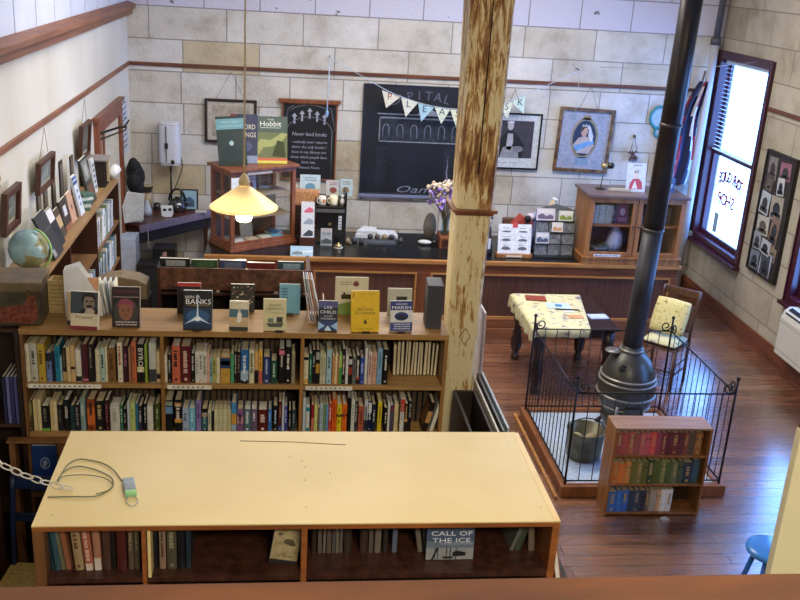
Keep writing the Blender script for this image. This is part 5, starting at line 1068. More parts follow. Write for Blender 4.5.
for nm_, cs, sel in (('purple_heads', ['8c6cb4', '7450a0', 'b49cd0'], lambda t, i: i % 3 != 0 and t[2] < .53), ('cream_heads', ['d0c4b0', 'dcd0b8', 'c0a890'], lambda t, i: not (i % 3 != 0 and t[2] < .53))):
    g = G()
    for i, t in enumerate(heads):
        if sel(t, i):
            for k in range(4): g.ball((t[0]+random.uniform(-.02, .02), t[1]+random.uniform(-.02, .02), t[2]+random.uniform(-.02, .02)), random.uniform(.012, .024), random.randrange(3), 6)
    o = g.out(nm_, [flat(c, .8) for c in cs], fl); o['kind'] = 'stuff'
g = G()
for k in range(14): g.ball((-.03+.004*math.sin(k), 0, .62+k*.022), .012-.0006*k, 0, 6)
g.out('lavender_spike', flat('7c7490', .8), fl)
st2 = thing('stone', 'rounded grey stone-like ornament behind the vase', 'ornament', (1.78, 11.15, CZ+.0005)); G().ball((0, 0, .17), .09, sq=(.9, .8, 1.9)).out('body', mottled('grey_stone', ['5c564e', '7c746a'], 9), st2)

# right of the post: card frame, tiered wire rack, red boxes, clutter
cf = thing('card_display', 'white sheet of six animal drawings on a small wooden easel', 'display card', (2.69, 10.50, CZ+.0005))
G().box((-.21, -.02, 0), (.21, .10, .045)).out('base', M_OAK, cf, .004); G().box((-.10, -.0225, .012), (.09, -.02, .036)).out('label', flat('d4c8b0', .6), cf)
T = Matrix.Translation((0, .02, .045))@Matrix.Rotation(-R(12), 4, 'X'); pg_ = G().box((-.195, 0, 0), (.195, .01, .34), 0, T).out('sheet', flat('d2d6dc', .5), cf)
g = G(); c3 = G()
for cx in (-.10, .095):
    for (cz, k_) in ((.25, 0), (.15, 1), (.05, 2)):
        c3.prism([(cx+.055*math.cos(t), cz+(.014+.008*k_)*math.sin(t)*(1 if t < PI else .4)) for t in [2*PI*k/14 for k in range(14)]], -.0015, -.0002, 'y', 0, T); c3.box((cx-.04, -.0015, cz+.04), (cx+.04, -.0002, cz+.045), 0, T)
c3.out('drawings', flat('5c5c68', .6), cf); G().box((-.03, -.004, .30), (.03, .012, .36), 0, T).out('clip', flat('b84a48', .4), cf)
rx = thing('red_box', 'red toy-like box standing behind the animal drawings card', 'box', (2.84, 10.80, CZ+.0005)); G().prism([(-.16, 0), (.10, 0), (.12, .34), (-.02, .42), (-.12, .30)], 0, .16, 'y').out('body', flat('a04038', .5), rx, .004); G().box((-.2, .17, 0), (-.05, .25, .34)).out('back_box', flat('5c4030', .6), rx)
for i, (x, y, r_, c) in enumerate(((2.93, 10.85, .05, 'b8a8b8'), (3.0, 10.9, .05, '5c6c9c'), (2.88, 10.78, .04, '2c2c34'))):
    o = thing('soft_toy', '%s soft toy on top of the clutter beside the red box' % ['pale pink', 'blue and white', 'black'][i], 'toy', (x, y, CZ+.0005), 0, 'soft toys by the red box'); G().lathe([(.04, 0), (.05, .2), (.035, .34), (.0001, .36)], n=12).out('body', flat(c, .8), o); G().ball((0, 0, .40), r_).out('head', flat(['c8b8c4', '8c98bc', '1c1c22'][i], .8), o)
tube_ = thing('poster_tube', 'tan cardboard tube leaning on the back wall behind the wire rack', 'tube', (3.0, 11.6, CZ-.2), 0, None, R(-18), R(32)); G().tube([(0, 0, 0), (0, 0, .62)], .035, 14).out('tube', flat('b8a88c', .7), tube_); G().tube([(0, 0, .62), (0, 0, .66)], .036, 14).out('cap', flat('c9ccd6', .5), tube_)
tube_.location = (2.98, 11.0, CZ+.02)
cl = thing('doll', 'dark dressed doll figure beside the post on the counter', 'doll', (2.38, 10.62, CZ+.0005)); G().lathe([(.07, 0), (.075, .05), (.05, .18), (.04, .30), (.03, .34), (.0001, .35)], n=16).out('dress', flat('1c1c24', .7), cl); G().ball((0, 0, .40), .05).out('head', flat('b8a898', .6), cl); G().ball((0, .012, .425), .052).out('hair', flat('2c1c18', .8), cl); G().box((-.03, -.07, .08), (.03, -.03, .20)).out('paper', flat('c8ccd4', .6), cl)
wrk = thing('card_rack', 'grey mesh pocketed card rack with arched top, on the counter right of the post', 'rack', (3.17, 10.52, CZ+.0005))
M_MESH = mottled('grey_slatey_cards', ['4c5058', '686c72', '84888c'], 26, .5)
T = Matrix.Rotation(-R(8), 4, 'X')
G().prism([(-.235, 0), (.235, 0), (.235, .56), (.12, .60), (0, .63), (-.12, .60), (-.235, .56)], .05, .06, 'y', 0, T).out('back_panel', flat('5c5f64', .6), wrk)
G().box((-.24, -.02, 0), (.24, .14, .02)).out('base', flat('1c1e22', .5), wrk, .003)
for r_ in range(4):
    for c_ in range(3):
        x = -.157+c_*.157; z = .03+r_*.135
        G().box((x-.072, .035-.004*r_, z), (x+.072, .045-.004*r_, z+.118), 0, T).out('pocket', M_MESH, wrk, .002)
g = G()
for r_ in range(5): g.tube([T@Vector((-.24, .02, .025+r_*.135)), T@Vector((.24, .02, .025+r_*.135))], .004, 5)
for c_ in range(4): g.tube([T@Vector((-.238+c_*.1585, .02, .02)), T@Vector((-.238+c_*.1585, .02, .56))], .003, 5)
g.out('wire', flat('3c3f44', .4, .5), wrk)
for i, (x, z, w_, h_, c, a_, n_) in enumerate(((-.13, .44, .22, .14, 'c8c4d0', '6c5c74', 'lilac harbour'), (.11, .44, .17, .12, 'c4ccc0', '7c8c3c', 'green field'), (.02, .31, .13, .11, 'd4d8dc', 'c8946c', 'plain white'), (-.15, .17, .16, .13, 'b4bcd0', '4c5468', 'blue-grey town'))):
    p = T@Vector((x, .005, z)); o = thing('postcard', '%s postcard in the grey mesh card rack' % n_, 'postcard', (3.17+p.x, 10.52+p.y, CZ+p.z), 0, 'postcards in the mesh rack', -R(8)); G().box((-w_/2, 0, 0), (w_/2, .004, h_)).out('sheet', flat(c, .5), o); F = Face(o, w_, h_)
    F.poly([(.08, .12), (.92, .12), (.92, .4), (.7, .5), (.55, .34), (.3, .6), (.08, .4)], a_); F.rect(.08, .62, .92, .9, 'd8d4d4')

# low wooden cabinet with two glazed doors
KX0, KX1, KY0, KY1, KZ, KH = 3.46, 4.60, 10.34, 10.86, CZ+.0005, .82
kc = thing('cabinet', 'honey-brown cabinet with two glazed doors at the right counter end', 'cabinet', ((KX0+KX1)/2, KY0, KZ))
hw_ = (KX1-KX0)/2; kd = KY1-KY0
G().box((-hw_-.02, -.04, 0), (hw_+.02, kd, .08)).box((-hw_-.03, -.05, .07), (hw_+.03, kd, .095)).out('plinth', M_OAK, kc, .004)
G().box((-hw_-.03, -.05, KH-.03), (hw_+.03, kd+.02, KH)).out('top', wood('6c5a58', '4c3c3c', .3), kc, .005)
G().box((-hw_, 0, .095), (-hw_+.03, kd, KH-.03)).out('side_panel', M_OAK, kc, .002); G().box((hw_-.03, 0, .095), (hw_, kd, KH-.03)).out('side_panel', M_OAK, kc, .002)
G().box((-hw_+.03, kd-.015, .095), (hw_-.03, kd, KH-.03)).out('back_board', flat('2c1a12', .7), kc)
G().box((-hw_+.03, .06, .43), (hw_-.03, kd-.015, .45)).out('shelf', M_OAK, kc, .002)
G().box((-hw_+.03, .0, .095), (hw_-.03, kd-.02, .105)).out('shelf', M_DARK, kc)
for s_ in (-1, 1):
    a, b_ = (-hw_+.0, -.004) if s_ < 0 else (.004, hw_)
    dr = G().box((a, -.025, .10), (a+.055, 0, KH-.035)).box((b_-.055, -.025, .10), (b_, 0, KH-.035)).box((a+.055, -.025, .10), (b_-.055, 0, .15)).box((a+.055, -.025, KH-.09), (b_-.055, 0, KH-.035)).out('door', M_OAK, kc, .003)
    G().box((a+.055, -.014, .15), (b_-.055, -.011, KH-.09)).out('door_glass', M_GLASS, dr)
    G().lathe([(.010, 0), (.014, .01), (.0001, .022)], (0, 0, 0), 10, T=Matrix.Translation((b_-.027 if s_ < 0 else a+.027, -.025, .46))@Matrix.Rotation(R(90), 4, 'X')).out('knob', flat('3c2a1c', .3), dr)
lb_ = G().box((-.46, -.045, .10), (-.14, -.042, .13)).out('paper_label', flat('d4d8e0', .6), kc); G().box((-.44, -.0455, .108), (-.42, -.045, .122)).out('label_print', flat('3c3c4c', .6), lb_)
text('label_print', 'PLEASE ASK TO VIEW', .02, flat('2c2c3c', .6, 0, 0), lb_, (-.30, -.0462, .115), width=.26)
for i in range(7):
    book(KX0+.10+i*.036, KY0+.12, KZ+.4505, .03, .22, .16, ['c8c8b8', 'd0d0c4', 'bcc0ac', 'd4d4c8', 'c4c8b4', 'd0ccc0', 'c0c4b8'][i], 'pale cream book on the cabinet upper shelf, %s from left' % ORD[i+1], 'pale set of books in the glazed cabinet', (), '9c9c84')
for i, (x, z, w_, h_, c, a_, n_) in enumerate(((.34, .45, .12, .20, '3c3c48', '8c8c9c', 'charcoal book with pale mark, right of the pale set'), (.46, .45, .13, .22, '7c3448', 'c8a0ac', 'wine-red patterned book on the cabinet upper shelf'), (.66, .45, .10, .22, '6c7c94', None, 'grey-blue book on the right cabinet shelf'), (.92, .45, .15, .20, '3c4450', 'b8bcc8', 'black and white picture book on the right cabinet shelf'), (1.0, .45, .14, .18, '8c8c94', None, 'grey book at the right end of the cabinet shelf'))):
    o, F = facebook(KX0+x, KY0+.15+.05*(i == 4), KZ+z+.002, w_, h_, .02, c, n_, 6)
    if a_: F.ell(.5, .6, .25, .2, a_); F.marks(.1, .1, .9, .3, a_, 2)
ba = thing('plastic_bag', 'pale lilac translucent bag sagging inside the left cabinet door', 'bag', (KX0+.40, KY0+.15, KZ+.107))
G().lathe([(.0001, 0), (.08, .01), (.10, .10), (.085, .20), (.05, .28), (.03, .33), (.035, .345), (.0001, .33)], n=11).out('body', flat('8c94b8', .4), ba)
for i in range(4):
    o = thing('record_sleeve', '%s flat sleeve lying in the cabinet bottom, %s from below' % (['grey', 'black', 'silver', 'dark grey'][i], ORD[i+1]), 'sleeve', (KX0+.25+.02*i, KY0+.22, KZ+.106+i*.022), R(6*i), 'flat sleeves in the cabinet'); G().box((-.16, -.12, 0), (.16, .12, .020)).out('body', flat(['5c5c60', '24242a', '8c8c90', '3c3c40'][i], .4), o)
# lamp-like instrument, framed card and blue box on the cabinet
ls = thing('desk_stand', 'thin dark stand with a horizontal brass and black tube, on the glazed cabinet', 'stand', (KX0+.20, KY0+.28, KZ+KH+.0005))
G().lathe([(.055, 0), (.06, .006), (.02, .014), (.0001, .016)], n=20).out('base', flat('2c221c', .4, .5), ls); G().tube([(0, 0, .01), (.012, 0, .27)], .006, 8).out('rod', flat('3c3028', .4, .5), ls); G().tube([(-.02, 0, .27), (.05, 0, .275)], .03, 14).out('brass_collar', flat('a89468', .3, .6), ls); G().tube([(.05, 0, .275), (.11, 0, .277), (.125, 0, .277)], [.036, .036, .02], 14).out('black_cap', M_BLACK, ls)
sh_ = thing('driftwood', 'pale flat carved strip lying on the glazed cabinet', 'ornament', (KX0+.40, KY0+.20, KZ+KH+.0005), R(-4)); G().prism([(-.13, 0), (-.10, .03), (.05, .04), (.16, .02), (.12, -.02), (-.06, -.02)], 0, .03).out('body', flat('a8a094', .6), sh_, .004)
o = thing('framed_card', 'white card with a seated figure in red, standing on the glazed cabinet', 'card', (KX0+.58, KY0+.18, KZ+KH+.001), 0, None, -R(8)); G().box((-.115, 0, 0), (.115, .006, .33)).out('sheet', flat('c4ccd8', .5), o); F = Face(o, .23, .33)
F.poly([(.15, .1), (.85, .1), (.82, .34), (.66, .46), (.34, .46), (.2, .3)], 'b04850'); F.ell(.5, .56, .12, .1, 'd4c8c0'); F.poly([(.3, .12), (.45, .4), (.6, .12)], 'd8d4d8'); F.poly([(.38, .66), (.42, .8), (.5, .68), (.58, .8), (.62, .66)], '8c8470'); F.marks(.3, .9, .7, .96, '4c4c54', 1)
o = thing('blue_box', 'dark blue box with two pale rings behind the stovepipe, on the cabinet', 'box', (KX1-.20, KY0+.18, KZ+KH+.0005)); G().box((-.11, 0, 0), (.11, .12, .17)).out('body', flat('3c5c8c', .5), o, .003); F = Face(o, .22, .17)
for cx in (.3, .7): F.ell(cx, .5, .16, .26, 'b8c8dc'); F.ell(cx, .5, .09, .15, '3c5878')

# ---- corner desk clutter
def d2(px_, py_): p = at(px_, py_, Z=DZ2); return p.x, p.y
def lathe_thing(name, lab, cat, x, y, z, prof, c, n=18, grp=None, part='body', rough=.35): o = thing(name, lab, cat, (x, y, z+.0005), 0, grp); G().lathe(prof, n=n).out(part, flat(c, rough), o); return o
kx, ky = d2(178, 209)
ky -= .08
kt = thing('kettle', 'steel kettle with black lid and hoop handle on the corner desk', 'kettle', (kx, ky, DZ2+.0005)); G().lathe([(.10, 0), (.115, .02), (.12, .07), (.09, .13), (.05, .155), (.0001, .16)], n=24).out('body', flat('5c5c64', .2, .8), kt); G().lathe([(.03, .158), (.02, .18), (.0001, .185)], n=14).out('lid_knob', M_BLACK, kt); G().tube([(.10*math.cos(t), 0, .13+.15*math.sin(t)) for t in [PI*k/10 for k in range(11)]], .014, 8).out('handle', M_BLACK, kt); G().tube([(.09, -.02, .07), (.16, -.03, .13)], [.022, .012], 10).out('spout', flat('5c5c64', .2, .8), kt)
x, y = d2(163, 205); tn = thing('tin', 'small red tin beside the kettle', 'tin', (x, y, DZ2+.0005)); G().box((-.05, -.03, 0), (.05, .03, .15)).out('body', flat('8c2c34', .4), tn, .006); G().box((-.02, -.0315, .05), (.03, -.03, .12)).out('label', flat('c8b8b8', .5), tn)
x, y = d2(198, 200); o = thing('picture_frame', 'small black frame with a pale blue picture leaning behind the kettle', 'picture', (x-.06, YB-.12, DZ2+.14), 0, None, -R(8)); picture(o, .22, .27, .018, M_BLACK, flat('8cb0c8', .4), .012); dec(o, [(-.06, -.09), (.07, -.09), (.06, .0), (.01, .04), (-.04, .02)], '3c5474', 1)
x, y = d2(168, 217); mk = thing('mask', 'white card mask with dark eye holes at the desk edge', 'mask', (x, y-.02, DZ2+.005), R(20), None, -R(14)); G().prism([(-.075, .02), (-.03, 0), (.05, 0), (.075, .05), (.07, .14), (-.07, .15)], 0, .008, 'y').out('face', flat('c8ccd6', .5), mk)
for s_ in (-1, 1): G().prism(ell(s_*.033, .09, .024, .018, 12), -.002, -.0002, 'y').out('eye_hole', flat('17171c', .8), mk)
x, y = d2(142, 212); cf_ = lathe_thing('coffee_grinder', 'tan coffee grinder with dark flared hopper near the left wall', 'grinder', x+.05, y+.16, DZ2, [(.06, 0), (.06, .18), (.045, .2), (.05, .22), (.075, .30), (.07, .31), (.0001, .3)], 'a8987c'); G().lathe([(.052, .222), (.078, .30), (.08, .305), (.074, .306), (.048, .224)], n=18, cap=False).out('hopper', flat('3a3430', .4), cf_)
x, y = d2(131, 214); lathe_thing('jar', 'dark red lidded jar at the left end of the corner desk', 'jar', x+.05, y-.02, DZ2, [(.07, 0), (.085, .05), (.08, .10), (.05, .12), (.02, .13), (.0001, .14)], '6b2424')
x, y = d2(132, 205); lathe_thing('bottle', 'black and white bottle behind the dark red jar', 'bottle', x+.02, y+.15, DZ2, [(.035, 0), (.04, .02), (.04, .12), (.015, .17), (.015, .22), (.0001, .225)], '26242c')
x, y = d2(152, 203); lathe_thing('canister', 'plain black canister behind the mugs on the corner desk', 'canister', x, y+.08, DZ2, [(.06, 0), (.062, .01), (.062, .17), (.0001, .175)], '1c1a1e')
for i, (px_, py_, c, n_) in enumerate(((146, 208, 'c8c8cc', 'white'), (155, 210, '232328', 'black'), (140, 212, '9c9488', 'stone-coloured'))):
    x, y = d2(px_, py_); o = thing('mug', '%s mug among the clutter on the corner desk' % n_, 'mug', (x+.02, y+.02, DZ2+.0005), R(-20+40*i), 'mugs on the corner desk'); G().lathe([(.0001, .004), (.035, 0), (.04, .01), (.04, .085), (.035, .085), (.034, .01), (.0001, .008)], n=16, cap=False).out('cup', flat(c, .3), o); G().tube([(.04+.024*math.sin(PI*k/8), 0, .045+.028*math.cos(PI*k/8)) for k in range(9)], .005, 6).out('handle', flat(c, .3), o)
x, y = d2(135, 221); tw = thing('folded_cloth', 'folded striped grey tea cloth on the near end of the corner desk', 'cloth', (x-.02, y-.02, DZ2+.0005), R(-8)); G().box((-.10, -.07, 0), (.12, .06, .03)).box((-.09, -.065, .03), (.115, .055, .055)).out('cloth', mottled('striped_cloth', ['5c646c', '9ca4a8', 'b8bcbc'], 30, .9, vec=(1, 9, 1)), tw, .01)
x, y = d2(146, 214); bd = thing('towel', 'crumpled white and blue towel on the corner desk', 'towel', (x+.02, y-.02, DZ2+.0005), R(30)); G().lathe([(.07, 0), (.06, .06), (.035, .12), (.01, .19), (.0001, .195)], n=7).out('cloth', flat('a8b4c8', .9), bd)
x, y = d2(205, 202); pz = boxy('paper_pad', 'white paper pad at the far right of the corner desk', 'paper', -1.02, YB-.25, DZ2, .14, .1, .02, 'c0bcc0')
x, y = d2(146, 226); ru = thing('ribbon', 'pale cord loop hanging from the lilac desk edge', 'ribbon', (-1.60, 11.47, DZ2-.30)); G().tube(smooth([(0, 0, .29), (.01, -.01, .15), (.0, -.01, .06), (.02, -.01, .01), (.035, -.01, .05), (.015, -.01, .10)]), .006, 6).out('cord', flat('a8a09c', .7), ru)

# ================================================================ BACK WALL PIECES
def bw(name, label, px0, py0, px1, py1, fw, fm, mountm, depth=.025, tilt=0, cat='picture', off=.03):
    a, b_ = at(px0, py0, Y=YB-off), at(px1, py1, Y=YB-off)
    o = thing(name, label, cat, ((a.x+b_.x)/2, YB-off+.01, (a.z+b_.z)/2), 0, None, 0, R(tilt)); w_, h_ = b_.x-a.x, a.z-b_.z
    picture(o, w_, h_, fw, fm, mountm, depth); return o, w_, h_
def wire(o, h_, dz_, spread, c='6c6458'):
    G().tube([(-spread, 0, h_/2), (0, .01, h_/2+dz_)], .003, 4).tube([(spread, 0, h_/2), (0, .01, h_/2+dz_)], .003, 4).out('hanging_wire', flat(c, .6), o)
o, w_, h_ = bw('framed_picture', 'thin black framed pale print partly behind the display case books', 204.5, 98, 256.5, 144, .035, flat('2c2420', .4), flat('b8b0a4', .6))
G().prism(rc(-w_/2+.09, -h_/2+.08, w_/2-.09, h_/2-.08), -.012, -.0105, 'y').out('artwork', mottled('faded_map', ['8c8478', 'a49a8c', 'b4ac9e'], 12, .6), o); wire(o, h_, .33, .0+.18)
# chalkboard with quotation
o, w_, h_ = bw('chalkboard', 'upright chalkboard with a wooden cornice and a chalked quotation beneath an arch', 282, 102, 335, 181, .02, M_CASE, flat('0f1116', .7), .02, 0, 'chalkboard')
G().prism([(-w_/2-.05, h_/2+.05), (w_/2+.05, h_/2+.05), (w_/2+.02, h_/2), (-w_/2-.02, h_/2)], -.05, 0, 'y').out('cornice', M_CASE, o, .004)
CK = flat('a8aab8', .9, 0, .1); CK2 = flat('70727c', .9, 0, .1)
g = G()
g.tube([(.30*math.cos(t), -.012, .10+.22*math.sin(t)) for t in [R(15+k*10) for k in range(16)]], .006, 4)
for s_ in (-1, 1):
    g.tube([(s_*.29, -.012, .16), (s_*.29, -.012, -.45)], .006, 4).tube([(s_*.33, -.012, .14), (s_*.27, -.012, .42), (s_*.20, -.012, .46)], .006, 4)
g.tube([(.27*math.cos(t), -.012, .34+.13*math.sin(t)) for t in [R(20+k*14) for k in range(11)]], .006, 4)
g.out('chalk_arch', CK2, o)
g = G()
for k in range(5):
    x = -.19+k*.095; zz = .32+.035*(2-abs(k-2)); g.box((x-.012, -.013, zz-.09), (x+.012, -.0115, zz)); g.prism([(x-.035, zz), (x+.035, zz), (x, zz+.045)], -.013, -.0115, 'y')
g.out('chalk_arrows', CK, o)
for i, (tx, sz, zz, wd) in enumerate((('Never lend books', .07, .10, .44), ('- nobody ever returns', .05, .0, .46), ('them: the only books I', .05, -.065, .44), ('have in my library are', .05, -.13, .44), ('those which people have', .05, -.195, .46), ('lent me.', .05, -.26, .18), ('- Anatole France', .045, -.33, .28))):
    text('chalk_writing', tx, sz, CK, o, (0, -.0115, zz), width=wd, shear=.25)
# big dark board with the building
o, w_, h_ = bw('blackboard', 'large near-black board with a chalk drawing of a columned building', 364, 83, 474, 197, .0201, flat('1b2234', .5), mottled('blackboard', ['0b0d14', '10141f', '141b2c'], 3, .55), .02, 0, 'blackboard')
G().box((-w_/2-.01, -.04, -h_/2-.04), (w_/2+.01, 0, -h_/2)).out('ledge', flat('7c82a0', .5), o, .004)
CW, ch_ = flat('5c6474', .9, 0, .2), -.012
g = G(); bx0, bx1, bz0, bz1 = -w_/2+.22, w_/2-.05, -.02, .30
g.box((bx0, -.0125, bz1-.02), (bx1, -.0115, bz1)).box((bx0, -.0125, bz0), (bx1, -.0115, bz0+.012)).box((bx0, -.0125, bz0), (bx0+.012, -.0115, bz1)).box((bx1-.012, -.0125, bz0), (bx1, -.0115, bz1)).box((bx0-.03, -.0125, bz1+.03), (bx1+.03, -.0115, bz1+.045))
mid = (bx0+bx1)/2
g.prism([(mid-.16, bz1+.045), (mid+.16, bz1+.045), (mid, bz1+.13)], -.0125, -.0115, 'y')
g.out('chalk_building', flat('8890a0', .9, 0, .2), o)
g = G()
for k in range(7):
    x = bx0+.09+k*(bx1-bx0-.18)/6
    g.tube([(x-.04, -.012, bz0+.05), (x-.04, -.012, bz0+.18), (x-.02, -.012, bz0+.225), (x+.02, -.012, bz0+.225), (x+.04, -.012, bz0+.18), (x+.04, -.012, bz0+.05)], .006, 4)
g.out('chalk_windows', flat('8c94a4', .9, 0, .2), o)
G().prism(rc(bx0+.012, bz0+.012, bx1-.012, bz1-.02), -.0114, -.0105, 'y').out('chalk_shading', flat('2c323e', .9, 0, .35, 20), o)
for i, c in enumerate('CAPITAL'):
    t = (i-3.6)*.155; text('chalk_letter', c, .16, flat('5c6070', .9, 0, 0), o, (.02+.78*math.sin(t)*1.0, -.0115, .02+.56*math.cos(t)), (R(90), t*.7, 0))
text('chalk_writing', 'Oamaru', .13, flat('7c8498', .9, 0, 0), o, (.10, -.0115, -h_/2+.07), width=.80, shear=.35)
g = G()
g2 = G()
for k in range(18): g2.box((-w_/2+.20, -.012, -.10-k*.028), (-w_/2+.34-.03*(k % 3), -.0115, -.094-k*.028)); g.box((w_/2-.45, -.012, -.10-k*.028), (w_/2-.32-.03*(k % 2), -.0115, -.094-k*.028))
g.out('chalk_lettering', flat('3c4250', .9, 0, 0), o); g2.out('chalk_lettering', flat('3c4250', .9, 0, 0), o)
# black framed monochrome portrait
o, w_, h_ = bw('framed_portrait', 'black framed monochrome portrait of a seated woman in a crown, right of the post', 484, 111.5, 537, 170, .022, M_BLACK, flat('c4c8cc', .6))
m0 = rc(-w_/2+.10, -h_/2+.15, w_/2-.10, h_/2-.10)
dec(o, m0, '3a363e', 1); dec(o, [(-.2, -.22), (.16, -.22), (.18, -.05), (.10, .06), (.02, .14), (-.06, .14), (-.14, .04)], '17161a', 2); dec(o, [(-.05, .10), (.02, .10), (.03, -.02), (.0, -.12), (-.06, -.10)], 'a4a4ac', 3); dec(o, ell(-.02, .20, .04, .055), 'b4b0b4', 4); dec(o, ell(-.02, .235, .05, .03, 14, 0, PI), 'c4c4cc', 5); dec(o, [(-.14, -.22), (.12, -.22), (.10, -.10), (.02, -.06), (-.1, -.08)], '8c8c94', 3); dec(o, ell(.10, -.10, .07, .04), '74747c', 4)
g = G(); g.prism(rc(-.15, -h_/2+.08, .12, -h_/2+.085), -.012, -.011, 'y'); g.out('caption_line', flat('74747c', .6), o); wire(o, h_, .30, .11)
# gilt framed colour portrait
o, w_, h_ = bw('framed_portrait', 'gilt framed colour portrait of a crowned woman in an oval, above the card rack', 560, 107, 607, 173, .045, mottled('worn_gilt', ['2c2016', '644a2e', '8c6c44'], 18, .35), flat('9a9eae', .6), .035, 1.5)
g = G()
for (x, z) in [(sx*.19, sz*.30) for sx in (-1, 1) for sz in (-1, 1)]: g.prism(ell(x, z, .055, .06), -.0115, -.0105, 'y')
g.out('corner_roundels', flat('8c94a4', .6), o)
dec(o, ell(0, .03, .185, .27, 26), '8c846c', 1); dec(o, ell(0, .03, .155, .235, 26), '25304c', 2, 'oval_ground')
dec(o, [(-.14, -.06), (-.08, .03), (0, .06), (.10, .03), (.14, -.06), (.08, -.17), (-.08, -.17)], 'b8a8a4', 3); dec(o, [(-.14, -.08), (.12, .02), (.14, -.03), (-.08, -.15)], '6c9ccc', 4, 'sash'); dec(o, ell(-.01, .12, .045, .065), 'c49c8c', 4); dec(o, [(-.02, .19), (.06, .19), (.12, .06), (.10, -.02), (.05, .06), (.045, .15)], 'c8ccd8', 5, 'veil'); dec(o, [(-.05, .18), (-.04, .215), (-.02, .195), (0, .22), (.02, .195), (.04, .215), (.05, .18)], 'a8b4b8', 6, 'crown'); dec(o, [(-.05, .10), (-.055, .17), (0, .19), (.035, .17), (-.01, .165)], '4c3c38', 6, 'hair')
dec(o, [(-.06, .27), (.06, .27), (.04, .33), (-.04, .33)], '8c7c5c', 1, 'crest'); dec(o, [(-.1, -.33), (.1, -.33), (.08, -.22), (-.08, -.22)], '7c94ac', 1, 'shield'); wire(o, h_, .28, .12)
# round teal framed mirror, dried flower hanging
tm = thing('wall_mirror', 'turquoise key-shaped mirror on the back wall, partly behind the stovepipe', 'mirror', (4.93, YB-.025, 2.36)); g = G()
g.tube([(.13*math.cos(t), 0, .14*math.sin(t)) for t in [2*PI*k/24 for k in range(24)]], .02, 8, close=True).tube([(.05*math.cos(t), 0, -.19+.06*math.sin(t)) for t in [2*PI*k/16 for k in range(16)]], .018, 8, close=True).out('frame', flat('3c8c9c', .4), tm, 0)
G().prism(ell(0, 0, .12, .13), 0, .012, 'y').prism(ell(0, -.19, .045, .055), 0, .012, 'y').out('glass', flat('a8c4d4', .15), tm)
df = thing('dried_posy', 'small brown dried posy hanging on strings on the back wall', 'flowers', (4.62, YB-.05, 1.86)); g = G()
for k in range(16): a = random.uniform(0, 2*PI); g.tube([(0, 0, 0), (.10*math.cos(a), -.02*random.random(), -.02+.08*math.sin(a))], [.012, .004], 5)
g.out('leaves', flat('5c4440', .8), df); G().tube([(-.04, 0, .02), (0, .03, .24), (.06, 0, .02)], .005, 5).ball((0, .03, .24), .02).out('string', flat('4c4038', .7), df)
for (px_, py_, l_) in ((329, 60, 'left'), (580, 70, 'right')): pass
# bunting
p0, p1 = Vector((.56, 12.2, 2.95)), Vector((3.93, 12.2, 3.0))
bn = thing('bunting', 'string of pale triangular flags spelling a word, strung across the blackboard', 'bunting', (0, 0, 0))
YB_ = 12.15
P = [at(*q, Y=YB_) for q in ((330, 58), (362, 76), (388, 91), (408, 99), (430, 105.5), (455, 109), (480, 108), (500, 103), (522, 96), (580, 70.5))]
G().tube(smooth(P, 3), .005, 5).tube([P[0], P[0]+Vector((-.01, .02, -.5)), P[0]+Vector((-.015, .02, -.72))], .008, 5).tube([P[-1], P[-1]+Vector((.01, 0, -.6))], .003, 5).out('cord', flat('b4c4d4', .7), bn)
for q in (P[0], P[-1]): G().tube([q, (q.x, YB+.001, q.z+.01)], .005, 6).out('hook', M_IRON, bn)
kn = G().ball(P[0]+Vector((-.012, .02, -.68)), .025, sq=(.8, .8, 1.8)).out('knot', flat('8cb4d4', .7), bn)
FL = [((382, 90), (400, 97), (386, 108), 'd8d4c4', 'P'), ((401, 97.5), (418, 102.5), (405.5, 117), 'd6d8cc', 'L'), ((418, 103), (434, 107.5), (421, 121.5), 'a4c8d8', 'E'), ((434.5, 107), (450, 109.5), (441, 124), 'd4dccc', 'A'), ((450, 109.5), (466, 110), (456, 127), 'd8dcc0', 'S'), ((466, 110), (478, 110), (473, 124), 'd8d08c', 'E'), ((499, 105), (513, 101), (507, 119), 'd8dccc', 'A'), ((511, 101.5), (525, 96), (523.5, 114), 'c4dcd4', 'K')]
FL[6] = FL[6][:4]+('S',)
for i, (a, b_, c_, col, ltr) in enumerate(FL):
    q = [at(*v, Y=YB_) for v in (a, c_, b_)]
    f = G().prism([(v.x, v.z) for v in q], YB_-.012, YB_-.009, 'y').out('flag', flat(col, .8), bn)
    cx = sum(v.x for v in q)/3; cz = sum(v.z for v in q)/3+.02
    text('flag_letter', ltr, .12, flat('8c4c3c' if i == 0 else '3c4c5c', .8, 0, 0), f, (cx, YB_-.0135, cz))

# ================================================================ RIGHT WALL / CORNER
pi_ = thing('drain_pipe', 'white painted pipe rising beside the window in the far right corner', 'pipe', (5.47, 12.20, 0))
G().tube([(0, 0, 0), (0, 0, 3.35)], .052, 16).out('lower_pipe', flat('aeb0b6', .5, 0, .04, 3), pi_); G().lathe([(.065, 3.33), (.065, 3.40), (.05, 3.42)], n=16).out('joint', flat('4c4c54', .5), pi_); G().tube([(0, 0, 3.4), (.03, 0, ZC)], .042, 14).out('upper_pipe', flat('54545c', .5), pi_); G().box((-.10, -.03, .80), (.10, .05, .86)).out('bracket', flat('6c6a58', .5), pi_)
fg = thing('flag', 'furled flag in dark blue, white and red hanging in the corner left of the pipe', 'flag', (5.16, 12.16, 1.45))
MF = [flat('1c2448', .8), flat('c8c8cc', .8), flat('9c2c3c', .8), flat('8c7c68', .8)]
n = 13; g = G(); rows = 22
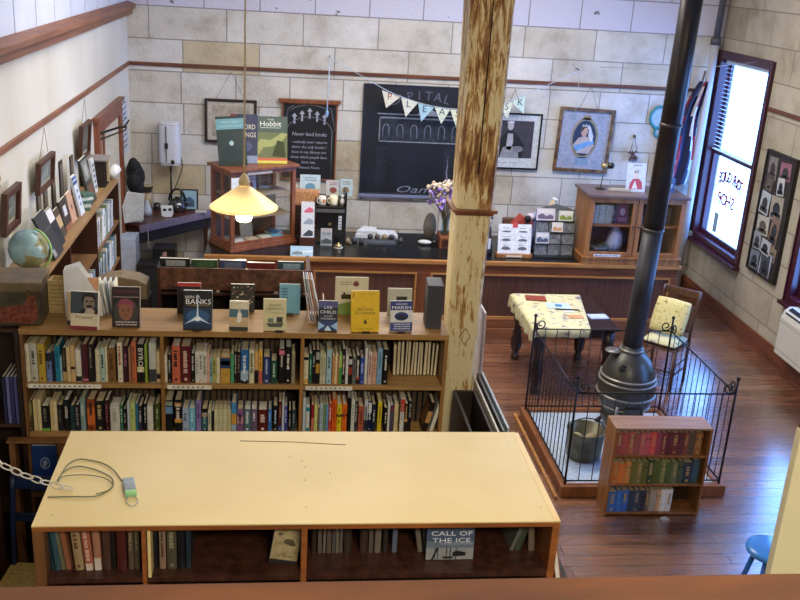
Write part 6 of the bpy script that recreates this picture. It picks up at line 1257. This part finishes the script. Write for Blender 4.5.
for j in range(rows):
    v0, v1 = j/rows, (j+1)/rows
    def P_(i, v):
        wd = .05+.17*(1-v)**.7; u = i/(n-1)
        return (wd*(2*u-1)*1.0+.22*v-.02+.03*math.sin(7*v), -.035*math.cos(u*PI*5+v*2), (1.42*v)+(.10*(abs(2*u-1)) if v == 0 else 0))
    for i in range(n-1):
        band = (i*1.0+v0*6) % 8; m_ = 0 if band < 3 else 1 if band < 4.6 else 2 if band < 6 else 0
        g.add([P_(i, v0), P_(i+1, v0), P_(i+1, v1), P_(i, v1)], [(0, 1, 2, 3)], m_)
g.out('cloth', MF, fg); G().tube([(.0, .05, -.3), (.24, .05, 1.55)], .014, 8).out('pole', flat('6c5c4c', .5), fg)
fo = bpy.data.objects['cloth'] if 'cloth' in bpy.data.objects else None
# photo board
pbd = thing('photo_board', 'tall dark board of old photographs between the two windows', 'notice board', (XR-.02, 10.235, 1.58), R(-90))
G().box((-.335, -.015, -.70), (.335, .015, .71)).out('board', flat('2e2826', .6), pbd, .003)
g = G(); 
for a, b_ in (((-.35, -.03, -.715), (-.325, .016, .725)), ((.325, -.03, -.715), (.35, .016, .725)), ((-.325, -.03, -.715), (.325, .016, -.69)), ((-.325, -.03, .70), (.325, .016, .725))): g.box(a, b_)
g.out('frame', flat('1c1614', .5), pbd, .003)
ph = [(-.16, .53, .20, .26, '7c746c'), (-.17, .36, .18, .20, '4c4440'), (.14, .55, .24, .20, '8c5c6c'), (.10, .37, .16, .20, 'b8b8bc'), (-.18, .12, .22, .26, 'a8b4bc'), (.09, .12, .28, .27, '9c9484'), (-.14, -.14, .28, .22, 'b4b0a8'), (.14, -.14, .20, .34, '7c6454'), (-.20, -.34, .18, .20, '8c94a0'), (.02, -.36, .22, .17, 'b0b4bc'), (.19, -.40, .16, .16, '8c7864'), (-.19, -.57, .22, .22, '6c7484'), (.08, -.56, .26, .30, 'a8acb8'), (.08, -.56, .21, .25, '3c404c')]
random.seed(4)
for i, (x, z, w_, h_, c) in enumerate(ph):
    T = Matrix.Translation((x, -.018-.0015*(i % 5), z))@Matrix.Rotation(R(random.uniform(-7, 7)), 4, 'Y')
    o = G().box((-w_/2, -.001, -h_/2), (w_/2, 0, h_/2), 0, T).out('photograph', flat(c, .4), pbd)
    G().prism(ell(0, -.01, w_*.3, h_*.3, 9), -.002, -.001, 'y', 0, T).prism(rc(-w_*.4, -h_*.42, w_*.4, -h_*.2), -.002, -.001, 'y', 0, T).out('picture', flat(random.choice(['3c3834', '5c544c', '2c3038', '6c6058']), .5, 0, .4, 40), o)
# heat pump
hp = thing('heat_pump', 'white floor-standing heat pump unit under the second window', 'heater', (XR-.003, 8.90, .25), R(-90))
pr = [(0, 0), (-.17, 0), (-.20, .03), (-.20, .44), (-.17, .52), (-.12, .56), (0, .56)]
G().prism(pr[::-1], -.42, .42, 'x').out('body', flat('c8c6bc', .35, 0, .03), hp, .006)
hpm = hp.children[0]
G().prism([(-.185, .50), (-.14, .548), (-.135, .542), (-.18, .494)], -.37, .37, 'x').out('vent', flat('1c1e24', .5), hp)
G().prism([(-.155, .537), (-.115, .563), (-.11, .557), (-.15, .53)], -.37, .37, 'x').out('vent', flat('1c1e24', .5), hp)
G().box((-.42, -.202, .40), (.42, -.1995, .405)).box((-.42, -.202, .08), (.42, -.1995, .085)).out('seam', flat('8c8a84', .5), hp)
G().box((.2, -.203, .42), (.3, -.2, .45)).out('display', flat('5c5c60', .3), hp)
dk = thing('stair_post', 'short dark green-black post standing on top of the cream partition', 'post', (1.603, 2.501, 2.8105)); G().box((0, 0, 0), (.09, .028, .22)).out('shaft', flat('23261f', .5), dk, .003)
cab_ = thing('cable', 'thin wire strung high across the far right corner', 'cable', (0, 0, 0)); q0, q1 = at(600, 67, Y=12.3), at(757, 62, X=5.6); G().tube([q0, (q0+q1)/2-Vector((0, .2, .05)), q1], .004, 4).out('wire', flat('a8a8ac', .6), cab_)

# ================================================================ TABLE WITH CLOTH, SIDE CHAIR
tb_ = thing('table', 'dark turned-leg table with a flowered cloth over its left part', 'table', (2.965, 9.24, 0), R(0))
M_TD = wood('33201c', '1d1110', .3, (1, 10, 10))
hx, hy = .44, .52
G().box((-hx, -hy, .715), (hx, hy, .74)).out('tabletop', M_TD, tb_, .006)
G().box((-hx+.05, -hy+.05, .62), (hx-.05, -hy+.07, .715)).box((-hx+.05, hy-.07, .62), (hx-.05, hy-.05, .715)).box((-hx+.05, -hy+.07, .62), (-hx+.07, hy-.07, .715)).box((hx-.07, -hy+.07, .62), (hx-.05, hy-.07, .715)).out('apron', M_TD, tb_)
pl = [(.03, 0), (.04, .01), (.04, .06), (.03, .07), (.028, .10), (.045, .13), (.055, .20), (.05, .26), (.035, .30), (.042, .32), (.042, .34), (.03, .36), (.034, .42), (.05, .50), (.05, .53), (.05, .715)]
for sx in (-1, 1):
    for sy in (-1, 1): G().lathe([(r_*1.15, z) for r_, z in pl], (sx*(hx-.08), sy*(hy-.08), 0), 16).out('leg', M_TD, tb_)
M_CLOTH = mottled('flowered_cloth', ['54466a', 'a89c88', 'c8c29c', 'c8c294', 'c4bd90', '84805c'], 9, .85)
tc = thing('tablecloth', 'yellow-green flowered cloth draped over the left side of the dark table', 'tablecloth', (2.965, 9.24, .742))
NX_, NY_ = 30, 34; vs = []; fs = []
for j in range(NY_+1):
    for i in range(NX_+1):
        u, v = i/NX_, j/NY_
        x = -hx-.17+u*(.72+.22*v); y = -hy-.10+v*(2*hy+.16)
        z = .0035; dx_ = max(0, -hx-.006-x); dy_ = max(0, -hy-.006-y); dy2 = max(0, y-hy-.006); dr_ = max(0, (dx_**2+dy_**2)**.5, dy2)
        if dr_ > 0:
            z = .003-dr_*.95; rip = .014*math.sin(14*(x if dy_ > dx_ else y)*2.2)*min(1, dr_*8)
            if dx_ > 0: x = -hx-.010-.02*dx_+(rip if dx_ >= dy_ else 0)*1-.01
            if dy_ > 0: y = -hy-.010-.02*dy_+(rip if dy_ > dx_ else 0)-.01
            if dy2 > 0: y = hy+.012
        vs.append((x, y, z))
for j in range(NY_):
    for i in range(NX_): a = j*(NX_+1)+i; fs.append((a, a+1, a+NX_+2, a+NX_+1))
g = G().add(vs, fs, 0, True); o = g.out('cloth', M_CLOTH, tc); so_ = o.modifiers.new('thick', 'SOLIDIFY'); so_.thickness = .003; so_.offset = 1
def paper(x, y, w_, d, c, lab, rz, t=.004, name='leaflet'):
    o = thing(name, lab, 'paper' if name == 'leaflet' else name, (x, y, .751), R(rz)); G().box((-w_/2, -d/2, 0), (w_/2, d/2, t)).out('sheet', flat(c, .5), o); return o
paper(2.74, 9.58, .22, .15, '8c3c28', 'red-brown booklet on the flowered cloth', -8, .012, 'booklet')
p_ = paper(2.93, 9.36, .25, .18, 'b8ccd8', 'white and blue leaflet on the flowered cloth', -6); G().box((-.03, -.03, .004), (.04, .04, .006)).out('picture', flat('3c7ca4', .5), p_)
paper(3.03, 9.04, .16, .10, 'c8946c', 'orange-pink slip near the front of the flowered cloth', 4); paper(3.0, 9.19, .12, .05, 'd4d0c4', 'small cream slip on the flowered cloth', 8)
o = thing('pen', 'black pen lying on the flowered cloth', 'pen', (3.0, 9.24, .757), R(-4)); G().tube([(-.13, 0, 0), (.10, 0, 0), (.13, 0, 0)], [.008, .008, .004], 8).out('barrel', M_BLACK, o)
o = thing('envelope', 'lilac-white papers on the bare dark part of the table', 'paper', (3.28, 9.08, .741), R(5)); G().box((-.10, -.07, 0), (.10, .07, .006)).out('sheet', flat('a8b4d4', .5), o); G().box((-.08, -.05, .006), (.10, .05, .009)).out('sheet', flat('b8c4dc', .5), o)
M_CH = wood('5c3a24', '3c2416', .4, (12, 12, 1))
sc_ = chair('wooden_chair', 'brown wooden slat-back chair with flowered cushions beside the stove fence', (4.08, 9.14, 0), R(-43), M_CH, .98, .45, .42, .42, 'v')
for nm_, loc, rx, lab in (('cushion', (4.07, 9.13, .452), 0, 'flat flowered cushion on the brown chair seat'), ('cushion', (4.12, 9.18, .72), 66, 'yellow flowered cushion propped against the brown chair back')):
    o = thing(nm_, lab, 'cushion', loc, R(-43), None, R(rx)); g = G(); n = 10; vs = []
    for s_ in (1, -1):
        for j in range(n+1):
            for i in range(n+1):
                u, v = i/n*2-1, j/n*2-1; q = (max(0, 1-u**4)*max(0, 1-v**4))**.5; vs.append((u*.19*(1-.05*v*v), v*.19*(1-.05*u*u), s_*(.004+.035*q)+.035))
    fs = [(j*(n+1)+i, j*(n+1)+i+1, (j+1)*(n+1)+i+1, (j+1)*(n+1)+i) for j in range(n) for i in range(n)]; m0_ = (n+1)**2
    g.add(vs, fs+[tuple(reversed([k+m0_ for k in f])) for f in fs], 0, True)
    rim = [i for i in range(n+1)]+[j*(n+1)+n for j in range(1, n+1)]+[n*(n+1)+i for i in range(n-1, -1, -1)]+[j*(n+1) for j in range(n-1, 0, -1)]
    g.f += [(rim[k], rim[k]+m0_, rim[(k+1) % len(rim)]+m0_, rim[(k+1) % len(rim)]) for k in range(len(rim))]; g.mi += [0]*len(rim); g.sm += [True]*len(rim)
    g.out('cover', M_CLOTH if rx == 0 else mottled('yellow_flowered_cushion', ['8c7040', 'c8bc80', 'd0c68c', 'ccc288', 'a08850'], 26, .85), o)

# ================================================================ HEARTH, FENCE, STOVE
HX0, HX1, HY0, HY1 = 2.33, 3.76, 6.76, 8.26
he = thing('hearth', 'raised stove hearth with pale slab and wooden kerb', 'hearth', (0, 0, 0))
G().box((HX0+.07, HY0+.07, 0), (HX1-.07, HY1-.07, .075)).out('slab', mottled('pale_speckled_slab', ['8c98a8', 'a8b4c4', 'b8c4d0'], 50, .35), he)
for a, b_ in (((HX0, HY0), (HX1, HY0+.07)), ((HX0, HY1-.07), (HX1, HY1)), ((HX0, HY0+.07), (HX0+.07, HY1-.07)), ((HX1-.07, HY0+.07), (HX1, HY1-.07))): G().box((*a, 0), (*b_, .10)).out('kerb', wood('8c5630', '6b3c1e', .4, (3, 3, 3)), he, .006)
for a, b_ in (((HX0-.06, HY0-.04), (HX0-.035, HY1)), ): G().box((*a, 0), (*b_, .035)).out('floor_strip', M_HONEY, he, .003)
fe = thing('fire_guard', 'black iron fence with scrolled corner finials around the stove', 'fence', (0, 0, 0))
fx0, fx1, fy0, fy1, fz0, fz1 = HX0+.04, HX1-.05, HY0+.045, HY1-.05, .101, .93
def side(a, b_, nb_):
    a, b_ = Vector(a), Vector(b_)
    for z in (fz1, fz0+.03): G().tube([(a.x, a.y, z), (b_.x, b_.y, z)], .007, 6).out('rail', M_IRON, fe)
    for k in range(1, nb_): p = a.lerp(b_, k/nb_); G().tube([(p.x, p.y, fz0+.03), (p.x, p.y, fz1)], .0042, 6).out('bar', M_IRON, fe)
side((fx0, fy0), (fx1, fy0), 12); side((fx0, fy1), (fx1, fy1), 12); side((fx0, fy0), (fx0, fy1), 14); side((fx1, fy0), (fx1, fy1), 14)
for cx, cy in ((fx0, fy0), (fx1, fy0), (fx0, fy1), (fx1, fy1)):
    p = G().tube([(cx, cy, fz0), (cx, cy, fz1+.12)], .010, 8).ball((cx, cy, fz1+.135), .017, n=10).out('corner_post', M_IRON, fe)
    for s_, (ux, uy) in enumerate(((1 if cx < 3 else -1, 0), (0, 1 if cy < 7.5 else -1))):
        g = G(); pts = []
        for k in range(22): t_ = k/21*2.6*PI; r_ = .052*(1-k/30); pts.append((cx+ux*(.06+r_*math.cos(t_+PI)), cy+uy*(.06+r_*math.cos(t_+PI)), fz1+.05+r_*math.sin(t_+PI)))
        g.tube(pts, .0065, 6); g.out('scroll', M_IRON, p)
# pot belly stove
sv = thing('stove', 'grey cast-iron pot-belly stove with a lidded side shelf', 'stove', (3.22, 7.90, .0755))
M_CAST = flat('4a4844', .35, .35, .15, 12)
G().lathe([(.16, .06), (.19, .08), (.20, .14), (.17, .17), (.19, .20), (.235, .27), (.262, .36), (.268, .44), (.255, .52), (.25, .54), (.235, .60), (.20, .68), (.15, .745), (.105, .775), (.095, .79), (.095, .83), (.0001, .83)], n=40).out('body', M_CAST, sv)
for z, r_ in ((.255, .232), (.37, .268), (.50, .262), (.545, .252)): G().lathe([(r_-.006, z-.010), (r_+.010, z-.006), (r_+.010, z+.006), (r_-.006, z+.010)], n=40, cap=False).out('band', flat('8a867c', .35, .4), sv)
G().lathe([(.10, .775), (.115, .785), (.112, .80), (.098, .805)], n=30, cap=False).out('flue_collar', flat('7c7870', .4, .4), sv)
for k in range(3):
    a = R(30+120*k); G().tube([(.15*math.cos(a), .15*math.sin(a), .10), (.20*math.cos(a), .20*math.sin(a), .04), (.23*math.cos(a), .23*math.sin(a), 0)], [.025, .018, .025], 8).out('leg', M_CAST, sv)
G().lathe([(.07, .0), (.075, .008), (.07, .016), (.0001, .018)], (-.17, .02, .76), 20).out('side_shelf', flat('6c6a64', .4, .4), sv); G().tube([(-.17, .02, .76), (-.16, .0, .60)], .018, 8).out('shelf_bracket', M_CAST, sv)
g = G()
for k in range(7): a = 2*PI*k/7; g.ball((-.12+.035*math.cos(a), -.17-.0*k, .665+.035*math.sin(a)), .014, n=8)
g.ball((-.12, -.175, .665), .02, n=10); g.out('rosette_latch', flat('2c2b2a', .5, .3), sv)
dd_ = G().prism([(-.09, .16), (.09, .16), (.09, .30), (-.09, .30)], -.265, -.235, 'y').out('ash_door', M_CAST, sv, .006); G().ball((.07, -.275, .23), .012, n=8).out('door_knob', flat('8a867c', .3, .6), dd_)
fp = thing('stovepipe', 'tall dark flue pipe rising from the stove to the ceiling', 'pipe', (3.22, 7.90, .906))
p0 = Vector((3.22, 7.90, .906)); 
M_FLUE = mottled('dark_flue', ['26211f', '35302d', '3f3a38'], 5, .38, .5, vec=(1, 1, .4), bmp=.05)
G().tube([(0, 0, 0), (.03, 0, 1.1)], .088, 28).out('lower_length', mottled('grey_flue', ['26262a', '38383c', '4a4a4e'], 9, .5, .2, vec=(1, 1, .3), bmp=.05), fp)
G().tube([(.03, 0, 1.1), (.08, 0, ZC-.906)], .090, 28).out('upper_length', M_FLUE, fp)
for z in (1.1, 2.02): G().lathe([(.089, -.015), (.097, -.01), (.097, .01), (.089, .015)], (.03+.05*(z-1.1)/3, 0, z), 28, cap=False).out('joint_band', flat('504b46', .4, .5), fp)
# bucket and fire irons
bu = thing('coal_bucket', 'brass-grey coal bucket with crumpled paper inside the stove fence', 'bucket', (2.68, 7.32, .0755))
G().lathe([(.0001, .004), (.135, 0), (.15, .02), (.165, .26), (.172, .265), (.172, .275), (.158, .275), (.145, .02), (.0001, .012)], n=30, cap=False).out('body', mottled('tarnished_brass', ['3c3828', '5c5640', '7c7860'], 8, .35, .5), bu)
G().tube([(.165*math.cos(t), .165*math.sin(t)*.3-.02, .26+.10*math.sin(t)) for t in [PI*k/10 for k in range(11)]], .005, 6).out('handle', M_IRON, bu)
pp_ = thing('crumpled_paper', 'buff crumpled newspaper in the coal bucket', 'paper', (2.68, 7.32, .20)); g = G()
for k in range(9): a = 2*PI*k/9; g.ball((.08*math.cos(a)*(k % 2+.3), .08*math.sin(a)*(k % 2+.3), .02+.03*random.random()), .05, 0, 7, (1, .8, .6))
g.out('sheets', flat('a89870', .8, 0, .3, 25), pp_)
ti = thing('fire_irons', 'pale crumpled tongs and brush leaning between bucket and small bookcase', 'fire irons', (2.98, 7.36, .0755)); g = G()
g.tube(smooth([(0, 0, 0), (.03, .02, .15), (-.02, .05, .30), (.0, .08, .42)]), .012, 6).tube(smooth([(.04, -.02, .0), (-.03, 0, .12), (.05, .02, .22), (.0, .05, .36)]), .010, 6).out('tongs', flat('8c8c88', .4), ti)
G().ball((.02, -.02, .06), .06, sq=(1, .7, 1)).ball((.05, .0, .14), .045).out('brush_head', flat('a8a494', .8), ti)

# ================================================================ SMALL BOOKCASE OF OLD BOOKS
sk = thing('bookcase', 'small honey-brown bookcase of old books on the floor by the hearth', 'bookcase', (3.005, 6.47, 0), R(-1))
w2, dd, hh2 = .395, .225, .785
G().box((-w2, 0, hh2-.018), (w2, dd, hh2)).out('top', wood('a8846c', '846048', .35), sk, .003)
for s_ in (-1, 1): G().box((min(s_*w2, s_*(w2-.02)), 0, 0), (max(s_*w2, s_*(w2-.02)), dd, hh2-.018)).out('side_panel', M_OAK, sk, .002)
for z in (.03, .288, .545): G().box((-w2+.02, .002, z-.018), (w2-.02, dd-.01, z)).out('shelf', M_OAK, sk, .002)
G().box((-w2+.02, dd-.012, 0), (w2-.02, dd-.002, hh2-.018)).out('back_panel', flat('3c2418', .7), sk)
def oldrow(cols, z, hs, where, x0=2.635):
    x = x0; n_ = 0
    for (c, t, dh) in cols:
        c = '%02x%02x%02x' % tuple(min(235, int(int(c[i:i+2], 16)*1.2+8)) for i in (0, 2, 4))  # cloth colours lifted to carry the bright light on this bookcase
        n_ += 1; book(x+t/2, 6.492, z+.0005, t*.96, hs+dh, .13, c, 'old %s cloth-bound book, %s from left, %s of small bookcase' % (cname(c), ORD[n_], where), 'old books in the small bookcase', [(.70, .78, '%02x%02x%02x' % tuple(min(255, int(int(c[i:i+2], 16)*.7)) for i in (0, 2, 4)))] if n_ % 3 == 0 else (), 'b89c64' if n_ % 2 else None); x += t
A = .0495
oldrow([('7c3a34', .045, 0), ('8c4038', .055, 0), ('94503c', .045, .01), ('7a4038', .05, -.01), ('a05050', .04, 0), ('a04c50', .045, .0), ('b84440', .045, .005), ('7c3440', .04, .0), ('6c2a30', .045, 0), ('4c1c24', .04, .005), ('5c2428', .06, 0), ('50242c', .04, 0), ('6c3428', .04, .0), ('4c3c2c', .055, 0), ('845428', .06, .0)], .5455, .19, 'top shelf')
oldrow([('a85a24', .055, -.01), ('b8642c', .05, -.02), ('b07030', .045, 0), ('5c5a24', .05, 0), ('6c6634', .045, 0), ('54541f', .045, 0), ('2c3c20', .05, .01), ('44501f', .06, .005), ('6c7440', .04, .01), ('3c4c24', .05, -.01), ('56603c', .05, -.01), ('3c4a34', .045, 0), ('243040', .08, -.01), ('2c4c5c', .055, .01)], .2885, .195, 'middle shelf')
oldrow([('2f5a9c', .07, -.01), ('2f62a4', .04, 0), ('30589c', .06, .0), ('262f40', .045, 0), ('2b3a4c', .045, 0), ('2a2c38', .05, .0), ('5c4c40', .035, 0), ('8c8474', .06, 0), ('b8906c', .03, .0), ('c8c4b4', .05, .01), ('c4c8bc', .05, .01)], .0305, .19, 'bottom shelf')
cr_ = thing('paper_scrap', 'small folded paper scrap on the floor before the small bookcase', 'paper', (3.10, 6.40, .0005), R(30)); G().prism([(-.04, 0), (.03, -.02), (.04, .03), (-.02, .04)], 0, .012).out('sheet', flat('a89c84', .7), cr_)

lr = thing('print_browser', 'dark open bin of tilted mounted prints right of the post', 'print bin', (0, 0, 0))
G().box((1.14, 4.98, 0), (1.16, 5.68, 1.47)).box((1.27, 4.98, 0), (1.29, 5.68, 1.47)).box((1.16, 4.98, 0), (1.27, 5.0, 1.47)).box((1.16, 5.66, 0), (1.27, 5.68, 1.47)).out('case', flat('2a1c16', .6), lr, .004)
for i, (x, c, n_) in enumerate(((1.300, 'c8c0b4', 'cream edged'), (1.325, '3c3c40', 'charcoal'), (1.35, 'a8b8c4', 'pale blue'))):
    o = thing('mounted_print', '%s mounted print leaning on the dark bin right of the post' % n_, 'print', (x+.03, 5.0, .0), 0, 'mounted prints beside the post', 0, R(-1.2)); G().box((0, 0, 0), (.012, .80+.04*i, 1.50+.02*i)).out('sheet', flat(c, .4), o)
ps_ = thing('poster', 'pale pink-white poster edge behind the post, above the floor', 'poster', (1.375, 5.84, 0), 0, None, 0, R(-1)); G().box((0, 0, 0), (.012, .35, 1.95)).out('sheet', flat('b8b0b8', .5), ps_)
# book leaning on the floor side of the near bookcase
lk = thing('book', 'orange-pink picture book leaning against the right side of the cream-topped bookcase', 'book', (1.165, 3.30, 1.70), 0, None, 0, R(-12)); G().box((0, 0, 0), (.003, .16, .16)).box((.02, 0, 0), (.023, .16, .16)).out('cover', flat('a86c4c', .4), lk); G().box((.003, .002, .002), (.02, .158, .158)).out('page_block', M_PAGEW, lk)
lsh = thing('side_ledge', 'dark ledge box on the right side of the near bookcase holding a book', 'shelf', (1.145, 3.28, 1.2)); G().box((0, 0, 0), (.08, .3, .498)).out('box', flat('2a1a14', .6), lsh)
# blue stool
sl = thing('stool', 'glossy light blue round stool half hidden by the cream partition', 'stool', (3.35, 5.27, 0)); M_SB = flat('3f86d0', .2, 0, .03)
G().lathe([(.0001, .455), (.15, .455), (.17, .465), (.175, .48), (.17, .495), (.15, .503), (.0001, .505)], n=30, cap=False).out('seat', M_SB, sl)
for k in range(4):
    a = R(45+90*k); G().tube([(.10*math.cos(a), .10*math.sin(a), .46), (.19*math.cos(a), .19*math.sin(a), 0)], .018, 10).out('leg', flat('2f6ab4', .25, 0, .03), sl)
for z in (.16, .24): G().tube([(.15, .0, z), (-.15, 0, z)], .009, 6).out('rung', flat('2f6ab4', .25, 0, .03), sl)
